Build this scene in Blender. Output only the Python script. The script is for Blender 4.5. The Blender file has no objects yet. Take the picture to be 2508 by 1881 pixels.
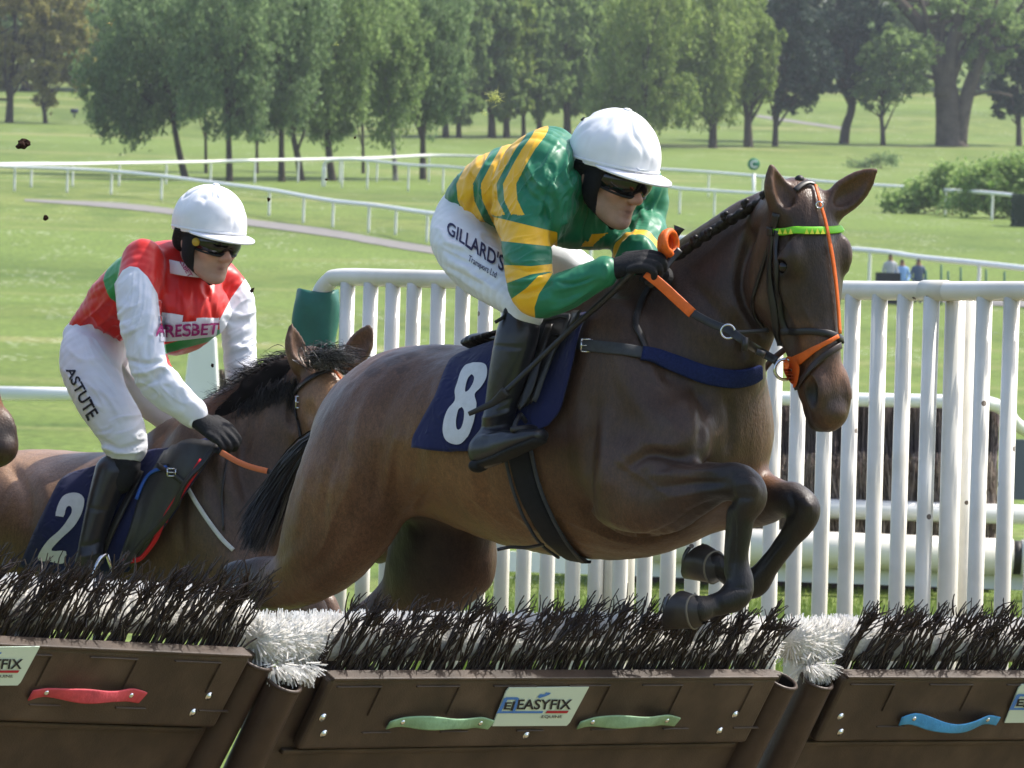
import bpy, bmesh, math, random
import numpy as np
from mathutils import Vector, Matrix, noise as mnoise
from mathutils.bvhtree import BVHTree

# ------------------------------------------------------------------ camera, sky, sun, exposure
scn = bpy.context.scene
COL = scn.collection
FPX = 15187.0; CX = 1254.0; CY = 940.5           # focal length and centre in photograph pixels (2508 x 1881)
CAMZ = 1.6
PITCH = math.radians(-0.198); ROLL = math.radians(1.6)
cf = Vector((0, math.cos(PITCH), math.sin(PITCH)))
cr0 = Vector((1, 0, 0)); cu0 = cr0.cross(cf)
CR = cr0 * math.cos(ROLL) + cu0 * math.sin(ROLL)
CU = cu0 * math.cos(ROLL) - cr0 * math.sin(ROLL)
CAM = Vector((0, 0, CAMZ))
camd = bpy.data.cameras.new('camera'); cam = bpy.data.objects.new('camera', camd); COL.objects.link(cam)
m = Matrix((CR, CU, -cf)).transposed().to_4x4(); m.translation = CAM
cam.matrix_world = m
camd.sensor_width = 36; camd.lens = 36 * FPX / 2508
camd.clip_start = 0.5; camd.clip_end = 4000
camd.dof.use_dof = True; camd.dof.focus_distance = 15.7; camd.dof.aperture_fstop = 25
scn.camera = cam

SUN_V = Vector((0.62, 0.28, 0.98)).normalized()    # towards the sun: high, to the right and a little behind the horses
world = bpy.data.worlds.new('World'); scn.world = world; world.use_nodes = True
wn = world.node_tree.nodes; wl = world.node_tree.links
sky = wn.new('ShaderNodeTexSky'); sky.sky_type = 'NISHITA'; sky.sun_disc = False
sky.sun_elevation = math.asin(SUN_V.z); sky.sun_rotation = math.atan2(SUN_V.x, SUN_V.y)
sky.air_density = 1.0; sky.dust_density = 3.0; sky.ozone_density = 1.0
wl.new(sky.outputs[0], wn['Background'].inputs[0]); wn['Background'].inputs[1].default_value = 0.15
sd = bpy.data.lights.new('sun', 'SUN'); sd.energy = 3.4; sd.angle = math.radians(0.8); sd.color = (1, 0.955, 0.88)
sun = bpy.data.objects.new('sun', sd); COL.objects.link(sun)
sun.rotation_euler = (-SUN_V).to_track_quat('-Z', 'Y').to_euler()
scn.view_settings.view_transform = 'Standard'; scn.view_settings.look = 'None'
scn.view_settings.exposure = 0.9; scn.view_settings.gamma = 1
scn.cycles.max_bounces = 6; scn.cycles.transparent_max_bounces = 8
scn.cycles.use_denoising = True

# ------------------------------------------------------------------ helpers
def ray(px, py):
    return (cf * FPX + CR * (px - CX) - CU * (py - CY)).normalized()
def W(px, py, Y):
    """world point seen at photograph pixel (px, py) that stands Y metres away"""
    d = ray(px, py); return CAM + d * (Y / d.y)
def mpp(Y): return Y / FPX                        # metres per photograph pixel at distance Y

def hexc(r, g, b):                                # sRGB 0-255 to linear
    f = lambda c: (c / 12.92 if c <= 0.04045 else ((c + 0.055) / 1.055) ** 2.4)
    return (f(r / 255), f(g / 255), f(b / 255), 1)

def mat(name, color=(0.5, 0.5, 0.5, 1), rough=0.6, spec=0.3, metal=0.0, noise_amt=0.0, noise_scale=20.0,
        bump=0.0, bump_scale=60.0, attr=None, sheen=0.0, trans=0.0, coat=0.0, color2=None):
    m = bpy.data.materials.new(name); m.use_nodes = True
    n = m.node_tree.nodes; l = m.node_tree.links; p = n['Principled BSDF']
    p.inputs['Roughness'].default_value = rough; p.inputs['Specular IOR Level'].default_value = spec
    p.inputs['Metallic'].default_value = metal
    if sheen:
        p.inputs['Sheen Weight'].default_value = sheen; p.inputs['Sheen Roughness'].default_value = 0.4
    if coat:
        p.inputs['Coat Weight'].default_value = coat; p.inputs['Coat Roughness'].default_value = 0.2
    src = None
    if attr:
        a = n.new('ShaderNodeAttribute'); a.attribute_name = attr; src = a.outputs['Color']
    tc = n.new('ShaderNodeTexCoord')
    if noise_amt or color2:
        nt = n.new('ShaderNodeTexNoise'); nt.inputs['Scale'].default_value = noise_scale
        nt.inputs['Detail'].default_value = 6; nt.inputs['Roughness'].default_value = 0.65
        l.new(tc.outputs['Object'], nt.inputs['Vector'])
        if color2:
            cr = n.new('ShaderNodeMix'); cr.data_type = 'RGBA'
            rmp = n.new('ShaderNodeMapRange'); rmp.inputs[1].default_value = 0.35; rmp.inputs[2].default_value = 0.65
            l.new(nt.outputs[0], rmp.inputs[0]); l.new(rmp.outputs[0], cr.inputs[0])
            cr.inputs[6].default_value = color; cr.inputs[7].default_value = color2
            src = cr.outputs[2]
        if noise_amt:
            mr = n.new('ShaderNodeMapRange'); mr.inputs[1].default_value = 0.25; mr.inputs[2].default_value = 0.75
            mr.inputs[3].default_value = 1 - noise_amt; mr.inputs[4].default_value = 1 + noise_amt
            l.new(nt.outputs[0], mr.inputs[0])
            mx = n.new('ShaderNodeMix'); mx.data_type = 'RGBA'; mx.blend_type = 'MULTIPLY'; mx.inputs[0].default_value = 1
            if src: l.new(src, mx.inputs[6])
            else: mx.inputs[6].default_value = color
            l.new(mr.outputs[0], mx.inputs[7]); src = mx.outputs[2]
    if src: l.new(src, p.inputs['Base Color'])
    else: p.inputs['Base Color'].default_value = color
    if bump:
        b = n.new('ShaderNodeTexNoise'); b.inputs['Scale'].default_value = bump_scale; b.inputs['Detail'].default_value = 5
        l.new(tc.outputs['Object'], b.inputs['Vector'])
        bp = n.new('ShaderNodeBump'); bp.inputs['Strength'].default_value = bump; bp.inputs['Distance'].default_value = 0.004
        l.new(b.outputs[0], bp.inputs['Height']); l.new(bp.outputs[0], p.inputs['Normal'])
    if trans:
        t = n.new('ShaderNodeBsdfTranslucent'); ms = n.new('ShaderNodeMixShader'); ms.inputs[0].default_value = trans
        if src: l.new(src, t.inputs[0])
        else: t.inputs[0].default_value = color
        l.new(p.outputs[0], ms.inputs[1]); l.new(t.outputs[0], ms.inputs[2]); l.new(ms.outputs[0], n['Material Output'].inputs[0])
    return m

def tag(o, label=None, cat=None, group=None, kind=None):
    if label: o['label'] = label
    if cat: o['category'] = cat
    if group: o['group'] = group
    if kind: o['kind'] = kind
    return o
def empty(name, loc, label=None, cat=None, group=None):
    o = bpy.data.objects.new(name, None); COL.objects.link(o); o.location = loc; o.empty_display_size = 0.1
    return tag(o, label, cat, group)
def setparent(o, parent):
    if parent is not None:
        o.parent = parent
        o.matrix_parent_inverse = (parent_world(parent)).inverted()
def parent_world(p):
    m = Matrix.LocRotScale(p.location, p.rotation_euler, p.scale)
    if p.parent: m = parent_world(p.parent) @ p.matrix_parent_inverse @ m
    return m
def mesh_data(name, V, F, mats=(), smooth=True):
    me = bpy.data.meshes.new(name)
    V = np.asarray(V, dtype=np.float32).reshape(-1, 3)
    if isinstance(F, np.ndarray) and F.ndim == 2:
        n, k = F.shape
        me.vertices.add(len(V)); me.vertices.foreach_set('co', V.ravel())
        me.loops.add(n * k); me.loops.foreach_set('vertex_index', F.astype(np.int32).ravel())
        me.polygons.add(n); me.polygons.foreach_set('loop_start', np.arange(0, n * k, k, dtype=np.int32))
        me.update(calc_edges=True)
    else:
        me.from_pydata([tuple(map(float, v)) for v in V], [], [tuple(f) for f in F])
    for mm in (mats if isinstance(mats, (list, tuple)) else [mats]):
        if mm: me.materials.append(mm)
    if smooth: me.polygons.foreach_set('use_smooth', np.ones(len(me.polygons), dtype=bool))
    me.update()
    return me
def link(name, me, parent=None, M=None):
    o = bpy.data.objects.new(name, me); COL.objects.link(o)
    if M is not None: o.matrix_world = M
    setparent(o, parent)
    return o
def mk(name, V, F, mats, parent=None, smooth=True):
    return link(name, mesh_data(name, V, F, mats, smooth), parent)

class MB:
    """collects shapes into one mesh"""
    def __init__(s): s.V = []; s.F = []; s.n = 0; s.MI = []
    def add(s, V, F, mi=0):
        V = [tuple(v) for v in V]
        s.V += V; s.F += [tuple(i + s.n for i in f) for f in F]; s.n += len(V); s.MI += [mi] * len(F); return s
    def tube(s, pts, r, sides=8, caps=True, mi=0, flat=None):
        V, F = tube_geo(pts, r, sides, caps, flat); return s.add(V, F, mi)
    def box(s, c, ex, ey, ez, mi=0):              # centre and three half-extent vectors
        c, ex, ey, ez = map(Vector, (c, ex, ey, ez))
        V = [c + ex * a + ey * b + ez * d for d in (-1, 1) for b in (-1, 1) for a in (-1, 1)]
        return s.add(V, [(0, 2, 3, 1), (4, 5, 7, 6), (0, 1, 5, 4), (2, 6, 7, 3), (0, 4, 6, 2), (1, 3, 7, 5)], mi)
    def ball(s, c, r, seg=10, ring=6, mi=0, axes=None):
        V, F = ball_geo(c, r, seg, ring, axes); return s.add(V, F, mi)
    def build(s, name, mats, parent=None, smooth=True):
        o = mk(name, s.V, s.F, mats, parent, smooth)
        if any(s.MI): o.data.polygons.foreach_set('material_index', np.array(s.MI, dtype=np.int32))
        return o
def ball_geo(c, r, seg=10, ring=6, axes=None):
    c = Vector(c); rr = r if isinstance(r, (tuple, list)) else (r, r, r)
    ax = axes or (Vector((1, 0, 0)), Vector((0, 1, 0)), Vector((0, 0, 1)))
    V = [c - ax[2] * rr[2]]
    for i in range(1, ring):
        th = -math.pi / 2 + math.pi * i / ring
        for j in range(seg):
            ph = 2 * math.pi * j / seg
            V.append(c + ax[0] * (rr[0] * math.cos(th) * math.cos(ph)) + ax[1] * (rr[1] * math.cos(th) * math.sin(ph)) + ax[2] * (rr[2] * math.sin(th)))
    V.append(c + ax[2] * rr[2]); F = []
    for j in range(seg):
        F.append((0, 1 + (j + 1) % seg, 1 + j))
        b = 1 + (ring - 2) * seg
        F.append((len(V) - 1, b + j, b + (j + 1) % seg))
        for i in range(ring - 2):
            a = 1 + i * seg
            F.append((a + j, a + (j + 1) % seg, a + seg + (j + 1) % seg, a + seg + j))
    return V, F
def tube_geo(pts, r, sides=8, caps=True, flat=None):
    """sweep a circle (or ellipse: flat = (axis, factor)) along pts"""
    pts = [Vector(p) for p in pts]; n = len(pts)
    rs = r if isinstance(r, (list, tuple)) else [r] * n
    V = []; F = []; up = None
    for i, p in enumerate(pts):
        t = (pts[min(i + 1, n - 1)] - pts[max(i - 1, 0)])
        t = t.normalized() if t.length > 1e-9 else Vector((0, 0, 1))
        if up is None:
            a = Vector((0, 0, 1)) if abs(t.z) < 0.9 else Vector((1, 0, 0))
            up = (a - t * a.dot(t)).normalized()
        else:
            up = up - t * up.dot(t)
            up = up.normalized() if up.length > 1e-6 else t.orthogonal().normalized()
        s = t.cross(up)
        for j in range(sides):
            a = 2 * math.pi * j / sides
            V.append(p + up * (math.cos(a) * rs[i]) + s * (math.sin(a) * rs[i] * (flat or 1)))
    for i in range(n - 1):
        for j in range(sides):
            k = (j + 1) % sides
            F.append((i * sides + j, i * sides + k, (i + 1) * sides + k, (i + 1) * sides + j))
    if caps:
        F.append(tuple(range(sides - 1, -1, -1))); F.append(tuple((n - 1) * sides + j for j in range(sides)))
    return V, F
def catmull(P, sub):
    """resample a list of equal-length numeric tuples through a Catmull-Rom spline"""
    P = np.array(P, float); n = len(P)
    if n < 3 or sub <= 1:
        if n == 2 and sub > 1: return np.array([P[0] + (P[1] - P[0]) * t for t in np.linspace(0, 1, sub + 1)])
        return P
    Q = np.vstack([2 * P[0] - P[1], P, 2 * P[-1] - P[-2]]); out = []
    for i in range(1, n):
        p0, p1, p2, p3 = Q[i - 1], Q[i], Q[i + 1], Q[i + 2]
        for k in range(sub):
            t = k / sub
            out.append(0.5 * (2 * p1 + (p2 - p0) * t + (2 * p0 - 5 * p1 + 4 * p2 - p3) * t * t + (3 * p1 - p0 - 3 * p2 + p3) * t ** 3))
    out.append(P[-1]); return np.array(out)

# ------------------------------------------------------------------ implicit surfaces, for bodies and clothes
class Body:
    def __init__(s, h): s.h = h; s.ops = []
    def chain(s, st, side, k=0.03, sub=3, sub_op=False):
        """st: (x, y, z, a, b): centre, half thickness, half width along side"""
        S = catmull([tuple(x) for x in st], sub)
        S[:, 3:] = np.maximum(S[:, 3:], 0.003)
        s.ops.append(('c', S, np.array(Vector(side).normalized()), k, sub_op)); return s
    def blob(s, c, r, axes, k=0.03, sub_op=False):
        """ellipsoid with radii r along three axes"""
        s.ops.append(('e', np.array(c, float), np.array(r, float), np.array([list(Vector(a).normalized()) for a in axes]), k, sub_op)); return s
    def eval(s):
        h = s.h; lo = np.full(3, 1e9); hi = np.full(3, -1e9)
        for o in s.ops:
            if o[-1]: continue
            if o[0] == 'c':
                r = o[1][:, 3:5].max(1)[:, None]; lo = np.minimum(lo, (o[1][:, :3] - r).min(0)); hi = np.maximum(hi, (o[1][:, :3] + r).max(0))
            else:
                r = o[2].max(); lo = np.minimum(lo, o[1] - r); hi = np.maximum(hi, o[1] + r)
        lo -= 4 * h; hi += 4 * h
        n = np.ceil((hi - lo) / h).astype(int) + 1
        Fd = np.full(n, 0.3, np.float32)
        ax = [lo[i] + h * np.arange(n[i]) for i in range(3)]
        def block(l, u):
            a = np.clip(np.floor((l - lo) / h).astype(int), 0, n); b = np.clip(np.ceil((u - lo) / h).astype(int) + 1, 0, n)
            return a, b
        for o in s.ops:
            k = o[-2]; mg = k + 3 * h
            if o[0] == 'c':
                S = o[1]; sd = o[2]
                rm = S[:, 3:5].max(1)[:, None]
                A, B = block((S[:, :3] - rm).min(0) - mg, (S[:, :3] + rm).max(0) + mg)
                tmp = np.full(B - A, 0.3, np.float32)
                for i in range(len(S) - 1):
                    p, q = S[i], S[i + 1]; r = max(p[3], p[4], q[3], q[4])
                    a, b = block(np.minimum(p[:3], q[:3]) - r - mg, np.maximum(p[:3], q[:3]) + r + mg)
                    a = np.maximum(a, A); b = np.minimum(b, B)
                    if (b <= a).any(): continue
                    X = ax[0][a[0]:b[0], None, None]; Y = ax[1][None, a[1]:b[1], None]; Z = ax[2][None, None, a[2]:b[2]]
                    d = q[:3] - p[:3]; L2 = max(float(d @ d), 1e-12)
                    x0 = X - p[0]; y0 = Y - p[1]; z0 = Z - p[2]
                    t = np.clip((x0 * d[0] + y0 * d[1] + z0 * d[2]) / L2, 0, 1)
                    x0 = x0 - t * d[0]; y0 = y0 - t * d[1]; z0 = z0 - t * d[2]
                    ra = p[3] + (q[3] - p[3]) * t; rb = p[4] + (q[4] - p[4]) * t
                    v = x0 * sd[0] + y0 * sd[1] + z0 * sd[2]
                    w2 = np.maximum(x0 * x0 + y0 * y0 + z0 * z0 - v * v, 0); v2 = v * v
                    k0 = np.sqrt(w2 / ra ** 2 + v2 / rb ** 2); k1 = np.sqrt(w2 / ra ** 4 + v2 / rb ** 4) + 1e-9
                    dd = np.where(k0 < 0.25, -np.minimum(ra, rb) * 0.75, k0 * (k0 - 1) / k1)
                    sl = tuple(slice(a[j] - A[j], b[j] - A[j]) for j in range(3))
                    tmp[sl] = np.minimum(tmp[sl], dd)
                D = tmp
            else:
                c, r, E = o[1], o[2], o[3]
                A, B = block(c - r.max() - mg, c + r.max() + mg)
                X = ax[0][A[0]:B[0], None, None] - c[0]; Y = ax[1][None, A[1]:B[1], None] - c[1]; Z = ax[2][None, None, A[2]:B[2]] - c[2]
                q2 = [(X * E[i][0] + Y * E[i][1] + Z * E[i][2]) ** 2 for i in range(3)]
                k0 = np.sqrt(sum(q2[i] / r[i] ** 2 for i in range(3))); k1 = np.sqrt(sum(q2[i] / r[i] ** 4 for i in range(3))) + 1e-9
                D = np.where(k0 < 0.25, -r.min() * 0.75, k0 * (k0 - 1) / k1).astype(np.float32)
            sl = tuple(slice(A[j], B[j]) for j in range(3)); cur = Fd[sl]
            if o[-1]:
                D = -D; hh = np.maximum(k - np.abs(cur - D), 0) / max(k, 1e-6); Fd[sl] = np.maximum(cur, D) + hh * hh * k * 0.25
            else:
                hh = np.maximum(k - np.abs(cur - D), 0) / max(k, 1e-6); Fd[sl] = np.minimum(cur, D) - hh * hh * k * 0.25
        return Fd, lo
    def mesh(s):
        Fd, lo = s.eval(); return surface_nets(Fd, lo, s.h)
def surface_nets(Fd, lo, h):
    S = Fd < 0
    n = np.array(S.shape)
    cnt = np.zeros(n - 1, np.int8)
    for i in (0, 1):
        for j in (0, 1):
            for k in (0, 1): cnt += S[i:n[0] - 1 + i, j:n[1] - 1 + j, k:n[2] - 1 + k]
    act = (cnt > 0) & (cnt < 8); C = np.argwhere(act)
    idx = np.full(n - 1, -1, np.int32); idx[act] = np.arange(len(C))
    P = np.zeros((len(C), 3)); num = np.zeros(len(C))
    cor = [(i, j, k) for i in (0, 1) for j in (0, 1) for k in (0, 1)]
    val = {c: Fd[C[:, 0] + c[0], C[:, 1] + c[1], C[:, 2] + c[2]] for c in cor}
    for a in cor:
        for ax_ in range(3):
            if a[ax_]: continue
            b = list(a); b[ax_] = 1; b = tuple(b)
            va, vb = val[a], val[b]; cr = (va < 0) != (vb < 0)
            t = np.where(cr, va / np.where(cr, va - vb, 1), 0)
            q = np.array(a, float)[None, :] * np.ones((len(C), 1)); q[:, ax_] += t
            P[cr] += q[cr]; num += cr
    P = lo + h * (C + P / num[:, None])
    Q = []
    for ax_ in range(3):
        o1, o2 = (ax_ + 1) % 3, (ax_ + 2) % 3
        s0 = [slice(None)] * 3; s1 = [slice(None)] * 3; s0[ax_] = slice(0, n[ax_] - 1); s1[ax_] = slice(1, n[ax_])
        e = np.argwhere(S[tuple(s0)] != S[tuple(s1)])
        e = e[(e[:, o1] > 0) & (e[:, o2] > 0) & (e[:, o1] < n[o1] - 1) & (e[:, o2] < n[o2] - 1)]
        def g(d1, d2):
            c = e.copy(); c[:, o1] -= d1; c[:, o2] -= d2; return idx[c[:, 0], c[:, 1], c[:, 2]]
        q = np.stack([g(1, 1), g(0, 1), g(0, 0), g(1, 0)], 1)
        fl = ~S[e[:, 0], e[:, 1], e[:, 2]]; q[fl] = q[fl][:, ::-1]
        Q.append(q)
    Q = np.vstack(Q); Q = Q[(Q >= 0).all(1)]
    return P, Q
def vnormals(P, Q):
    a = P[Q[:, 2]] - P[Q[:, 0]]; b = P[Q[:, 3]] - P[Q[:, 1]]; fn = np.cross(a, b)
    N = np.zeros_like(P)
    for i in range(4): np.add.at(N, Q[:, i], fn)
    return N / (np.linalg.norm(N, axis=1)[:, None] + 1e-12)
def relax(P, Q, it=1, f=0.5):
    for _ in range(it):
        A = np.zeros_like(P); c = np.zeros(len(P))
        for i in range(4):
            np.add.at(A, Q[:, i], P[Q[:, (i + 1) % 4]]); np.add.at(A, Q[:, i], P[Q[:, (i + 3) % 4]]); np.add.at(c, Q[:, i], 2)
        P = P + f * (A / np.maximum(c, 1)[:, None] - P)
    return P
def attr_color(me, name, C):
    a = me.color_attributes.new(name, 'FLOAT_COLOR', 'POINT'); D = np.ones((len(C), 4), np.float32); D[:, :3] = C[:, :3]
    a.data.foreach_set('color', D.ravel())
def attr_float(me, name, v):
    a = me.attributes.new(name, 'FLOAT', 'POINT'); a.data.foreach_set('value', np.asarray(v, np.float32))
def bvh(P, Q): return BVHTree.FromPolygons([Vector(p) for p in P], [tuple(map(int, q)) for q in Q])
def multi_bvh(lst):
    V = []; F = []; n = 0
    for P, Q in lst:
        V += [Vector(p) for p in P]; F += [tuple(int(i) + n for i in q) for q in Q]; n += len(P)
    return BVHTree.FromPolygons(V, F)
def hit(B, px, py):
    r = B.ray_cast(CAM, ray(px, py)); return (r[0], r[1]) if r[0] is not None else (None, None)
def vnoise(P, sc, seed=0.0):
    """smooth 3-D value noise, vectorised"""
    X = np.asarray(P) * sc + seed * 17.31; I = np.floor(X).astype(np.int64); f = X - I; f = f * f * (3 - 2 * f); out = 0
    for i in (0, 1):
        for j in (0, 1):
            for k in (0, 1):
                hsh = ((I[:, 0] + i) * 73856093) ^ ((I[:, 1] + j) * 19349663) ^ ((I[:, 2] + k) * 83492791)
                hsh = (hsh * 2654435761) & 0xffffffff; hsh = ((hsh >> 13) ^ hsh) * 1274126177 & 0xffffffff
                v = (hsh & 0xffff) / 65535.0
                out = out + v * (f[:, 0] if i else 1 - f[:, 0]) * (f[:, 1] if j else 1 - f[:, 1]) * (f[:, 2] if k else 1 - f[:, 2])
    return out * 2 - 1

def strap(name, B, pts, width, mats, parent, thick=0.004, off=0.003, sub=6, depth=None, wrap=True):
    """a flat strap: pts are photograph pixels laid on the body B (a third number gives a free distance instead)"""
    st = []
    S = catmull([tuple(p) + (() if len(p) == 3 else (0,)) for p in pts], sub)
    last = None
    for s in S:
        if s[2] > 1: p = W(s[0], s[1], s[2]); nn = -ray(s[0], s[1])
        else:
            p, nn = hit(B, s[0], s[1])
            if p is None:
                q = B.find_nearest(W(s[0], s[1], last.y if last is not None else 16)); q = B.find_nearest(W(s[0], s[1], q[0].y)); p, nn = q[0], q[1]
                if nn.y > 0: nn = -nn
            last = p
        st.append((Vector(p), Vector(nn)))
    return ribbon(name, st, width, mats, parent, thick, off)
def ribbon(name, st, width, mats, parent, thick=0.004, off=0.003, closed=False):
    V = []; F = []; n = len(st)
    # smooth the path a little so that it lies evenly
    P = [s[0] for s in st]; N = [s[1] for s in st]
    for _ in range(2):
        P2 = list(P); N2 = list(N)
        for i in range(0 if closed else 1, n if closed else n - 1):
            P2[i] = (P[i - 1] + P[i] * 2 + P[(i + 1) % n]) / 4; N2[i] = (N[i - 1] + N[i] + N[(i + 1) % n]).normalized()
        P, N = P2, N2
    ws = width if isinstance(width, (list, tuple)) else [width] * n
    if len(ws) != n: ws = list(np.interp(np.linspace(0, 1, n), np.linspace(0, 1, len(ws)), ws))
    for i in range(n):
        t = (P[(i + 1) % n] - P[i - 1]) if closed else (P[min(i + 1, n - 1)] - P[max(i - 1, 0)])
        t = t.normalized() if t.length > 1e-8 else Vector((0, 0, 1))
        nn = (N[i] - t * N[i].dot(t)).normalized(); s = t.cross(nn) * (ws[i] / 2)
        a = P[i] + nn * (off + thick); b = P[i] + nn * off
        V += [a - s, a - s * 0.8 + nn * thick * 0.3, a + s * 0.8 + nn * thick * 0.3, a + s, b + s, b - s]
    k = 6
    for i in range(n if closed else n - 1):
        for j in range(k):
            F.append((i * k + j, i * k + (j + 1) % k, ((i + 1) % n) * k + (j + 1) % k, ((i + 1) % n) * k + j))
    if not closed: F += [tuple(range(k - 1, -1, -1)), tuple((n - 1) * k + j for j in range(k))]
    return mk(name, V, F, mats, parent)
def text_mesh(body, offset=0.0, shear=0.0, spacing=1.0):
    cu = bpy.data.curves.new('lettering', 'FONT'); cu.body = body; cu.size = 1; cu.offset = offset; cu.shear = shear; cu.space_character = spacing
    cu.resolution_u = 3; cu.fill_mode = 'FRONT'
    return curve_to_geo(cu)
def curve_to_geo(cu):
    o = bpy.data.objects.new('tmp', cu); COL.objects.link(o)
    dg = bpy.context.evaluated_depsgraph_get(); dg.update()
    me = bpy.data.meshes.new_from_object(o.evaluated_get(dg)); bpy.data.objects.remove(o); bpy.data.curves.remove(cu)
    bm = bmesh.new(); bm.from_mesh(me); bmesh.ops.triangulate(bm, faces=bm.faces[:]); 
    V = [v.co.copy() for v in bm.verts]; F = [tuple(v.index for v in f.verts) for f in bm.faces]
    bm.free(); bpy.data.meshes.remove(me); return V, F
def shape_geo(loops):
    cu = bpy.data.curves.new('shape', 'CURVE'); cu.dimensions = '2D'; cu.fill_mode = 'FRONT'
    for lp in loops:
        sp = cu.splines.new('POLY'); sp.points.add(len(lp) - 1); sp.use_cyclic_u = True
        for i, p in enumerate(lp): sp.points[i].co = (p[0], p[1], 0, 1)
    return curve_to_geo(cu)
def decal(name, geo, quad, B, mats, parent, off=0.002, cut=0.12):
    """flat print laid onto the body B: geo in its own 2-D box, quad = photograph pixels of its lower-left, lower-right, upper-right, upper-left"""
    V, F = geo
    xs = [v[0] for v in V]; ys = [v[1] for v in V]; x0, x1, y0, y1 = min(xs), max(xs), min(ys), max(ys)
    bm = bmesh.new()
    vs = [bm.verts.new(((v[0] - x0) / (x1 - x0), (v[1] - y0) / (y1 - y0), 0)) for v in V]
    for f in F:
        try: bm.faces.new([vs[i] for i in f])
        except ValueError: pass
    for ax_, no in ((0, (1, 0, 0)), (1, (0, 1, 0))):
        for i in range(1, int(1 / cut)):
            co = [0, 0, 0]; co[ax_] = i * cut
            bmesh.ops.bisect_plane(bm, geom=bm.verts[:] + bm.edges[:] + bm.faces[:], plane_co=co, plane_no=no)
    bm.verts.index_update()
    q = [np.array(p, float) for p in quad]; out = []; lasty = None
    for v in bm.verts:
        u, w = v.co.x, v.co.y
        p = (1 - u) * (1 - w) * q[0] + u * (1 - w) * q[1] + u * w * q[2] + (1 - u) * w * q[3]
        h, nn = hit(B, p[0], p[1])
        if h is None: h = W(p[0], p[1], lasty or 16); nn = -ray(p[0], p[1])
        lasty = h.y; out.append(h + nn * off - ray(p[0], p[1]) * off)
    F2 = [tuple(v.index for v in f.verts) for f in bm.faces]; bm.free()
    return mk(name, out, F2, mats, parent, smooth=False)
# ------------------------------------------------------------------ ground
ZY = np.array([-60, 0, 50, 100, 150, 200, 240, 268, 325, 360, 405, 520, 560, 600, 750, 1000, 1500, 3000], float)
ZZ = np.array([0, 0, 0, 0.7, 2.0, 3.5, 5.0, 6.8, 9.9, 11.2, 13.2, 20, 22.4, 25.5, 37, 56, 80, 120], float)
_yy = np.arange(-60, 3000, 2.0); _zz = np.interp(_yy, ZY, ZZ)
_k = np.exp(-0.5 * (np.arange(-20, 21) / 7.0) ** 2); _k /= _k.sum(); _zz = np.convolve(np.pad(_zz, 20, 'edge'), _k, 'valid')
def zt(Y): return float(np.interp(Y, _yy, _zz))
def G(px, py):
    """ground point seen at a photograph pixel"""
    d = ray(px, py); Y = 20.0
    while Y < 2500:
        t = Y / d.y; z = CAM.z + d.z * t
        if z < zt(Y): return Vector((d.x * t, Y, zt(Y)))
        Y += 0.5
    return Vector((d.x / d.y * 2500, 2500, zt(2500)))

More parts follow.
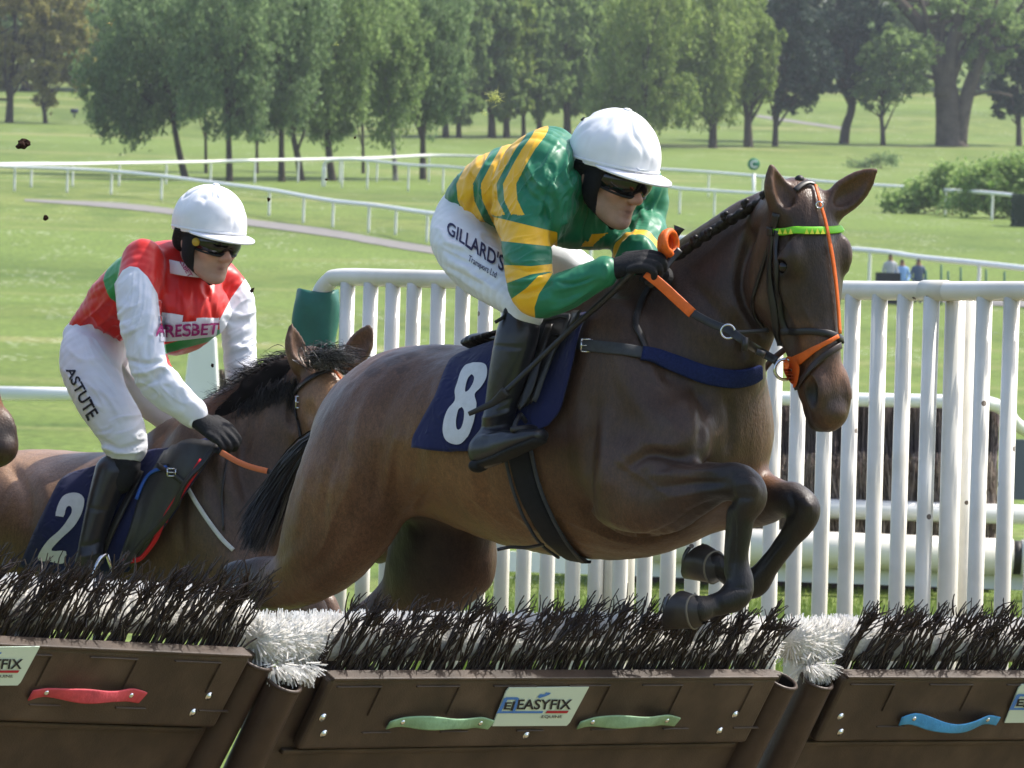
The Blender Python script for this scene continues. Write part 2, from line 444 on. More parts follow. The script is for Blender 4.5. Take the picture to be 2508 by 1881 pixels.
def ground_material():
    m = bpy.data.materials.new('turf'); m.use_nodes = True; n = m.node_tree.nodes; l = m.node_tree.links; p = n['Principled BSDF']
    tc = n.new('ShaderNodeTexCoord'); p.inputs['Roughness'].default_value = 0.9; p.inputs['Specular IOR Level'].default_value = 0.15
    def nz(scale, vec=(1, 1, 1), det=5):
        mp = n.new('ShaderNodeMapping'); mp.inputs['Scale'].default_value = vec; l.new(tc.outputs['Object'], mp.inputs[0])
        t = n.new('ShaderNodeTexNoise'); t.inputs['Scale'].default_value = scale; t.inputs['Detail'].default_value = det; l.new(mp.outputs[0], t.inputs['Vector'])
        return t.outputs[0]
    def ramp(v, a, b, c0, c1):
        mr = n.new('ShaderNodeMapRange'); mr.inputs[1].default_value = a; mr.inputs[2].default_value = b; l.new(v, mr.inputs[0])
        mx = n.new('ShaderNodeMix'); mx.data_type = 'RGBA'; l.new(mr.outputs[0], mx.inputs[0])
        for i, c in ((6, c0), (7, c1)):
            if isinstance(c, tuple): mx.inputs[i].default_value = c
            else: l.new(c, mx.inputs[i])
        return mx.outputs[2]
    A = (0.092, 0.135, 0.026, 1); B = (0.15, 0.185, 0.045, 1); Cc = (0.062, 0.105, 0.019, 1)
    c = ramp(nz(0.06, (1, 0.35, 1)), 0.35, 0.65, A, B)
    c = ramp(nz(0.5, (1, 0.3, 1)), 0.42, 0.72, c, Cc); c = ramp(nz(0.025, (0.6, 1, 1), 3), 0.4, 0.62, c, (0.125, 0.18, 0.038, 1)); c = ramp(nz(0.11, (0.3, 1, 1), 3), 0.56, 0.7, c, (0.19, 0.205, 0.07, 1))
    c2 = n.new('ShaderNodeMix'); c2.data_type = 'RGBA'; c2.blend_type = 'MULTIPLY'; c2.inputs[0].default_value = 1; l.new(c, c2.inputs[6])
    mr = n.new('ShaderNodeMapRange'); mr.inputs[1].default_value = 0.25; mr.inputs[2].default_value = 0.75; mr.inputs[3].default_value = 0.62; mr.inputs[4].default_value = 1.38
    l.new(nz(6.0, (1, 0.35, 1), 8), mr.inputs[0]); l.new(mr.outputs[0], c2.inputs[7])
    # daisies: small white heads in loose patches
    vo = n.new('ShaderNodeTexVoronoi'); vo.inputs['Scale'].default_value = 2.4; l.new(tc.outputs['Object'], vo.inputs['Vector'])
    lt = n.new('ShaderNodeMath'); lt.operation = 'LESS_THAN'; lt.inputs[1].default_value = 0.2; l.new(vo.outputs['Distance'], lt.inputs[0])
    pt = n.new('ShaderNodeMath'); pt.operation = 'GREATER_THAN'; pt.inputs[1].default_value = 0.57; l.new(nz(0.35, (1, 0.25, 1), 3), pt.inputs[0])
    an = n.new('ShaderNodeMath'); an.operation = 'MULTIPLY'; l.new(lt.outputs[0], an.inputs[0]); l.new(pt.outputs[0], an.inputs[1])
    an2 = n.new('ShaderNodeMath'); an2.operation = 'MULTIPLY'; an2.inputs[1].default_value = 0.7; l.new(an.outputs[0], an2.inputs[0])
    dm = n.new('ShaderNodeMix'); dm.data_type = 'RGBA'; l.new(an2.outputs[0], dm.inputs[0]); l.new(c2.outputs[2], dm.inputs[6]); dm.inputs[7].default_value = (0.7, 0.7, 0.6, 1)
    l.new(dm.outputs[2], p.inputs['Base Color'])
    bp = n.new('ShaderNodeBump'); bp.inputs['Strength'].default_value = 0.5; bp.inputs['Distance'].default_value = 0.08
    l.new(nz(14, (1, 1, 1), 4), bp.inputs['Height']); l.new(bp.outputs[0], p.inputs['Normal'])
    return m
M_TURF = ground_material()
ys = np.concatenate([np.arange(-40, 60, 5), np.arange(60, 800, 6), np.arange(800, 3001, 100)])
us = np.linspace(-1, 1, 61); V = []; F = []
for y in ys:
    for u in us:
        x = u * (120 + abs(y) * 0.75)
        V.append((x, y, zt(y)))
nu = len(us)
for i in range(len(ys) - 1):
    for j in range(nu - 1): F.append((i * nu + j, i * nu + j + 1, (i + 1) * nu + j + 1, (i + 1) * nu + j))
ground = mk('ground', V, F, M_TURF); tag(ground, kind='structure')

M_PATH = mat('path_grit', (0.2, 0.19, 0.18, 1), 0.9, 0.1, noise_amt=0.15, noise_scale=1.5)
def path(name, top, bot):
    n = 60; V = []; F = []
    T = catmull(top, 10); Bt = catmull(bot, 10); n = min(len(T), len(Bt))
    for i in range(n):
        for q in (T[i], Bt[i]):
            g = G(q[0], q[1]); V.append((g.x, g.y, g.z + 0.03))
    for i in range(n - 1): F.append((2 * i, 2 * i + 1, 2 * i + 3, 2 * i + 2))
    o = mk(name, V, F, M_PATH, smooth=False); tag(o, kind='structure'); return o
path('path', [(60, 489), (271, 497), (429, 513), (624, 540), (814, 565), (1000, 597), (1300, 640), (1600, 672), (2000, 705), (2560, 742)],
     [(60, 494), (271, 510), (429, 528), (624, 556), (814, 582), (1000, 614), (1300, 657), (1600, 690), (2000, 722), (2560, 758)])
path('path', [(1830, 278), (1900, 288), (1980, 300), (2070, 313)], [(1830, 283), (1900, 295), (1980, 306), (2070, 319)])

# ------------------------------------------------------------------ running rails
M_WHITE = mat('white_plastic', (0.78, 0.78, 0.76, 1), 0.35, 0.4, noise_amt=0.05, noise_scale=2)
def running_rail(label, posts, r=0.1):
    g = [G(p[0], p[2]) for p in posts]
    tops = [W(p[0], p[1], gg.y) for p, gg in zip(posts, g)]
    root = empty('running_rail', g[0], label, 'rail', 'white running rails out on the course')
    S = catmull([tuple(t) for t in tops], 4)
    b = MB(); b.tube([Vector(s) for s in S], r, 8); b.build('rail', M_WHITE, root)
    for gg, t in zip(g, tops):
        h = t.z - gg.z; b = MB()
        c = [gg - Vector((0, 0, 0.1)), gg + Vector((0, 0, h * 0.55)), gg + Vector((0.01, -0.02, h * 0.75)), gg.lerp(t, 0.93) + Vector((0.03, -0.06, 0)), t + Vector((0.06, -0.03, -0.02))]
        c = [Vector(x) - Vector((0.06, 0.02, 0)) for x in c]
        b.tube([Vector(x) for x in catmull([tuple(v) for v in c], 3)], r * 0.62, 6); b.build('post', M_WHITE, root)
    return root
running_rail('nearest white running rail on the left, curving down beside the grey path',
    [(-70, 404, 466), (38, 409, 468), (167, 414, 472), (275, 420, 477), (398, 432, 490), (530, 449, 509), (662, 466, 529), (746, 481, 547), (818, 493, 558), (906, 502, 570), (972, 511, 576),
     (1049, 522, 594), (1250, 545, 622), (1450, 565, 645), (1667, 583, 668), (1850, 597, 682), (2132, 614, 705), (2250, 630, 720), (2400, 645, 735), (2560, 663, 755)])
running_rail('farthest white running rail, just in front of the tree trunks',
    [(-40, 404, 461), (79, 402, 459), (180, 402, 457), (294, 400, 456), (409, 398, 452), (518, 396, 448), (626, 393, 450), (732, 391, 448), (834, 389, 448), (925, 387, 446), (1052, 381, 446), (1177, 384, 450),
     (1300, 392, 456), (1440, 402, 465), (1593, 413, 474), (1737, 422, 482), (1870, 433, 495), (1990, 443, 503), (2098, 451, 510), (2214, 458, 517), (2318, 466, 527), (2432, 473, 540), (2560, 488, 552)], 0.1)
running_rail('short white running rail with a bent-down left end, between the other two rails',
    [(792, 425, 457), (798, 397, 457), (840, 391, 460), (902, 393, 464), (1002, 404, 468), (1087, 408, 472), (1200, 418, 482), (1400, 435, 500), (1600, 453, 513), (1667, 462, 524), (1752, 468, 530), (1853, 474, 536), (1960, 482, 545)], 0.095)

# course marker
def marker():
    g = G(1846, 520); top = W(1846, 402, g.y); root = empty('course_marker', g, 'round green course marker with a white letter C on a white post', 'sign')
    b = MB(); b.tube([g, W(1846, 425, g.y)], 0.09, 8); b.build('post', M_WHITE, root)
    R = 15 * mpp(g.y); b = MB(); b.tube([top + Vector((0, 0.06, 0)), top - Vector((0, 0.06, 0))], R, 24); b.build('disc', mat('marker_green', hexc(40, 120, 90), 0.5), root)
    V, F = text_mesh('C', 0.03); xs = [v.x for v in V]; ys = [v.y for v in V]; sc = R * 1.25 / (max(ys) - min(ys))
    V = [top + Vector(((v.x - (max(xs) + min(xs)) / 2) * sc, -0.07, (v.y - (max(ys) + min(ys)) / 2) * sc)) for v in V]
    mk('letter', V, F, mat('marker_white', (0.8, 0.8, 0.8, 1)), root, False)
marker()

# ------------------------------------------------------------------ trees
def leaf_material(name, c1, c2, trans=0.35):
    m = bpy.data.materials.new(name); m.use_nodes = True; n = m.node_tree.nodes; l = m.node_tree.links; p = n['Principled BSDF']
    g = n.new('ShaderNodeNewGeometry'); mx = n.new('ShaderNodeMix'); mx.data_type = 'RGBA'; mx.inputs[6].default_value = c1; mx.inputs[7].default_value = c2
    l.new(g.outputs['Random Per Island'], mx.inputs[0]); l.new(mx.outputs[2], p.inputs['Base Color'])
    p.inputs['Roughness'].default_value = 0.6; p.inputs['Specular IOR Level'].default_value = 0.2
    t = n.new('ShaderNodeBsdfTranslucent'); l.new(mx.outputs[2], t.inputs[0]); ms = n.new('ShaderNodeMixShader'); ms.inputs[0].default_value = trans
    l.new(p.outputs[0], ms.inputs[1]); l.new(t.outputs[0], ms.inputs[2]); l.new(ms.outputs[0], n['Material Output'].inputs[0]); return m
LEAF = {
 'olive': leaf_material('leaves_olive', (0.19, 0.18, 0.05, 1), (0.33, 0.31, 0.10, 1), 0.5),
 'deep': leaf_material('leaves_deep', (0.115, 0.19, 0.075, 1), (0.235, 0.33, 0.145, 1), 0.55),
 'mid': leaf_material('leaves_mid', (0.15, 0.235, 0.07, 1), (0.28, 0.38, 0.14, 1), 0.55),
 'willow': leaf_material('leaves_willow', (0.16, 0.24, 0.05, 1), (0.30, 0.38, 0.11, 1), 0.5),
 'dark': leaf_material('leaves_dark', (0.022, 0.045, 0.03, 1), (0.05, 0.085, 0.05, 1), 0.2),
 'bush': leaf_material('leaves_bush', (0.14, 0.25, 0.05, 1), (0.38, 0.5, 0.18, 1), 0.5),
}
M_BARK = mat('bark', (0.06, 0.05, 0.04, 1), 0.9, 0.1, noise_amt=0.4, noise_scale=1.5)
M_BIRCH = mat('birch_bark', (0.33, 0.32, 0.3, 1), 0.8, 0.15, color2=(0.09, 0.08, 0.075, 1), noise_scale=0.9)
M_OAK = mat('oak_bark', (0.13, 0.105, 0.085, 1), 0.9, 0.1, color2=(0.065, 0.055, 0.045, 1), noise_scale=1.3)
def leaves(C, size, elong, rng, hang=0.0):
    n = len(C); a = rng.normal(size=(n, 3)); a /= np.linalg.norm(a, axis=1)[:, None]
    if hang: a = a * (1 - hang) + np.array([0, 0, -1.0]) * hang; a /= np.linalg.norm(a, axis=1)[:, None]
    b = np.cross(a, rng.normal(size=(n, 3))); b /= np.linalg.norm(b, axis=1)[:, None] + 1e-9
    s = size * rng.uniform(0.6, 1.3, n)[:, None]; a *= s * elong; b *= s * 0.5
    V = np.stack([C - a, C + b - a * 0.1, C + a, C - b - a * 0.1], 1).reshape(-1, 3)
    return V, np.arange(4 * n).reshape(n, 4)
def tree(label, leaf, base, lobes, trunk, r_px, N, bark=None, size=0.2, weep=0.0, seed=1, limbs=True, name='tree', gY=None, group='trees along the far side of the course', dens=None):
    """base: photograph pixel of the trunk's foot; lobes: (x, y, rx, ry) of the crown's masses in pixels at that distance"""
    rng = np.random.default_rng(seed)
    g = G(*base) if gY is None else W(base[0], base[1], gY)
    Y = g.y; s = mpp(Y); root = empty(name, g, label, 'tree', group)
    T = [W(p[0], p[1], Y + (p[2] if len(p) > 2 else 0)) for p in trunk]; T[0].z -= 0.4
    S = [Vector(v) for v in catmull([tuple(t) for t in T], 4)]
    b = MB(); rs = [r_px * s * (1.25 if i == 0 else 1) * (1 - 0.72 * i / (len(S) - 1)) for i in range(len(S))]
    b.tube(S, rs, 9)
    cents = [(W(x, y, Y), rx * s, ry * s) for (x, y, rx, ry) in lobes]
    if limbs:
        for (c, rx, rz) in cents:
            for k in range(4):
                i = rng.integers(len(S) // 3, len(S) - 1); e = c + Vector((rng.normal() * rx * 0.45, rng.normal() * rx * 0.4, rng.normal() * rz * 0.4))
                m_ = S[i].lerp(e, 0.5) + Vector((rng.normal() * 0.3, 0, rx * 0.12))
                b.tube([Vector(v) for v in catmull([tuple(S[i]), tuple(m_), tuple(e)], 3)], [rs[i] * 0.5 * (1 - 0.14 * q) for q in range(7)], 5)
    b.build('trunk', bark or M_BARK, root)
    A = np.array([rx * rz for _, rx, rz in cents]); cnt = (N * A / A.sum()).astype(int); C = []
    for (c, rx, rz), k in zip(cents, cnt):
        c = np.array(c)
        # clumps: twigs gathered in uneven masses with gaps between them
        nc = max(10, int(k / 55)); d = rng.normal(size=(nc, 3)); d /= np.linalg.norm(d, axis=1)[:, None]
        rad = rng.uniform(0.25, 1.08, nc) ** 0.5; cc = c + d * rad[:, None] * np.array([rx, rx * 0.8, rz])
        w = rng.choice(nc, k); cr = rng.uniform(0.35, 1.0, nc) * (0.28 + 0.13 * rx)
        q = rng.normal(size=(k, 3)) * 0.55
        P = cc[w] + q * cr[w][:, None] * np.array([1, 1, 0.8])
        if weep:
            P = cc[w] + q * cr[w][:, None] * np.array([0.55, 0.55, 0.3])
            strand = rng.integers(0, 9, k); off = (np.sin(w * 12.9 + strand * 78.2) * 0.5, np.cos(w * 4.1 + strand * 37.7) * 0.5)
            P[:, 0] += off[0] * cr[w] * 1.6; P[:, 1] += off[1] * cr[w] * 1.6; P[:, 2] -= rng.uniform(0, 1, k) * weep * cr[w] * 2.2
        C.append(P)
    C = np.vstack(C); V, F = leaves(C, size, 1.0 if not weep else 1.25, rng, 0.55 if weep else 0)
    mk('crown', V, F, LEAF[leaf], root, smooth=False)
    return root

def st(x0, y0, x1, y1, x2, y2): return [(x0, y0), ((x0 * 2 + x1) / 3, (y0 * 2 + y1) / 3), (x1, y1), (x2, y2)]
# backdrop wood, farthest first
BX = [(-120, 'deep'), (60, 'olive'), (250, 'mid'), (420, 'deep'), (600, 'mid'), (780, 'deep'), (960, 'mid'), (1130, 'mid'), (1310, 'mid'), (1480, 'willow'), (1660, 'deep'), (1850, 'dark'), (2030, 'deep'), (2210, 'mid'), (2390, 'bush'), (2570, 'mid')]
ORD = ['first', 'second', 'third', 'fourth', 'fifth', 'sixth', 'seventh', 'eighth', 'ninth', 'tenth', 'eleventh', 'twelfth', 'thirteenth', 'fourteenth', 'fifteenth', 'sixteenth']
for i, (x, k) in enumerate(BX):
    tree(f'{ORD[i]} tree from the left in the hazy wood behind all the other trees', k, (x, 222), [(x, 130, 115, 95), (x - 60, 60, 120, 95), (x + 60, 50, 120, 100), (x, -70, 130, 90)],
         st(x, 212, x + 4, 120, x, -60), 11, 9000, size=0.5, seed=100 + i, limbs=False, group='backdrop wood')
# olive-yellow trees, left
tree('olive-yellow tree at the left edge with a dark trunk', 'olive', (22, 300), [(30, 70, 95, 100), (95, 140, 95, 80), (0, -40, 120, 90), (-40, 170, 60, 90)], st(22, 300, 28, 180, 40, 20), 12, 9000, size=0.26, seed=3)
tree('small olive-yellow tree beside the weeping dark tree, leaning trunks', 'olive', (112, 302), [(130, 190, 75, 65), (170, 110, 65, 80), (185, 170, 48, 50), (150, 20, 80, 80)], st(112, 302, 104, 230, 140, 90), 7, 8000, size=0.26, seed=4)
# the row of tall weeping birches
row = [
 ('weeping birch with a leaning dark trunk, leftmost of the tall row', 'deep', (457, 434), [(330, 150, 125, 150), (400, 40, 160, 120), (300, 255, 70, 75), (420, 220, 70, 80)], [(457, 434), (440, 380), (425, 300), (405, 180), (395, 20)], 10, 15000, None),
 ('weeping birch with a straight trunk, second of the tall row', 'deep', (563, 445), [(545, 150, 105, 140), (560, 10, 140, 110), (600, 235, 60, 70)], st(563, 445, 556, 240, 545, 10), 10, 12000, None),
 ('weeping birch with a straight grey trunk, third of the tall row', 'deep', (690, 445), [(680, 160, 95, 130), (700, 20, 120, 110), (660, 250, 50, 55)], st(690, 445, 688, 250, 680, 10), 10, 11000, None),
 ('weeping birch with its trunk leaning left, fourth of the tall row', 'mid', (741, 443), [(745, 200, 75, 95), (740, 80, 95, 100)], [(741, 443), (730, 390), (716, 320), (705, 200), (720, 40)], 10, 8000, None),
 ('weeping birch with a brown trunk, fifth of the tall row', 'mid', (816, 443), [(800, 160, 100, 140), (830, 20, 130, 110), (850, 250, 45, 60)], [(816, 443), (806, 380), (802, 300), (810, 150), (800, 10)], 11, 12000, None),
 ('white-barked birch with a slender trunk, sixth of the tall row', 'mid', (970, 443), [(955, 185, 70, 130), (930, 40, 110, 110), (985, 150, 60, 70)], [(970, 443), (962, 340), (948, 200), (938, 100), (925, -20)], 7, 10000, M_BIRCH),
 ('birch with a dark straight trunk, seventh and last of the tall row', 'deep', (1036, 440), [(1045, 150, 80, 130), (1030, 20, 110, 100), (1080, 220, 45, 60)], st(1036, 440, 1034, 250, 1020, 20), 10, 10000, None)]
for i, (lb, k, bs, lo, tr, r, N, bk) in enumerate(row): tree(lb, k, bs, [(x, y, a * 1.12, c * 1.05) for x, y, a, c in lo], tr, r, int(N * 1.5), bk, size=0.155, weep=1.3, seed=20 + i)
for i, (x, lo) in enumerate([(505, [(490, 90, 90, 110), (480, 190, 50, 60)]), (630, [(625, 100, 80, 120), (620, 200, 45, 60)]), (890, [(885, 110, 80, 120), (890, 210, 45, 60)])]):
    tree(['young birch filling the gap between the leaning trunk and the straight one', 'young birch between the second and third trunks of the tall row', 'young birch left of the white-barked birch'][i], 'mid', (x, 425), lo, st(x, 425, x - 3, 250, x - 8, 40), 5, 8500, size=0.155, weep=1.3, seed=90 + i)
# lighter trees between the two riders
for i, (x, r, k) in enumerate([(1092, 10, 'mid'), (1124, 8, 'mid'), (1205, 12, 'mid'), (1241, 10, 'willow'), (1283, 7, 'mid'), (1322, 9, 'mid'), (1390, 12, 'mid'), (1470, 12, 'mid')]):
    tree(['light green tree with twin dark trunks, left of the thick trunk', 'slim light green tree in the middle wood', 'light green tree with a thick trunk above the green silks', 'yellow-green tree next to the thick trunk', 'thin-trunked light green tree left of the near helmet',
          'light green tree just left of the near helmet', 'light green tree behind the near helmet', 'light green tree right of the near helmet'][i], k, (x, 338), [(x + 5, 170, 72, 100), (x - 15, 40, 95, 100), (x + 20, 235, 50, 50)], st(x, 338, x - 4, 200, x, 20), r, 8000, size=0.24, weep=0.8, seed=40 + i)
tree('dark tree glimpsed between two trunks of the tall row', 'deep', (772, 322), [(772, 170, 80, 100), (772, 60, 100, 90)], st(772, 322, 770, 200, 770, 20), 13, 6000, size=0.26, seed=55)
tree('dark tree behind the brown trunk of the tall row', 'deep', (848, 332), [(855, 180, 80, 90), (880, 60, 100, 90)], st(848, 332, 850, 200, 850, 20), 13, 6000, size=0.26, seed=56)
# yellow-green willows
tree('yellow-green weeping willow behind the near helmet', 'willow', (1580, 366), [(1560, 150, 100, 140), (1600, 30, 120, 100), (1640, 230, 70, 70), (1500, 220, 70, 70)], st(1580, 366, 1576, 200, 1580, 0), 12, 15000, size=0.19, weep=1.5, seed=61)
tree('yellow-green weeping willow with a short dark trunk', 'willow', (1745, 363), [(1700, 150, 105, 130), (1740, 40, 120, 100), (1760, 220, 55, 60), (1640, 120, 80, 110)], st(1745, 363, 1748, 260, 1740, 40), 13, 17000, size=0.19, weep=1.5, seed=62)
tree('yellow-green weeping willow at the right end of the willows', 'willow', (1833, 361), [(1830, 150, 70, 105), (1855, 90, 65, 70), (1800, 40, 90, 90), (1868, 165, 40, 50)], st(1833, 361, 1830, 250, 1825, 60), 14, 13000, size=0.19, weep=1.4, seed=63)
# dark evergreens and the trees right of the horse's ears
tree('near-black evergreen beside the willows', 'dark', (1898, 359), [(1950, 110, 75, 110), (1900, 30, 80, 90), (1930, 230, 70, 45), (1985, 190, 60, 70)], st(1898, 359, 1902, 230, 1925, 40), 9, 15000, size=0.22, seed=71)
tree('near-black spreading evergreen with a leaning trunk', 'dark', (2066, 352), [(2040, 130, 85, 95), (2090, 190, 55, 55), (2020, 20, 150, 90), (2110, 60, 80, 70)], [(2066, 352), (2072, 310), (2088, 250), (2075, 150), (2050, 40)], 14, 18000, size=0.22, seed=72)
tree('small green tree with a slender trunk left of the great oak', 'mid', (2163, 356), [(2150, 230, 55, 42), (2190, 190, 80, 60), (2210, 120, 90, 60), (2140, 150, 60, 50)], st(2163, 356, 2160, 270, 2175, 140), 8, 9000, size=0.24, seed=73)
oak = tree('great oak with a massive forked trunk', 'mid', (2330, 358), [(2420, 30, 130, 70), (2230, -20, 130, 60), (2410, 130, 60, 60), (2470, 80, 60, 80)], [(2330, 360), (2326, 300), (2318, 230), (2300, 150), (2262, 70), (2170, -30)], 42, 8000, M_OAK, size=0.26, seed=74)
gY = G(2330, 358).y; b = MB()
for pts, r in (([(2345, 350), (2355, 290), (2375, 210), (2408, 120), (2432, 20), (2440, -60)], (24, 20, 17, 14, 12, 10)), ([(2310, 240), (2322, 150), (2345, 60), (2372, -40)], (26, 20, 15, 12)),
               ([(2385, 180), (2440, 90), (2500, 20), (2540, -40)], (11, 9, 7, 5)), ([(2290, 190), (2225, 182), (2150, 182), (2105, 160)], (6, 4.5, 3, 2)), ([(2270, 190), (2215, 160), (2165, 146)], (4, 3, 2)),
               ([(2300, 140), (2350, 95), (2400, 60)], (10, 8, 5)), ([(2360, 240), (2420, 225), (2480, 235)], (6, 4, 3))):
    S = catmull([tuple(W(p[0], p[1], gY - 0.3)) + (q * mpp(gY),) for p, q in zip(pts, r)], 4); b.tube([Vector(s[:3]) for s in S], [float(s[3]) for s in S], 9)
b.build('limb', M_OAK, oak)
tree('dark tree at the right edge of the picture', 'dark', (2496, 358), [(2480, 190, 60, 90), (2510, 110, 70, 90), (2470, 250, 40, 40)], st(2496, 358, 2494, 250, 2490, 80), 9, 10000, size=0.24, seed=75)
# undergrowth
def shrub(label, base, lobes, N, seed, name='shrub', leaf='bush', size=0.17):
    rng = np.random.default_rng(seed); g = G(*base); Y = g.y; s = mpp(Y); C = []
    for (x, y, rx, ry) in lobes:
        c = np.array(W(x, y, Y)); k = int(N * rx * ry / sum(l[2] * l[3] for l in lobes)); nc = max(6, k // 40)
        d = rng.normal(size=(nc, 3)); d /= np.linalg.norm(d, axis=1)[:, None]; d[:, 2] = np.abs(d[:, 2]) * 1.3 - 0.4
        cc = c + d * np.array([rx * s, rx * s * 0.8, ry * s]) * rng.uniform(0.5, 1, nc)[:, None]; w = rng.choice(nc, k)
        C.append(cc[w] + rng.normal(size=(k, 3)) * 0.25)
    V, F = leaves(np.vstack(C), size, 1.0, rng); root = empty(name, g, label, 'shrub', 'leafy undergrowth'); mk('foliage', V, F, LEAF[leaf], root, False)
    b = MB()
    for i in range(7): b.tube([g + Vector((rng.normal() * 0.8, rng.normal() * 0.4, -0.1)), g + Vector((rng.normal() * 1.4, rng.normal() * 0.6, 0.8))], 0.03, 5)
    b.build('stem', M_BARK, root)
shrub('broad bright green shrub under the dark tree at the right edge', (2440, 535), [(2440, 440, 95, 45), (2500, 430, 60, 50), (2420, 495, 100, 36)], 7000, 81)
shrub('low bright green shrub nearest the horse\'s far ear', (2280, 525), [(2290, 480, 85, 36), (2210, 500, 60, 20), (2330, 440, 60, 30)], 5000, 82)
shrub('small dark patch of undergrowth on the bank', (2110, 412), [(2110, 408, 40, 5), (2170, 392, 40, 6)], 900, 83, leaf='deep', size=0.13)
def hedge_block():
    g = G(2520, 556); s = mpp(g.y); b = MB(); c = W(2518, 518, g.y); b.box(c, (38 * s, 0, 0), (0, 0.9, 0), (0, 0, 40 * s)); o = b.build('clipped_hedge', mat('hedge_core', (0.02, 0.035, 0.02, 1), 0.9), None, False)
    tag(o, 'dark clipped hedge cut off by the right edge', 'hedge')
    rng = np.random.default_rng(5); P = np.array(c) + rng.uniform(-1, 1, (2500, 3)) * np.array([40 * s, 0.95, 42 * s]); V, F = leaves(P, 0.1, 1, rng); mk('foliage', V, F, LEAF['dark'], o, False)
hedge_block()
# far small dark bin under the left trees
gb = G(182, 288); b = MB(); b.box(W(182, 272, gb.y), (9 * mpp(gb.y), 0, 0), (0, 0.3, 0), (0, 0, 5 * mpp(gb.y))); b.tube([gb, W(182, 274, gb.y)], 0.08, 6)
tag(b.build('notice_board', mat('navy_board', (0.02, 0.03, 0.08, 1), 0.6)), 'small navy board on a post under the left trees', 'sign')

# ------------------------------------------------------------------ far spectators
def far_person(label, px, ytop, shirt, seed):
    g = G(px, 742); H = (742 - ytop) * mpp(g.y); B_ = Body(0.03); z = Vector((0, 0, 1)); x = Vector((1, 0, 0)); p = lambda dx, h, dy=0: tuple(g + x * dx + z * (h * H) + Vector((0, dy, 0)))
    B_.blob(p(0, 0.93), (0.08, 0.1, 0.12), (x, (0, 1, 0), z), 0.02)
    B_.chain([p(0, 0.87) + (0.05, 0.05), p(0, 0.8) + (0.11, 0.17), p(0, 0.65) + (0.12, 0.17), p(0, 0.52) + (0.12, 0.16)], x, 0.03)
    for sgn in (-1, 1):
        B_.chain([p(0.18 * sgn, 0.8) + (0.05, 0.05), p(0.25 * sgn, 0.62) + (0.045, 0.045), p(0.18 * sgn, 0.5, -0.15) + (0.04, 0.04)], x, 0.02)
        B_.chain([p(0.08 * sgn, 0.5) + (0.08, 0.08), p(0.09 * sgn, 0.27) + (0.06, 0.06), p(0.09 * sgn, 0.03) + (0.05, 0.05), p(0.1 * sgn, 0.02, -0.12) + (0.04, 0.04)], x, 0.03)
    P, Q = B_.mesh(); h = (P[:, 2] - g.z) / H
    C = np.where((h > 0.85)[:, None], np.array([[0.3, 0.16, 0.11]]), np.where((h > 0.5)[:, None], np.array([shirt]), np.array([[0.04, 0.045, 0.07]])))
    C = np.where((h > 0.95)[:, None], np.array([[0.05, 0.04, 0.03]]), C)
    o = mk('person', P, Q, mat('spectator', attr='Col', rough=0.8)); attr_color(o.data, 'Col', C); tag(o, label, 'person', 'spectators far off')
far_person('far spectator in a pale shirt, leftmost of three', 2178, 622, (0.45, 0.45, 0.5), 1)
far_person('far spectator in a light blue shirt, middle of three', 2207, 636, (0.25, 0.42, 0.75), 2)
far_person('far spectator in a dark top, rightmost of three', 2247, 634, (0.1, 0.13, 0.2), 3)
g = G(2175, 748); s = mpp(g.y); b = MB(); b.box(W(2175, 680, g.y) , (30 * s, 0, 0), (0, 0.3, 0), (0, 0, 12 * s)); b.box(W(2200, 735, g.y), (30 * s, 0, 0), (0, 0.3, 0), (0, 0, 11 * s)); b.box(W(2185, 707, g.y), (4 * s, 0, 0), (0, 0.25, 0), (0, 0, 25 * s))
tag(b.build('bench', mat('bench_dark', (0.03, 0.03, 0.04, 1), 0.7), None, False), 'dark bench in front of the far spectators', 'bench')
M_GPOST = mat('green_post', (0.02, 0.1, 0.07, 1), 0.6)
for i, (x, y) in enumerate([(2305, 648), (2353, 655), (2415, 660), (2460, 665), (2268, 662), (2322, 664)]):
    g = G(x, 748); b = MB(); b.tube([g, W(x, y, g.y)], 2.6 * mpp(g.y), 6)
    tag(b.build('course_post', M_GPOST), ['tall dark green post nearest the far spectators on their right', 'second tall dark green post right of the far spectators', 'third tall dark green post right of the far spectators', 'last tall dark green post at the right edge', 'short dark green post beside the spectator in the dark top', 'short dark green post between the first two tall posts'][i], 'post', 'green posts by the far spectators')
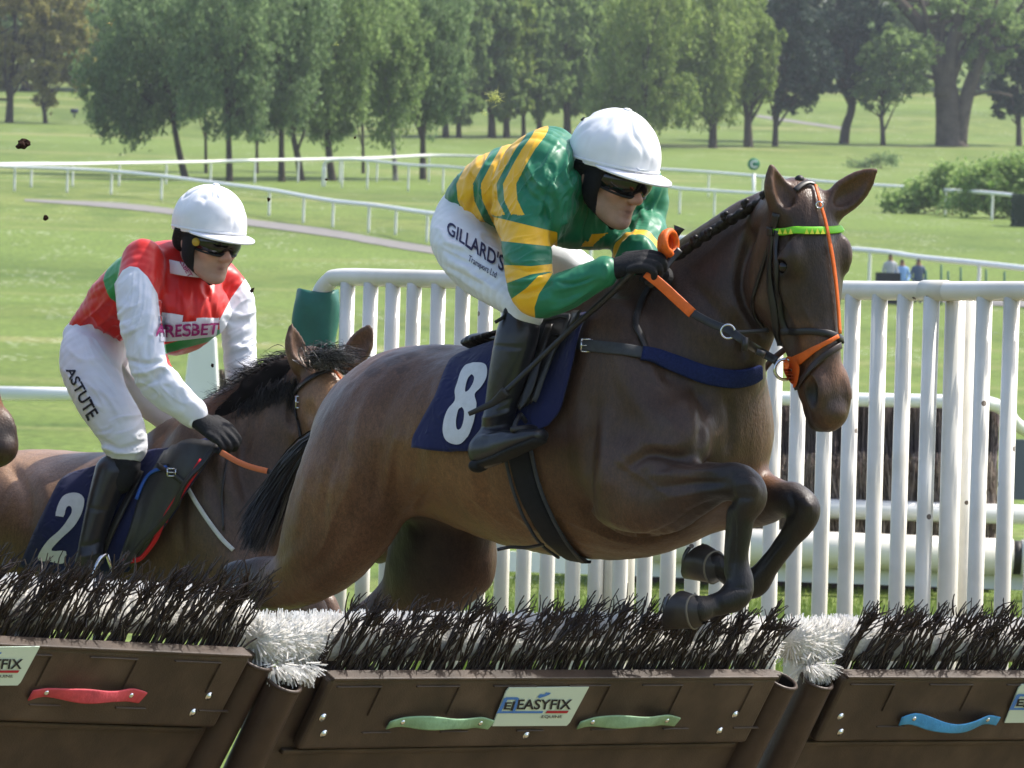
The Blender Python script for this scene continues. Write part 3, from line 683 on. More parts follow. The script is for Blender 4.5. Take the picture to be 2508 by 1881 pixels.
# ------------------------------------------------------------------ steeplechase fence seen through the palings
M_WHITE2 = mat('white_pvc', (0.62, 0.62, 0.60, 1), 0.32, 0.45, noise_amt=0.06, noise_scale=9)
M_PACK = mat('birch_packing', (0.075, 0.058, 0.055, 1), 0.9, 0.1, noise_amt=0.4, noise_scale=5)
M_BIRCHDARK = None; M_BIRCHPALE = None
def sticks_geo(P0, P1, r, rng, bend=0.0, segs=2):
    """many thin three-sided sticks from P0 to P1 (arrays)"""
    n = len(P0); D = P1 - P0; L = np.linalg.norm(D, axis=1)[:, None]; D = D / L
    a = np.cross(D, rng.normal(size=(n, 3))); a /= np.linalg.norm(a, axis=1)[:, None] + 1e-9; b = np.cross(D, a)
    rr = (r if isinstance(r, np.ndarray) else np.full(n, r))[:, None]; rings = []
    bd = (a * rng.normal(size=(n, 1)) + b * rng.normal(size=(n, 1))) * bend * L
    for i in range(segs + 1):
        t = i / segs; c = P0 + (P1 - P0) * t + bd * (4 * t * (1 - t)); tr = rr * (1 - 0.45 * t)
        for k in range(3):
            an = 2 * math.pi * k / 3; rings.append(c + a * tr * math.cos(an) + b * tr * math.sin(an))
    V = np.stack(rings, 1).reshape(-1, 3); m_ = 3 * (segs + 1); F = []
    base = np.arange(n)[:, None] * m_
    for i in range(segs):
        for k in range(3):
            q = np.array([i * 3 + k, i * 3 + (k + 1) % 3, (i + 1) * 3 + (k + 1) % 3, (i + 1) * 3 + k]); F.append(base + q)
    q = np.array([segs * 3, segs * 3 + 1, segs * 3 + 2, segs * 3 + 2]); 
    return V, np.vstack(F)
M_BIRCHDARK = leaf_material('birch_twigs', (0.05, 0.036, 0.036, 1), (0.21, 0.165, 0.155, 1), 0.02); M_BIRCHPALE = leaf_material('birch_stems', (0.09, 0.065, 0.055, 1), (0.36, 0.29, 0.25, 1), 0.02)
def chase_fence():
    rng = np.random.default_rng(9); Y = 44.0; s = mpp(Y)
    root = empty('steeplechase_fence', W(2000, 1440, Y), 'brown birch steeplechase fence with white top, seen through the white palings', 'fence')
    core = MB(); x0, x1 = 1545, 2436
    a, b_, c, d = W(x0, 990, Y + .5), W(x1, 1000, Y + .5), W(x1, 1445, Y + .5), W(x0, 1440, Y + .5)
    core.add([a, b_, c, d] + [p + Vector((0, 1.2, 0)) for p in (a, b_, c, d)], [(0, 3, 2, 1), (4, 5, 6, 7), (0, 1, 5, 4), (1, 2, 6, 5), (0, 4, 7, 3)]); core.build('packing', M_PACK, root, False)
    n = 9000; u = rng.uniform(x0, x1, n); p0 = []; p1 = []
    for x in u:
        t = rng.random(); q = W(x, 1240 - 120 * t, Y + rng.uniform(0, .4)); e = W(x + rng.normal() * 7, 985 + rng.uniform(-6, 16), Y + rng.uniform(0.1, 1.2)); p0.append(q); p1.append(e)
    V, F = sticks_geo(np.array(p0), np.array(p1), 0.006, rng, 0.02); tag(mk('birch', V, F, M_BIRCHDARK, root, False), kind='stuff')
    p0 = []; p1 = []
    for x in rng.uniform(x0, x1, 5000):
        y0 = rng.choice([1240, 1330]); q = W(x, y0, Y - rng.uniform(0, .25)); e = W(x + rng.normal() * 10, y0 - rng.uniform(50, 135), Y - rng.uniform(0.05, .3)); p0.append(q); p1.append(e)
    V, F = sticks_geo(np.array(p0), np.array(p1), 0.007, rng, 0.03); tag(mk('birch', V, F, M_BIRCHPALE, root), kind='stuff')
    b = MB(); b.tube([Vector(v) for v in catmull([tuple(W(*p)) for p in [(x0, 972, Y - .1), (1900, 976, Y - .1), (2350, 984, Y - .1), (2430, 990, Y), (2465, 1010, Y + .1), (2490, 1040, Y + .3), (2530, 1060, Y + .5)]], 5)], 17 * s, 10); b.build('top_roll', M_WHITE, root)
    b = MB(); b.tube([W(x0, 1232, Y - .3), W(2560, 1262, Y - .3)], 24 * s, 12); b.build('middle_rail', M_WHITE2, root)
    b = MB(); b.tube([W(1590, 1330, Y - .9), W(2480, 1365, Y - .9)], 44 * s, 14); b.tube([W(2500, 1366, Y - .9), W(2620, 1371, Y - .9)], 44 * s, 14); b.build('guard_rail', mat('guard_rail', (0.72, 0.68, 0.6, 1), 0.4, 0.3), root)
    b = MB(); b.tube([W(2478, 1365, Y - .9), W(2504, 1366, Y - .9)], 41 * s, 14); b.build('joint', mat('joint_dark', (0.03, 0.025, 0.02, 1), 0.5), root)
    b = MB(); p, q = W(1225, 1374, Y - .8), W(2600, 1424, Y - .8); h = Vector((0, 0, 24 * s)); b.box((p + q) / 2, (q - p) / 2, Vector((0, 0.03, 0)), h); b.build('ground_board', M_WHITE, root, False)
    # far wing, a slate-blue sheet right of the fence
    b = MB(); p = W(2498, 1150, Y + .8); b.box(p, (20 * s, 0, 0), (0, .05, 0), (0, 0, 75 * s)); b.build('wing_sheet', mat('slate_sheet', (0.16, 0.18, 0.22, 1), 0.7), root, False)
chase_fence()
# near turf: blades standing behind the palings
def near_grass():
    rng = np.random.default_rng(4); n = 42000; Y = rng.uniform(19, 46, n); px = rng.uniform(1000, 2560, n); X = np.array([(x - CX) * y / FPX for x, y in zip(px, Y)]) + 0.0
    P0 = np.stack([X, Y, np.zeros(n)], 1); P1 = P0 + np.stack([rng.normal(size=n) * .025, rng.normal(size=n) * .025, rng.uniform(.04, .1, n)], 1)
    w = np.stack([np.full(n, .006), rng.normal(size=n) * .003, np.zeros(n)], 1); V = np.stack([P0 - w, P0 + w, P1], 1).reshape(-1, 3)
    me = mesh_data('grass', V, np.arange(3 * n).reshape(n, 3), leaf_material('grass_blades', (0.11, 0.18, 0.03, 1), (0.22, 0.28, 0.06, 1)), False); tag(link('grass', me), 'short green grass behind the white palings', 'grass', kind='stuff')
near_grass()
# white rail and broad post on the left
def left_rail():
    Y = 47.0; root = empty('rail_fence', W(480, 1400, Y), 'white tubular rail and broad white post behind the rider in red', 'rail')
    b = MB(); b.tube([W(-90, 961, Y), W(470, 972, Y)], 17 * mpp(Y), 14); b.build('rail', M_WHITE, root)
    for top, bot in (((466, 527, 828), (395, 560, 1412)), ((-160, -100, 815), (-230, -70, 1400))):
        b = MB(); f = [W(top[0], top[2], Y), W(top[1], top[2] - 4, Y), W(bot[1], bot[2], Y), W(bot[0], bot[2], Y)]; bk = [p + Vector((0, .25, 0)) for p in f]
        b.add(f + bk, [(0, 3, 2, 1), (4, 5, 6, 7), (0, 1, 5, 4), (1, 2, 6, 5), (2, 3, 7, 6), (3, 0, 4, 7)]); o = b.build('post', M_WHITE, root, False)
        bv = o.modifiers.new('bevel', 'BEVEL'); bv.width = 0.02; bv.segments = 2
left_rail()
def far_birch():
    rng = np.random.default_rng(19); Y = 50.0; root = empty('birch_fence_end', W(580, 1300, Y), 'end of a brown birch fence half hidden behind the rider in red', 'fence'); b = MB(); p = W(600, 1150, Y); b.box(p, (75 * mpp(Y), 0, 0), (0, .5, 0), (0, 0, 235 * mpp(Y))); b.build('packing', M_PACK, root, False); p0 = []; p1 = []
    for x in rng.uniform(522, 678, 2200): y0 = rng.uniform(1000, 1380); p0.append(W(x, y0, Y - .52)); p1.append(W(x + rng.normal() * 6, max(905, y0 - rng.uniform(60, 160)), Y - .55 - rng.random() * .1))
    V, F = sticks_geo(np.array(p0), np.array(p1), .007, rng, .03); tag(mk('birch', V, F, M_BIRCHPALE, root), kind='stuff')
far_birch()

# ------------------------------------------------------------------ white paling wing beside the hurdle
FY = lambda x: 20.5 - (x - 855) * 0.00129
M_PAL = bpy.data.materials.new('paling_pvc')
def paling_material(m):
    m.use_nodes = True; n = m.node_tree.nodes; l = m.node_tree.links; p = n['Principled BSDF']
    p.inputs['Roughness'].default_value = 0.35; p.inputs['Specular IOR Level'].default_value = 0.45
    tc = n.new('ShaderNodeTexCoord'); oi = n.new('ShaderNodeObjectInfo')
    ad = n.new('ShaderNodeVectorMath'); ad.operation = 'ADD'; sc = n.new('ShaderNodeVectorMath'); sc.operation = 'SCALE'; sc.inputs[3].default_value = 50
    cx = n.new('ShaderNodeCombineXYZ')
    for i in range(3): l.new(oi.outputs['Random'], cx.inputs[i])
    l.new(cx.outputs[0], sc.inputs[0]); l.new(tc.outputs['Object'], ad.inputs[0]); l.new(sc.outputs[0], ad.inputs[1])
    vo = n.new('ShaderNodeTexVoronoi'); vo.inputs['Scale'].default_value = 9; l.new(ad.outputs[0], vo.inputs['Vector'])
    lt = n.new('ShaderNodeMath'); lt.operation = 'LESS_THAN'; lt.inputs[1].default_value = 0.075; l.new(vo.outputs['Distance'], lt.inputs[0])
    nz = n.new('ShaderNodeTexNoise'); nz.inputs['Scale'].default_value = 5; nz.inputs['Detail'].default_value = 8; l.new(ad.outputs[0], nz.inputs['Vector'])
    mr = n.new('ShaderNodeMapRange'); mr.inputs[1].default_value = .3; mr.inputs[2].default_value = .75; l.new(nz.outputs[0], mr.inputs[0])
    m1 = n.new('ShaderNodeMix'); m1.data_type = 'RGBA'; m1.inputs[6].default_value = (0.77, 0.745, 0.69, 1); m1.inputs[7].default_value = (0.55, 0.52, 0.43, 1); l.new(mr.outputs[0], m1.inputs[0])
    m2 = n.new('ShaderNodeMix'); m2.data_type = 'RGBA'; l.new(lt.outputs[0], m2.inputs[0]); l.new(m1.outputs[2], m2.inputs[6]); m2.inputs[7].default_value = (0.1, 0.075, 0.05, 1); l.new(m2.outputs[2], p.inputs['Base Color'])
paling_material(M_PAL)
def wing():
    root = empty('paling_wing', W(855, 1800, 20.5), 'white plastic paling wing with a tubular top rail behind the leading horse', 'fence')
    pts = [(776, 1000, 20.62), (777, 860, 20.62), (778, 770, 20.6), (786, 718, 20.58), (806, 690, 20.56), (838, 679, 20.52), (1000, 682, FY(1000)), (1500, 695, FY(1500)), (2085, 711, FY(2085)), (2600, 713, FY(2600))]
    b = MB(); b.tube([Vector(v) for v in catmull([tuple(W(*p)) for p in pts], 6)], 0.0295, 14); b.build('top_rail', M_PAL, root)
    b = MB(); b.tube([W(2262, 711.5, FY(2262)), W(2320, 712, FY(2320))], 0.0318, 14); b.build('sleeve', M_PAL, root)
    xs = [853, 909, 962, 1017, 1075, 1132, 1189]; x = 1189.0
    for i in range(15): x += 56.8 + 6.4 * i / 14; xs.append(x)
    xs += [2155, 2218, 2282, 2411, 2477, 2543]
    me = None
    for x in xs:
        Y = FY(x) - 0.004; t = W(x, 692 + 24 * (x - 855) / 1650, Y); z1 = t.z - 0.0
        if me is None:
            V, F = tube_geo([(0, 0, -2.0), (0, 0, 0)], 0.0247, 14); me = mesh_data('picket', V, F, M_PAL)
        jx = (random.random() - .5) * 0.006
        o = link('picket', me, root, Matrix.Translation((t.x + jx, Y, z1)) @ Matrix.Rotation((random.random() - .5) * 0.008, 4, 'Y'))
    for x in (1518, 2341):
        Y = FY(x) + 0.07; t = W(x, 695 + 24 * (x - 855) / 1650, Y); b = MB(); b.tube([(t.x, Y, -0.02), (t.x, Y, t.z + .02)], 0.031, 14); b.tube([(t.x + .06, Y + .1, -0.02), (t.x + .05, Y + .1, t.z)], 0.02, 10); b.build('post', M_PAL, root)
    # green sheeting wrapped round the end
    V = []; F = []; n = 28; st = [(778, 712, 46, 38), (776, 740, 52, 44), (772, 790, 53, 45), (770, 850, 50, 42), (773, 950, 47, 40), (780, 1100, 44, 40), (786, 1300, 44, 40), (795, 1500, 46, 40), (797, 1700, 46, 40)]
    S = catmull(st, 4)
    for i, (x, y, a, c) in enumerate(S):
        o = W(x, y, 20.6)
        for k in range(n):
            an = 2 * math.pi * k / n; f = (abs(math.cos(an)) ** 3 + abs(math.sin(an)) ** 3) ** (-1 / 3) * (.98 + 0.05 * math.sin(3 * an + i * 0.35) + 0.035 * math.sin(5 * an - i * 0.5))
            V.append(o + Vector((math.cos(an) * a * f * mpp(20.6), math.sin(an) * c * f * mpp(20.6), 0.006 * math.sin(2 * an + 1))))
    for i in range(len(S) - 1):
        for k in range(n): F.append((i * n + k, i * n + (k + 1) % n, (i + 1) * n + (k + 1) % n, (i + 1) * n + k))
    o = mk('end_sheeting', V, F, mat('green_sheet', hexc(40, 96, 84), 0.45, 0.35, noise_amt=0.15, noise_scale=15, bump=0.6, bump_scale=18), root)
    so = o.modifiers.new('thick', 'SOLIDIFY'); so.thickness = 0.004
random.seed(3); wing()

# brown ground sheet added along the hurdle to cut green bounce off the grass
V = []; F = []; nn_ = 40
for i in range(nn_ + 1):
    t = i / nn_; c = Vector((-4.5 + 9 * t, 11.5 + 8.5 * t, 0.012)); nrm = Vector((0.75, -0.66, 0)); w = 1.9 + .35 * math.sin(7 * t) + .2 * math.sin(19 * t + 1)
    V += [c - nrm * w, c, c + nrm * w * 1.2]
for i in range(nn_): F += [(3 * i, 3 * i + 1, 3 * i + 4, 3 * i + 3), (3 * i + 1, 3 * i + 2, 3 * i + 5, 3 * i + 4)]
tag(mk('bounce_damper', V, F, mat('bounce_damper_brown', (0.13, 0.105, 0.06, 1), .95, .1, color2=(0.2, 0.16, 0.09, 1), noise_scale=3), None), kind='structure')

# ------------------------------------------------------------------ the hurdle: three leaning sections
M_HBOARD = mat('brown_moulded_plastic', (0.034, 0.021, 0.013, 1), 0.45, 0.4, color2=(0.066, 0.044, 0.03, 1), noise_amt=0.28, noise_scale=6, bump=0.35, bump_scale=260)
M_HTUBE = mat('brown_tube', (0.05, 0.031, 0.021, 1), 0.45, 0.35, noise_amt=0.25, noise_scale=18, bump=0.3, bump_scale=120)
M_TUBEIN = mat('tube_inside', (0.012, 0.008, 0.006, 1), 0.8)
M_BOLT = mat('bolt_steel', (0.7, 0.72, 0.74, 1), 0.18, 0.5, metal=1.0)
M_TWIG = mat('black_brush', (0.028, 0.017, 0.014, 1), 0.4, 0.4)
M_BRISTLE = leaf_material('white_bristle', (0.7, 0.68, 0.64, 1), (0.85, 0.85, 0.85, 1), 0.4)
M_CORE = mat('bristle_core', (0.62, 0.6, 0.56, 1), 0.9, 0.1, noise_amt=0.25, noise_scale=120, bump=1.0, bump_scale=160)
M_SIGN = mat('pale_sign', hexc(196, 212, 196), 0.5, 0.3)
M_INK = mat('sign_ink', (0.012, 0.014, 0.018, 1), 0.5); M_BLUE = mat('sign_blue', hexc(70, 120, 190), 0.5); M_REDINK = mat('sign_red', hexc(170, 30, 45), 0.5)
def frame_of(p0, p1, lean=30):
    a, b = W(*p0), W(*p1); L = (b - a).length; r = (b - a).normalized(); nh = Vector((r.y, -r.x, 0)).normalized()
    zup = nh.cross(r) * -1 if nh.cross(r).z < 0 else nh.cross(r)
    u = (zup * math.cos(math.radians(lean)) + nh * math.sin(math.radians(lean))).normalized(); nf = r.cross(u) * -1
    if nf.y > 0: nf = -nf
    return a, L, r, u, nf
def plane_pt(fr, px, py, d):
    a, L, r, u, nf = fr; o = a + nf * d; dr = ray(px, py); t = (o - CAM).dot(nf) / dr.dot(nf); return CAM + dr * t
def to_loc(fr, p): a, L, r, u, nf = fr; q = p - a; return q.dot(r), q.dot(u)
def hurdle(label, p0, p1, straps, sign_px, bolts, seed, ls=-0.062, left_tube=True, right_tube=True, tuft=None, height=0.165):
    fr = frame_of(p0, p1); a, L, r, u, nf = fr; rng = np.random.default_rng(seed)
    pt = lambda s, h, d: a + r * s + u * h + nf * d
    root = empty('hurdle_section', Vector((a.x, a.y, 0)), label, 'hurdle', 'hurdle sections')
    D0, D1 = 0.0, 0.028
    def slab(name, s0, s1, h0, h1, d0, d1, m_, skew=0.0, bev=0.006, par=root):
        b = MB(); V = [pt(s, h, d) for d in (d0, d1) for (s, h) in ((s0, h0), (s1, h0), (s1, h1), (s0, h1))]
        b.add(V, [(0, 3, 2, 1), (4, 5, 6, 7), (0, 1, 5, 4), (1, 2, 6, 5), (2, 3, 7, 6), (3, 0, 4, 7)]); o = b.build(name, m_, par, False)
        bm = bmesh.new(); bm.from_mesh(o.data); bmesh.ops.recalc_face_normals(bm, faces=bm.faces[:]); bm.to_mesh(o.data); bm.free()
        if bev: md = o.modifiers.new('bevel', 'BEVEL'); md.width = bev; md.segments = 3
        return o
    slab('lower_panel', ls - 0.02, L + 0.06, -0.95, -0.014, -0.03, -0.007, M_HBOARD)
    slab('lip', -0.02, L - 0.01, -0.226, -0.212, -0.012, 0.006, M_HBOARD, bev=0.004)
    board = slab('board', 0, L, -0.2, 0.0, -0.004, D1, M_HBOARD, bev=0.012)
    slab('top_flange', 0.005, L - 0.005, -0.004, 0.005, -0.006, D1 + 0.004, M_HBOARD, bev=0.003)
    # moulded pockets on the board: low ribs
    n = max(2, int(L / 0.27)); w = L / n
    for i in range(n):
        s0 = i * w + 0.03; s1 = s0 + w * 0.55
        for (sa, ha, sb, hb) in ((s0, -0.02, s1, -0.02), (s1, -0.02, s1, -0.10), (s1 + 0.01, -0.15, s1 + w * 0.38, -0.15)):
            sa, sb = min(sa, sb) - .002, max(sa, sb) + .002; ha, hb = min(ha, hb) - .002, max(ha, hb) + .002
            slab('moulded_rib', sa, sb, ha, hb, D1 - 0.004, D1 + 0.0045, M_HBOARD, bev=0.002, par=board)
    for s_, on in ((ls, left_tube), (L + 0.06, right_tube)):
        if not on: continue
        b = MB(); top = -0.03; R = 0.044; ax0 = pt(s_, -0.95, -0.005); ax1 = pt(s_, top, -0.005)
        b.tube([ax0, ax1], R, 18, caps=False); b.tube([ax1, ax0.lerp(ax1, 0.8)], R * 0.84, 18, caps=False, mi=1)
        ring = []
        for k in range(25):
            an = 2 * math.pi * k / 24; ring.append(ax1 + r * (math.cos(an) * R * 0.95) + nf * (math.sin(an) * R * 0.95))
        b.tube(ring, 0.0055, 8, caps=False); b.tube([ax1 - u * .05, ax1 - u * 0.051], R * .84, 18, mi=1)
        b.build('end_tube', [M_HTUBE, M_TUBEIN], root)
    for (x, y) in bolts:
        p = plane_pt(fr, x, y, D1); b = MB(); b.ball(p, (0.0075, 0.0075, 0.006), 12, 6, axes=(r, u, nf)); b.tube([p, p + nf * 0.002], 0.011, 14); b.build('bolt', M_BOLT, root)
    for (x0, y0, x1, y1, colr, bow) in straps:
        A, B_ = plane_pt(fr, x0, y0, D1), plane_pt(fr, x1, y1, D1); d = (B_ - A); Ls = d.length; d.normalize(); up = nf.cross(d); up = up if up.z > 0 else -up
        cs = mat('strap_' + str(seed) + str(int(x0)), colr, 0.6, 0.3, noise_amt=0.25, noise_scale=22, bump=0.5, bump_scale=90)
        st_ = []; ws = []
        for k in range(25):
            t = -0.16 + 1.32 * k / 24; tt = min(max(t, 0), 1); lift = 0.03 * math.sin(math.pi * tt); tail = (-t if t < 0 else (t - 1 if t > 1 else 0))
            st_.append((A + d * (t * Ls) + nf * (0.003 + lift + 0.02 * tail) + up * (bow * math.sin(math.pi * tt) - tail * 0.06 * (1 if t < 0 else 0.6)), (nf + up * 0.25 * math.sin(5 * t + seed)).normalized())); ws.append(0.031 + 0.005 * math.sin(9 * t + seed))
        o = ribbon('strap_handle', st_, ws, cs, root, 0.003, 0.001)
        for P_ in (A, B_):
            b = MB(); q = P_ + nf * 0.009; b.ball(q, (0.0075, 0.0075, 0.006), 12, 6, axes=(r, u, nf)); b.build('bolt', M_BOLT, o)
    if sign_px:
        loops = [plane_pt(fr, x, y, D1 + 0.003) for x, y in sign_px]; b = MB(); b.add(loops + [p + nf * 0.003 for p in loops], [tuple(range(len(loops), 2 * len(loops)))] + [(i, (i + 1) % len(loops), len(loops) + (i + 1) % len(loops), len(loops) + i) for i in range(len(loops))])
        sg = b.build('sign', M_SIGN, root, False)
        c0 = sign_px[0]; sc = 1.0
        def on(x, y, d=0.0085): return plane_pt(fr, x, y, D1 + d)
        X0 = sign_px[0][0] - 1246; Y0 = sign_px[0][1] - 1683
        def text(t, x0, yb, x1, yt, sl, m_, off=0.02, d=0.0085):
            V, F = text_mesh(t, off); xs = [v.x for v in V]; ys = [v.y for v in V]
            Q = []
            for v in V:
                uu = (v.x - min(xs)) / (max(xs) - min(xs)); vv = (v.y - min(ys)) / (max(ys) - min(ys)); y = yb + (yt - yb) * vv
                Q.append(on(X0 + x0 + (x1 - x0) * uu + sl * (yb - y), Y0 + y, d))
            mk('lettering', Q, F, m_, sg, False)
        def poly(P_, m_, d=0.008): mk('print', [on(X0 + x, Y0 + y, d) for x, y in P_], [tuple(range(len(P_)))], m_, sg, False)
        text('EASYFIX', 1265, 1738, 1398, 1713, 0.2, M_INK, 0.022)
        text('EQUINE', 1326, 1760, 1376, 1752, 0.15, M_INK, 0.012)
        poly([(1336, 1747), (1389, 1747), (1393, 1741), (1340, 1741)], M_REDINK); poly([(1218, 1747), (1328, 1747), (1331, 1742), (1222, 1742)], M_BLUE)
        poly([(1216, 1748), (1235, 1710), (1240, 1708), (1268, 1708), (1272, 1711), (1262, 1742), (1255, 1742), (1264, 1714), (1243, 1714), (1227, 1744)], M_BLUE, 0.0082)
        text('E', 1233, 1738, 1250, 1720, 0.25, M_INK, 0.03); poly([(1256, 1740), (1263, 1718), (1258, 1718), (1250, 1740)], M_INK, 0.0086)
        poly([(1316, 1708), (1324, 1700), (1334, 1701), (1338, 1696), (1350, 1697), (1346, 1701), (1340, 1704), (1332, 1707), (1322, 1710)], M_BLUE)
    # dark brush: springy plastic twigs rooted behind the board
    p0_, p1_, rr = [], [], []
    nc = int(L / 0.032)
    for i in range(nc):
        sc = (i + rng.uniform(0, 1)) * L / nc; hgt = height * rng.uniform(0.7, 1.12); sway = rng.normal(0.028, 0.016)
        for k in range(rng.integers(5, 10)):
            s0 = sc + rng.normal() * 0.007; d0 = -0.022 - abs(rng.normal()) * 0.012; hh = hgt * rng.uniform(.55, .8); P_ = lambda q, j=0.0: np.array(pt(s0 + sway * q ** 1.3 + rng.normal() * j, -.03 + (hh + .03) * q, d0 + rng.normal() * j - .012 * q))
            a_, b_, c_ = P_(0), P_(.5, .0045), P_(1, .008); p0_ += [a_, b_]; p1_ += [b_, c_]; rr += [0.0036, 0.003]
            for q in range(rng.integers(2, 4)):
                e = c_ + np.array(u) * (hgt - hh) * rng.uniform(.5, 1.3) + np.array(r) * rng.normal(.012, .016) + np.array(nf) * rng.normal() * .014; p0_.append(c_); p1_.append(e); rr.append(0.0026)
        for k in range(3):
            s0 = sc + rng.normal() * .014; a_ = np.array(pt(s0, -.03, -.016 - rng.random() * .01)); p0_.append(a_); p1_.append(np.array(pt(s0 + rng.normal(.012, .01), rng.uniform(.012, .05), -.02 - rng.random() * .015))); rr.append(.0036)
    V, F = sticks_geo(np.array(p0_), np.array(p1_), np.array(rr), rng, 0.07, 3); tag(mk('brush', V, F, M_TWIG, root), kind='stuff')
    # white bristle roll behind the twigs
    def bristles(name, s0, s1, hc, dc, R, N, droop=0.0):
        s_ = rng.uniform(s0, s1, N); an = (rng.uniform(-2.6, .55, N) if droop == 0 else rng.uniform(0, 2 * math.pi, N)); an = np.where((s_ < 0.01) | (s_ > L - 0.01), rng.uniform(0, 2 * math.pi, N), an); ln = R * rng.uniform(0.75, 1.12, N)
        r3, u3, n3, a3 = np.array(r), np.array(u), np.array(nf), np.array(a); c = a3 + s_[:, None] * r3 + hc * u3 + dc * n3
        dv = np.cos(an)[:, None] * u3 + np.sin(an)[:, None] * n3 + rng.normal(size=(N, 1)) * 0.28 * r3 + rng.normal(size=(N, 3)) * 0.15 - np.array([0, 0, droop]) ; dv /= np.linalg.norm(dv, axis=1)[:, None]
        A_ = c + dv * R * 0.35; B_ = c + dv * ln[:, None]; w = np.cross(dv, rng.normal(size=(N, 3))); w /= np.linalg.norm(w, axis=1)[:, None]; w *= 0.0019
        V = np.stack([A_ - w, A_ + w, B_ + w * .8, B_ - w * .8], 1).reshape(-1, 3); tag(mk(name, V, np.arange(4 * N).reshape(N, 4), M_BRISTLE, root, False), kind='stuff')
    bristles('white_brush', ls - 0.05, L + 0.05, 0.028, -0.1, 0.066, int(12000 * L)); b = MB(); b.tube([pt(ls - 0.05, .028, -.1), pt(L + .05, .028, -.1)], 0.05, 12); b.build('brush_core', M_CORE, root)
    if tuft: bristles('white_tuft', tuft[0], tuft[1], 0.005, -0.035, 0.055, 600, 1.1)
    return fr
SIGN = [(1246, 1683), (1441, 1681), (1394, 1768), (1386, 1776), (1204, 1777), (1238, 1692)]
def shift(P, dx, dy): return [(x + dx, y + dy) for x, y in P]
random.seed(1)
hurdle('left hurdle section with a red strap handle and long dark brush', (-480, 1541, 13.15), (600, 1592, 14.3), [(107, 1690, 314, 1697, hexc(190, 70, 80), 0.008)], shift(SIGN, -1345, -99), [(511, 1705), (472, 1745)], 11, tuft=None, height=0.185)
hurdle('middle hurdle section with two pale green strap handles and a full sign', (794, 1648, 14.45), (1891, 1645, 15.66), [(980, 1763, 1170, 1765, hexc(130, 165, 130), 0.012), (1445, 1763, 1627, 1759, hexc(130, 160, 125), 0.014)], SIGN, [(790, 1757), (792, 1797), (1288, 1801), (1800, 1750), (1762, 1790)], 12, ls=-0.115, tuft=(-0.15, -0.02))
hurdle('right hurdle section with a blue strap handle, cut off by the frame', (2055, 1645, 15.85), (3150, 1650, 17.1), [(2233, 1755, 2413, 1757, hexc(70, 145, 195), -0.014)], shift(SIGN, 1255, -8), [(2058, 1755), (2058, 1793)], 13, tuft=(-0.10, -0.01))
# ------------------------------------------------------------------ horses
def smooth01(x): x = np.clip(x, 0, 1); return x * x * (3 - 2 * x)
def limb_st(st, S, sc=1.0):
    """stations (px, py, Y, half width in photograph pixels, half width along side in m) -> world stations whose outline has that width"""
    S = Vector(S).normalized(); P = [W(p[0], p[1], p[2]) for p in st]; out = []
    for i, p in enumerate(st):
        t = P[min(i + 1, len(P) - 1)] - P[max(i - 1, 0)]; t.normalize(); n = t.cross(S)
        if n.length < 0.2: n = Vector((0, 0, 1))
        n.normalize(); e = Vector((-t.z, 0, t.x))
        e = e.normalized() if e.length > 0.15 else Vector((0, 0, 1))
        w = p[3] * mpp(p[2]) * sc; b = p[4]
        ne = max(abs(n.dot(e)), 0.35); a = math.sqrt(max(w * w - (b * S.dot(e)) ** 2, (0.45 * w) ** 2)) / ne
        out.append((*P[i], a, b))
    return out
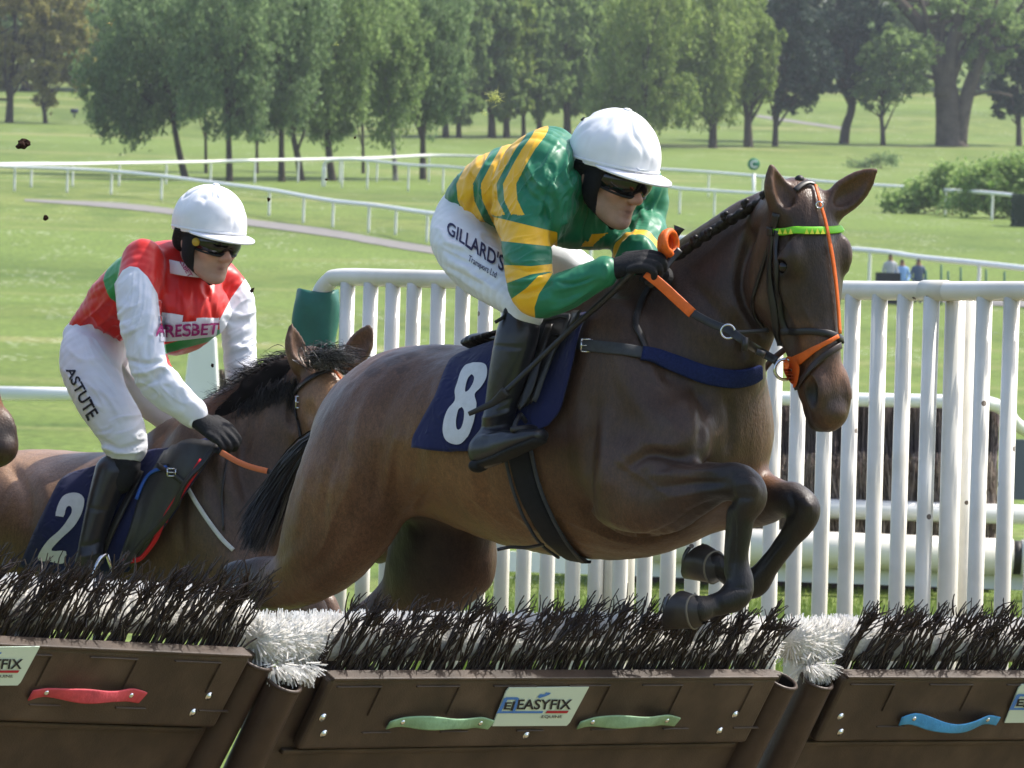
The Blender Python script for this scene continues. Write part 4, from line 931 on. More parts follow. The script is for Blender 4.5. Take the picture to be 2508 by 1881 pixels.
def horse_head(B_, o, t, n0, sc=1.0, ears=()):
    t = Vector(t).normalized(); n = Vector(n0); n = (n - t * n.dot(t)).normalized(); s = n.cross(-t).normalized(); o = Vector(o)
    L = lambda a, b, c=0.0: tuple(o + (t * a + n * b + s * c) * sc)
    ch = lambda rows, **k: B_.chain([L(r[0], r[1], r[4] if len(r) > 4 else 0) + (r[2] * sc, r[3] * sc) for r in rows], s, **k)
    ch([(0.035, -0.085, 0.05, 0.055), (0.075, -0.082, 0.072, 0.076), (0.13, -0.082, 0.083, 0.088), (0.19, -0.083, 0.083, 0.084), (0.27, -0.082, 0.078, 0.068), (0.36, -0.075, 0.066, 0.054), (0.44, -0.068, 0.057, 0.046), (0.51, -0.066, 0.054, 0.045), (0.56, -0.07, 0.046, 0.042)], k=0.03, sub=4)
    # jaw: two flat jowls and the bars running down to the chin
    for c in (-1, 1):
        ch([(0.12, -0.15, 0.06, 0.032, 0.05 * c), (0.19, -0.178, 0.08, 0.035, 0.052 * c), (0.26, -0.168, 0.076, 0.034, 0.05 * c), (0.33, -0.14, 0.05, 0.027, 0.038 * c), (0.42, -0.118, 0.034, 0.024, 0.028 * c), (0.5, -0.112, 0.028, 0.022, 0.022 * c)], k=0.028)
        ch([(0.2, -0.075, 0.014, 0.014, 0.078 * c), (0.28, -0.082, 0.013, 0.013, 0.067 * c), (0.35, -0.085, 0.01, 0.01, 0.055 * c)], k=0.03)             # facial crest
        B_.blob(L(0.165, -0.038, 0.078 * c), (0.045 * sc, 0.026 * sc, 0.019 * sc), (t, n, s), 0.035)                                           # brow over the eye
        B_.blob(L(0.196, -0.055, 0.094 * c), (0.026 * sc, 0.021 * sc, 0.016 * sc), (t, n, s), 0.006, True)                                     # eye socket
        ch([(0.18, -0.085, 0.0055, 0.0055, 0.084 * c), (0.172, -0.06, 0.0065, 0.0065, 0.097 * c), (0.18, -0.035, 0.0055, 0.0055, 0.09 * c)], k=0.008)     # upper lid
        ch([(0.2, -0.09, 0.005, 0.005, 0.08 * c), (0.214, -0.062, 0.005, 0.005, 0.09 * c), (0.206, -0.038, 0.005, 0.005, 0.088 * c)], k=0.008)            # lower lid
        B_.blob(L(0.505, -0.048, 0.036 * c), (0.055 * sc, 0.036 * sc, 0.026 * sc), (t, n, s), 0.02)                                             # nostril wing
        B_.blob(L(0.512, -0.043, 0.060 * c), (0.038 * sc, 0.021 * sc, 0.022 * sc), ((t + n * 0.35).normalized(), n, s), 0.008, True)                             # nostril
        B_.blob(L(0.115, -0.055, 0.083 * c), (0.03 * sc, 0.022 * sc, 0.012 * sc), (t, n, s), 0.03, True)                                       # hollow above the eye
        B_.blob(L(0.33, -0.105, 0.058 * c), (0.07 * sc, 0.02 * sc, 0.012 * sc), (t, n, s), 0.03, True)                                         # hollow under the crest
    B_.blob(L(0.565, -0.052), (0.034 * sc, 0.04 * sc, 0.042 * sc), (t, n, s), 0.02)             # upper lip
    B_.blob(L(0.575, -0.1), (0.028 * sc, 0.03 * sc, 0.034 * sc), (t, n, s), 0.012)               # lower lip and chin
    B_.blob(L(0.545, -0.12), (0.03 * sc, 0.026 * sc, 0.03 * sc), (t, n, s), 0.02)
    B_.chain([L(0.592, -0.06, 0.05) + (0.004, 0.004), L(0.588, -0.082, 0.044) + (0.005, 0.005), L(0.56, -0.1, 0.046) + (0.004, 0.004)], s, 0.006, 2, True)
    B_.chain([L(0.592, -0.06, -0.05) + (0.004, 0.004), L(0.588, -0.082, -0.044) + (0.005, 0.005), L(0.56, -0.1, -0.046) + (0.004, 0.004)], s, 0.006, 2, True)
    # ears: base, tip, direction the hollow faces
    for (b0, tip, face) in ears:
        b0, tip = Vector(b0), Vector(tip); ax_ = (tip - b0); ln = ax_.length; ax_.normalize(); f = Vector(face); f = (f - ax_ * f.dot(ax_)).normalized(); w = ax_.cross(f)
        P = lambda q, d=0: tuple(b0 + ax_ * (q * ln) + f * d)
        B_.chain([P(-0.12) + (0.028 * sc, 0.03 * sc), P(0.1) + (0.03 * sc, 0.037 * sc), P(0.32, -0.004) + (0.027 * sc, 0.040 * sc), P(0.55, -0.006) + (0.022 * sc, 0.036 * sc), P(0.78, -0.004) + (0.014 * sc, 0.024 * sc), P(1.0) + (0.005, 0.005)], w, 0.03, 4)
        B_.chain([P(0.14, 0.024) + (0.012 * sc, 0.014 * sc), P(0.32, 0.02) + (0.022 * sc, 0.027 * sc), P(0.55, 0.016) + (0.02 * sc, 0.025 * sc), P(0.76, 0.012) + (0.012 * sc, 0.014 * sc), P(0.88, 0.008) + (0.003, 0.003)], w, 0.006, 4, True)
    return L, t, n, s
M_COAT = bpy.data.materials.new('coat')
def coat_material(m):
    m.use_nodes = True; n = m.node_tree.nodes; l = m.node_tree.links; p = n['Principled BSDF']
    a = n.new('ShaderNodeAttribute'); a.attribute_name = 'Col'; tc = n.new('ShaderNodeTexCoord')
    def nz(sc, det, vec=(1, 1, 1)):
        mp = n.new('ShaderNodeMapping'); mp.inputs['Scale'].default_value = vec; l.new(tc.outputs['Object'], mp.inputs[0])
        t = n.new('ShaderNodeTexNoise'); t.inputs['Scale'].default_value = sc; t.inputs['Detail'].default_value = det; l.new(mp.outputs[0], t.inputs['Vector']); return t.outputs[0]
    cur = a.outputs['Color']
    for (sc, det, am, vec) in ((9, 5, 0.2, (1, 1, 1)), (130, 3, 0.26, (1, 1, 0.4)), (330, 2, 0.3, (1, 1, 0.6))):
        mr = n.new('ShaderNodeMapRange'); mr.inputs[1].default_value = .25; mr.inputs[2].default_value = .75; mr.inputs[3].default_value = 1 - am; mr.inputs[4].default_value = 1 + am; l.new(nz(sc, det, vec), mr.inputs[0])
        mx = n.new('ShaderNodeMix'); mx.data_type = 'RGBA'; mx.blend_type = 'MULTIPLY'; mx.inputs[0].default_value = 1; l.new(cur, mx.inputs[6]); l.new(mr.outputs[0], mx.inputs[7]); cur = mx.outputs[2]
    l.new(cur, p.inputs['Base Color'])
    p.inputs['Specular IOR Level'].default_value = 0.36; p.inputs['Sheen Weight'].default_value = 0.02; p.inputs['Sheen Roughness'].default_value = 0.4; p.inputs['Sheen Tint'].default_value = (0.9, 0.8, 0.75, 1)
    mr = n.new('ShaderNodeMapRange'); mr.inputs[1].default_value = .3; mr.inputs[2].default_value = .7; mr.inputs[3].default_value = 0.33; mr.inputs[4].default_value = 0.52; l.new(nz(7, 4), mr.inputs[0]); l.new(mr.outputs[0], p.inputs['Roughness'])
    bp = n.new('ShaderNodeBump'); bp.inputs['Strength'].default_value = 0.4; bp.inputs['Distance'].default_value = 0.003; l.new(nz(260, 3, (1, 1, 0.4)), bp.inputs['Height'])
    b2 = n.new('ShaderNodeBump'); b2.inputs['Strength'].default_value = 0.18; b2.inputs['Distance'].default_value = 0.012; l.new(nz(16, 3, (1, 1, 0.5)), b2.inputs['Height']); b3 = n.new('ShaderNodeBump'); b3.inputs['Strength'].default_value = 0.35; b3.inputs['Distance'].default_value = 0.005; l.new(nz(48, 4, (1, 1, 0.5)), b3.inputs['Height']); l.new(b2.outputs[0], b3.inputs['Normal']); l.new(b3.outputs[0], bp.inputs['Normal']); l.new(bp.outputs[0], p.inputs['Normal'])
coat_material(M_COAT)
M_EYE = mat('horse_eye', (0.008, 0.005, 0.004, 1), 0.12, 0.4); M_HOOF = mat('hoof_horn', (0.035, 0.03, 0.026, 1), 0.4, 0.4, noise_amt=0.35, noise_scale=40); M_SHOE = mat('horseshoe', (0.12, 0.12, 0.12, 1), 0.45, 0.5, metal=1)
M_HAIR = mat('black_horse_hair', (0.012, 0.010, 0.010, 1), 0.5, 0.35); M_HAIRGREY = mat('grey_horse_hair', (0.16, 0.15, 0.145, 1), 0.5, 0.4)
def paint(P, base, blobs):
    """coat markings: (centre, radius, colour, softness)"""
    C = np.tile(np.array(base, float), (len(P), 1))
    for (c, r, col, soft) in blobs:
        d = np.linalg.norm(P - np.array(c), axis=1); w = smooth01(1 - (d - r * (1 - soft)) / (r * soft + 1e-6))[:, None]; C = C * (1 - w) + np.array(col) * w
    return C
def to_px(P):
    d = np.asarray(P) - np.array(CAM); z = d @ np.array(cf); return np.stack([CX + FPX * (d @ np.array(CR)) / z, CY - FPX * (d @ np.array(CU)) / z], 1)
def sculpt(P, Q, strokes, pw=2.0):
    """raise or sink the camera-facing skin along strokes: (pixels, half width px, height m, Ymin, Ymax)"""
    N = vnormals(P, Q); X = to_px(P); P = P.copy()
    for (pl, wd, dp, y0, y1) in strokes:
        S = catmull([tuple(p) for p in pl], 5); lo = S.min(0) - wd * 2.5; hi = S.max(0) + wd * 2.5
        m_ = ((X > lo) & (X < hi)).all(1) & (P[:, 1] > y0) & (P[:, 1] < y1) & (N[:, 1] < 0.15); ix = np.nonzero(m_)[0]
        if not len(ix): continue
        best = np.full(len(ix), 1e9); tt = np.zeros(len(ix))
        for i in range(len(S) - 1):
            a, b = S[i], S[i + 1]; d = b - a; L2 = d @ d + 1e-9; t = np.clip(((X[ix] - a) @ d) / L2, 0, 1); r = np.linalg.norm(X[ix] - a - t[:, None] * d, axis=1); c = r < best; best[c] = r[c]; tt[c] = (i + t[c]) / (len(S) - 1)
        f = np.exp(-(best / wd) ** pw) * np.minimum(1, 4 * np.minimum(tt + .06, 1.06 - tt))
        P[ix] += N[ix] * (f * dp)[:, None]
    return P
def hoof(parent, cor, sole, toe_dir, rc, rs):
    cor, sole = Vector(cor), Vector(sole); ax_ = (sole - cor).normalized(); td = Vector(toe_dir); td = (td - ax_ * td.dot(ax_)).normalized(); sd_ = ax_.cross(td); V = []; F = []; n = 20
    rings = [(-0.02, rc * 0.7), (-.006, rc * .9), (0.004, rc * 1.0), ((sole - cor).length * 0.5, (rc + rs) / 2), ((sole - cor).length, rs), ((sole - cor).length + .002, rs * 0.93), ((sole - cor).length - 0.002, rs * 0.8), ((sole - cor).length - 0.006, rs * 0.4)]
    for d, r in rings:
        for k in range(n):
            an = 2 * math.pi * k / n; f = 1 + 0.16 * math.cos(an); V.append(cor + ax_ * (d + .016 * math.cos(an) * max(0, d) / (sole - cor).length - .006 * (d <= .004) * math.cos(an)) + td * (math.cos(an) * r * f) + sd_ * (math.sin(an) * r))
    for i in range(len(rings) - 1):
        for k in range(n): F.append((i * n + k, i * n + (k + 1) % n, (i + 1) * n + (k + 1) % n, (i + 1) * n + k))
    F.append(tuple((len(rings) - 1) * n + k for k in range(n))); o = mk('hoof', V, F, M_HOOF, parent); b = MB(); b.tube([V[2 * n + k] + (V[2 * n + k] - cor).normalized() * .0005 for k in list(range(n)) + [0]], .0028, 6, caps=False); b.build('coronet', mat('coronet_band', (.16, .14, .11, 1), .7), o)
    pts = []
    for k in range(17):
        an = -2.5 + 5.0 * k / 16; f = 1 + 0.16 * math.cos(an); pts.append(sole + ax_ * 0.003 + td * (math.cos(an) * rs * 0.88 * f) + sd_ * (math.sin(an) * rs * 0.88))
    b = MB(); b.tube(pts, 0.0055, 6); b.build('horseshoe', M_SHOE, o)
def hair(name, roots, flows, m_, parent, width=0.004, seg=6, seed=0, jitter=0.02, kind=None, strip=True):
    """strands: roots (n x 3) and for each a list of control points to follow"""
    rng = np.random.default_rng(seed); V = []; F = []; k = 0
    for pts in flows:
        S = catmull([tuple(p) for p in pts], max(1, seg // max(1, len(pts) - 1))); n = len(S); w = rng.normal(size=3); w /= np.linalg.norm(w); ph = rng.uniform(0, 6)
        for i in range(n):
            f = width * (1 - 0.85 * (i / (n - 1)) ** 2); t = S[min(i + 1, n - 1)] - S[max(i - 1, 0)]; sd_ = np.cross(t, w); sd_ = sd_ / (np.linalg.norm(sd_) + 1e-9); q = S[i] + np.sin(ph + 3.5 * i / n) * jitter * 0.3 * w * (i / n)
            V += [q - sd_ * f, q + sd_ * f]
        for i in range(n - 1): F.append((k + 2 * i, k + 2 * i + 1, k + 2 * i + 3, k + 2 * i + 2))
        k += 2 * n
    o = mk(name, V, np.array(F), m_, parent)
    if kind: tag(o, kind=kind)
    return o

# ---- the leading horse, in mid-jump
S8 = Vector((-0.6, -0.8, 0)); F8 = Vector((0.8, -0.6, 0)); UPV = Vector((0, 0, 1))
YM = lambda px: 15.55 + (1850 - px) * 0.00078
def lead_horse():
    B_ = Body(0.007)
    tr = [(1735, 1042, 120, .12), (1700, 1046, 190, .18), (1645, 1050, 262, .23), (1560, 1060, 304, .265), (1460, 1066, 304, .285), (1360, 1075, 282, .295), (1260, 1080, 250, .295), (1160, 1070, 220, .28), (1080, 1055, 212, .255), (1005, 1055, 203, .23), (940, 1072, 168, .2), (885, 1092, 118, .15)]
    B_.chain(limb_st([(x, y, YM(x), w, b) for x, y, w, b in tr], S8), S8, k=0.05, sub=3)
    # neck
    B_.chain(limb_st([(1545, 930, 15.74, 240, .2), (1640, 862, 15.66, 222, .16), (1712, 792, 15.61, 190, .12), (1770, 715, 15.58, 158, .093), (1822, 640, 15.55, 126, .075), (1868, 578, 15.52, 98, .062), (1915, 530, 15.48, 74, .055)], S8), S8, k=0.09, sub=3)
    # breast muscles and shoulders
    for (x, y, Y) in ((1700, 1062, 15.56), (1752, 1052, 15.7)):
        B_.blob(W(x, y, Y), (.09, .11, .15), (F8, S8, UPV), 0.06)
    B_.blob(W(1545, 985, 15.52), (.13, .075, .27), ((F8 + UPV * 0.35).normalized(), S8, (UPV - F8 * 0.35).normalized()), 0.06)
    B_.blob(W(1660, 1075, 15.42), (.085, .07, .10), (F8, S8, UPV), 0.06)
    # right fore
    B_.chain(limb_st([(1505, 1085, 15.56, 100, .085), (1540, 1180, 15.5, 118, .085), (1615, 1222, 15.43, 92, .072), (1695, 1203, 15.35, 68, .058), (1760, 1184, 15.29, 47, .044), (1800, 1180, 15.27, 47, .044), (1830, 1196, 15.255, 46, .045), (1836, 1228, 15.25, 41, .042), (1822, 1264, 15.255, 31, .034), (1813, 1315, 15.26, 27, .028), (1808, 1375, 15.27, 27, .027), (1814, 1424, 15.27, 33, .032), (1804, 1455, 15.265, 36, .034), (1775, 1473, 15.25, 29, .03), (1738, 1485, 15.24, 27, .028), (1708, 1493, 15.22, 33, .034)], S8), S8, k=0.04, sub=4)
    B_.chain(limb_st([(1792, 1250, 15.27, 12, .012), (1788, 1320, 15.28, 13, .013), (1788, 1400, 15.28, 14, .014)], S8), S8, k=0.02)          # tendon
    B_.chain(limb_st([(1560, 1120, 15.42, 26, .02), (1640, 1165, 15.36, 24, .02), (1730, 1160, 15.3, 18, .018)], S8), S8, k=0.05)              # extensor muscle
    # left fore
    B_.chain(limb_st([(1700, 1190, 15.76, 95, .075), (1785, 1212, 15.69, 84, .065), (1860, 1222, 15.61, 68, .055), (1912, 1222, 15.54, 46, .044), (1945, 1226, 15.51, 45, .044), (1968, 1248, 15.49, 43, .042), (1960, 1282, 15.49, 36, .036), (1928, 1326, 15.5, 27, .028), (1884, 1384, 15.52, 26, .027), (1850, 1427, 15.54, 34, .033), (1822, 1428, 15.55, 34, .032), (1780, 1400, 15.55, 27, .028), (1750, 1384, 15.55, 32, .032)], S8), S8, k=0.04, sub=4)
    # right hind
    B_.chain(limb_st([(990, 1020, 16.08, 115, .10), (940, 1085, 16.08, 142, .12), (882, 1165, 16.1, 148, .125), (838, 1258, 16.13, 138, .112), (792, 1338, 16.17, 112, .09), (745, 1398, 16.22, 82, .07), (690, 1430, 16.27, 62, .055), (640, 1438, 16.32, 54, .048), (600, 1448, 16.36, 50, .045), (590, 1520, 16.37, 36, .035), (592, 1640, 16.36, 33, .032), (600, 1720, 16.34, 42, .038), (640, 1790, 16.3, 34, .032), (662, 1815, 16.28, 34, .034)], S8), S8, k=0.06, sub=4)
    B_.chain(limb_st([(655, 1385, 16.3, 20, .02), (602, 1390, 16.35, 18, .022), (567, 1398, 16.38, 20, .024), (582, 1435, 16.37, 28, .028)], S8), S8, k=0.04)   # point of hock
    pass                                                                   # stifle
    # left hind
    B_.chain(limb_st([(1090, 1180, 16.28, 115, .11), (1092, 1290, 16.3, 122, .115), (1068, 1378, 16.34, 124, .1), (1012, 1452, 16.4, 84, .075), (940, 1503, 16.45, 58, .055), (862, 1548, 16.49, 46, .045), (800, 1590, 16.52, 48, .042), (790, 1690, 16.52, 34, .032), (796, 1790, 16.5, 40, .036), (830, 1850, 16.47, 34, .034)], S8), S8, k=0.05, sub=4)
    B_.blob(W(1165, 1385, 16.3), (.05, .045, .07), (F8, S8, UPV), 0.05)
    # haunch, hip, flank and rib modelling
    # head
    o = W(2003, 452, 15.30)
    e = [(W(1921, 520, 15.33), W(1889, 403, 15.30), (0.75, -0.6, 0)), (W(2040, 506, 15.36), W(2146, 414, 15.33), (0.25, -0.9, 0.2))]
    L, t, n, s = horse_head(B_, o, (0.125, -0.10, -0.985), (0.5, -0.866, 0), 1.0, e)
    B_.chain([tuple(W(1905, 545, 15.42)) + (.07, .06), L(0.04, -0.12) + (.07, .062), L(0.1, -0.14) + (.06, .055)], s, 0.05)
    P, Q = B_.mesh(); P = relax(P, Q, 1, 0.4)
    P = sculpt(P, Q, [
        ([(1462, 1000), (1442, 1120), (1437, 1210), (1452, 1275)], 17, -.016, 15, 16), ([(1500, 1000), (1478, 1120), (1480, 1220)], 26, .010, 15, 16),
        ([(1534, 1150), (1585, 1112), (1650, 1120), (1735, 1136)], 13, -.014, 15, 16), ([(1700, 945), (1725, 1010), (1712, 1100)], 14, -.013, 15, 16), ([(1775, 960), (1790, 1040), (1780, 1120)], 12, -.008, 15, 16),
        ([(1590, 1165), (1690, 1158), (1780, 1150)], 9, .006, 15, 15.6), ([(1600, 1195), (1700, 1183), (1785, 1180)], 8, -.007, 15, 15.6), ([(1610, 1228), (1700, 1210), (1780, 1200)], 9, .005, 15, 15.6),
        ([(1470, 1290), (1560, 1320), (1640, 1295), (1700, 1255), (1770, 1222)], 11, -.012, 15, 16),
        ([(985, 930), (940, 1010), (931, 1090), (922, 1180), (905, 1260)], 20, -.010, 15.5, 16.6), ([(905, 950), (880, 1040), (868, 1140), (850, 1240)], 18, .008, 15.5, 16.6), ([(1010, 1010), (975, 1080), (968, 1170), (952, 1240)], 17, -.007, 15.5, 16.6), ([(985, 1040), (955, 1130), (945, 1215)], 13, .006, 15.5, 16.6),
        ([(1060, 1000), (1020, 1080), (1015, 1180)], 22, -.012, 15.5, 16.4), ([(1035, 1175), (1005, 1210), (980, 1255)], 7, .006, 15.5, 16.4), ([(1050, 1195), (1025, 1225), (1005, 1255)], 6, -.006, 15.5, 16.4), ([(1060, 1205), (1045, 1228), (1030, 1252)], 6, .006, 15.5, 16.4),
        ([(830, 1090), (800, 1190), (790, 1290)], 12, -.006, 15.5, 16.6), ([(760, 1130), (740, 1230), (722, 1320)], 14, .006, 15.5, 16.6), ([(850, 1290), (800, 1370), (730, 1420)], 22, -.006, 15.5, 16.6), ([(760, 1320), (700, 1385), (650, 1415)], 18, .004, 15.5, 16.6),
        ([(1580, 790), (1610, 870), (1660, 960)], 22, -.012, 15, 16), ([(1520, 830), (1540, 930), (1590, 1030)], 30, .010, 15, 16), ([(1800, 770), (1815, 830), (1825, 885)], 13, -.015, 15, 16), ([(1690, 690), (1760, 770), (1800, 840)], 20, -.008, 15, 16), ([(1640, 700), (1700, 780), (1740, 850)], 22, .006, 15, 16),
        ([(1858, 540), (1832, 590), (1812, 665), (1815, 720), (1836, 770), (1876, 818)], 11, -.022, 15, 16), ([(1866, 590), (1846, 665), (1850, 715), (1868, 765)], 14, .010, 15, 16),
        ([(1830, 1160), (1848, 1200), (1845, 1240)], 12, .008, 15, 15.5), ([(1795, 1150), (1790, 1200), (1800, 1240)], 8, -.005, 15, 15.5), ([(1965, 1215), (1985, 1250)], 12, .008, 15.2, 15.6),
        ([(1797, 1265), (1797, 1330), (1794, 1405)], 5, -.007, 15, 15.5), ([(1790, 1165), (1815, 1158), (1850, 1172)], 6, -.004, 15, 15.5), ([(1795, 1222), (1825, 1218), (1858, 1222)], 6, -.005, 15, 15.5), ([(1800, 1190), (1830, 1186), (1858, 1196)], 7, .004, 15, 15.5), ([(1785, 1445), (1800, 1440), (1835, 1442)], 5, -.004, 15, 15.5), ([(1755, 1462), (1762, 1480), (1770, 1495)], 5, -.005, 15, 15.5), ([(1640, 1150), (1700, 1150), (1760, 1160)], 4, .004, 15, 15.5), ([(1935, 1205), (1945, 1240), (1935, 1270)], 6, -.005, 15.2, 15.7), ([(1560, 1060), (1600, 1090), (1680, 1092)], 16, .006, 15, 15.7), ([(1240, 1240), (1300, 1290), (1380, 1330)], 5, .004, 15, 16), ([(1110, 960), (1130, 1040), (1120, 1120)], 20, -.005, 15, 16.3), ([(1200, 1090), (1190, 1160), (1205, 1230)], 14, -.003, 15, 16.3), ([(1160, 1120), (1155, 1180), (1170, 1240)], 12, .003, 15, 16.3), ([(1930, 1300), (1895, 1345), (1862, 1390)], 6, -.005, 15.2, 15.7)])
    base = (0.098, 0.047, 0.024); dark = (0.04, 0.022, 0.014); blk = (0.010, 0.008, 0.0075); tan = (0.18, 0.085, 0.036); rust = (0.13, 0.055, 0.022)
    bl = [(W(1150, 1200, 15.8), .42, tan, .8), (W(1330, 1250, 15.7), .22, tan, .8), (W(800, 1200, 16.0), .34, (0.14, 0.066, 0.031), .8), (W(1000, 870, 16.2), .28, (0.08, 0.04, 0.024), .8),
          (W(1600, 950, 15.5), .5, (0.06, 0.032, 0.02), .7), (W(1780, 700, 15.5), .36, dark, .7), (W(1990, 700, 15.3), .36, dark, .7), (W(1870, 620, 15.4), .14, (0.07, 0.04, 0.025), .8),
          (W(1700, 1200, 15.4), .17, (0.032, 0.022, 0.019), .8), (W(1800, 1200, 15.26), .14, (0.018, 0.014, 0.013), .6), (W(1810, 1330, 15.26), .14, blk, .6), (W(1800, 1450, 15.26), .14, blk, .5), (W(1700, 1480, 15.22), .1, blk, .5),
          (W(1960, 1250, 15.5), .13, blk, .7), (W(1890, 1380, 15.52), .17, blk, .5), (W(1770, 1400, 15.55), .1, blk, .5), (W(1880, 1170, 15.55), .06, rust, .9),
          (W(590, 1450, 16.36), .19, (0.014, 0.011, 0.010), .7), (W(590, 1640, 16.36), .24, blk, .5), (W(1040, 1330, 16.3), .26, (0.022, 0.016, 0.014), .7), (W(1180, 1400, 16.25), .09, (0.08, 0.04, 0.022), .9), (W(800, 1640, 16.5), .26, blk, .6), (W(880, 1540, 16.5), .12, blk, .8)]
    bl += [(L(.4, -.06, .06), .10, (0.16, 0.07, 0.032), .9), (L(.36, -.13, .05), .09, (0.07, 0.038, 0.022), .9), (L(.46, -.03, -.02), .07, (0.14, 0.064, 0.03), .9), (L(.54, -.06, .0), .075, (0.014, 0.011, 0.010), .6), (L(.58, -.1, .0), .07, (0.012, 0.0095, 0.009), .6), (L(.51, -.045, .055), .035, (0.006, 0.005, 0.005), .6),
           (L(.2, -.055, .09), .045, (0.014, 0.010, 0.009), .8), (L(.24, -.19, .06), .10, (0.09, 0.048, 0.028), .9), (L(.14, -.0, -.02), .03, (0.16, 0.14, 0.13), .95)]
    vn = [([(1500, 1120), (1560, 1160), (1640, 1215), (1720, 1205)], 4, .0035, 15, 15.7), ([(1300, 1230), (1380, 1270), (1450, 1300), (1520, 1330)], 4, .003, 15, 15.9), ([(1380, 1270), (1400, 1310), (1440, 1335)], 3.5, .0025, 15, 15.9), ([(1590, 1000), (1640, 1030), (1660, 1080), (1640, 1110)], 4, .003, 15, 15.7), ([(1960, 740), (1985, 790), (2000, 850), (1995, 900)], 3.5, .003, 15, 15.5), ([(1985, 790), (2020, 820), (2035, 880)], 3, .0025, 15, 15.5), ([(860, 1180), (820, 1260), (790, 1340), (740, 1400)], 4, .003, 15.7, 16.4), ([(1640, 1180), (1690, 1170), (1770, 1172)], 3.5, .0035, 15, 15.5), ([(1120, 1190), (1180, 1240), (1240, 1290)], 4, .0025, 15, 16.1), ([(1530, 880), (1580, 930), (1640, 960)], 5, -.003, 15, 15.8)]
    P = sculpt(P, Q, vn, 1.5); P = P + vnormals(P, Q) * (.0022 * vnoise(P * np.array([1, 1, .45]), 16, 4) + .0012 * vnoise(P * np.array([1, 1, .6]), 40, 8))[:, None]
    C = paint(P, base, bl); N = vnormals(P, Q)
    X = to_px(P); top = (P[:, 1] > 15.8) & (N[:, 1] < 0.3)
    for (qx, qy, w_, h_) in ((1008, 868, 26, 17), (962, 884, 30, 18), (915, 912, 26, 16), (985, 905, 22, 14), (1060, 858, 24, 12)):
        dd = np.abs((X[:, 0] - qx) / w_ + (X[:, 1] - qy) / h_ * .5) + np.abs((X[:, 1] - qy) / h_); k_ = (smooth01((1.0 - dd) * 4) * top)[:, None]; C = C * (1 - .38 * k_)
    C *= (1 + 0.18 * vnoise(P, 5.0, 2))[:, None]
    root = empty('racehorse', W(1400, 1700, 15.9), 'dark bay racehorse number 8 leaping the hurdle, tack with orange reins', 'horse', 'racehorses')
    body = mk('body', P, Q, M_COAT, root); attr_color(body.data, 'Col', C)
    for c in (1, -1):
        b = MB(); b.ball(L(.195, -.058, .0815 * c), 0.0185, 18, 12); b.build('eye', M_EYE, root)
    hoof(root, W(1704, 1493, 15.215), W(1652, 1486, 15.245), (0.1, 0, -1), 0.041, 0.050)
    hoof(root, W(1752, 1385, 15.55), W(1703, 1368, 15.59), (0.2, 0, -1), 0.04, 0.05)
    hoof(root, W(662, 1815, 16.28), W(690, 1860, 16.26), (1, -0.6, 0), 0.04, 0.052); hoof(root, W(830, 1850, 16.47), W(858, 1900, 16.45), (1, -0.6, 0), 0.04, 0.052)
    # plaits along the crest
    bv = bvh(P, Q); cr = [(1892, 470), (1838, 505), (1825, 493), (1772, 525), (1735, 560), (1710, 567), (1697, 586), (1660, 612)]
    crest = catmull([(1655, 622), (1700, 590), (1750, 556), (1796, 528), (1845, 500), (1885, 478)], 6)
    b = MB()
    for i, (x, y) in enumerate(crest):
        p = W(x + 3, y + 5, 15.50 - 0.06 * (x - 1655) / 230); b.ball(p, (.016, .018, .010 + .004 * math.sin(i * 2.3)), 8, 5, axes=((crest_dir := Vector((0.7, -0.3, 0.62))).normalized(), S8, Vector((-0.6, 0, .8))))
    b.build('mane', M_HAIR, root)
    for i, (x, y) in enumerate([(1697, 580), (1732, 562), (1772, 522), (1822, 492), (1650, 606), (1868, 470)]):
        q = W(x, y + 6, 15.47 - 0.06 * (x - 1655) / 230); b = MB(); b.ball(q, (.0095, .0095, .0085), 9, 6); b.ball(q + Vector((.006, -.006, .006)), (.007, .007, .006), 8, 5); b.tube([q - Vector((0.002, 0, .012)), q + Vector((.004, -.002, -.002))], .0065, 8); b.build('plait', M_HAIR, root)
    b = MB(); 
    for (x, y, r) in ((1945, 452, .014), (1958, 440, .013), (1968, 452, .011), (1935, 462, .011)): b.ball(W(x, y, 15.36), (r, r, r * .9), 9, 6)
    b.build('forelock_plait', M_HAIR, root)
    # tail
    rng = np.random.default_rng(2); fl = []
    for i in range(3200):
        a = rng.normal(); d = rng.normal() * .05; q = rng.uniform(0.55, 1.0)
        p0 = W(818 + rng.normal() * 6, 1045 + rng.normal() * 10, 16.44 + d * .3); p1 = W(752 + a * 7, 1092 + rng.normal() * 8, 16.52 + d); p2 = W(697 + a * 12, 1165, 16.56 + d); p3 = W(652 + a * 15, 1160 + 120 * q, 16.57 + d); p4 = W(630 + a * 16 - 8 * q, 1165 + 185 * q + rng.normal() * 6, 16.56 + d * 1.2)
        fl.append([p0, p1, p2, p3, p4])
    hair('tail', None, fl, M_HAIR, root, .0019, 12, 3, 0.03, kind='stuff')
    return root, P, Q, L, (t, n, s)
H8, P8, Q8, L8, AX8 = lead_horse()
BV8 = bvh(P8, Q8)
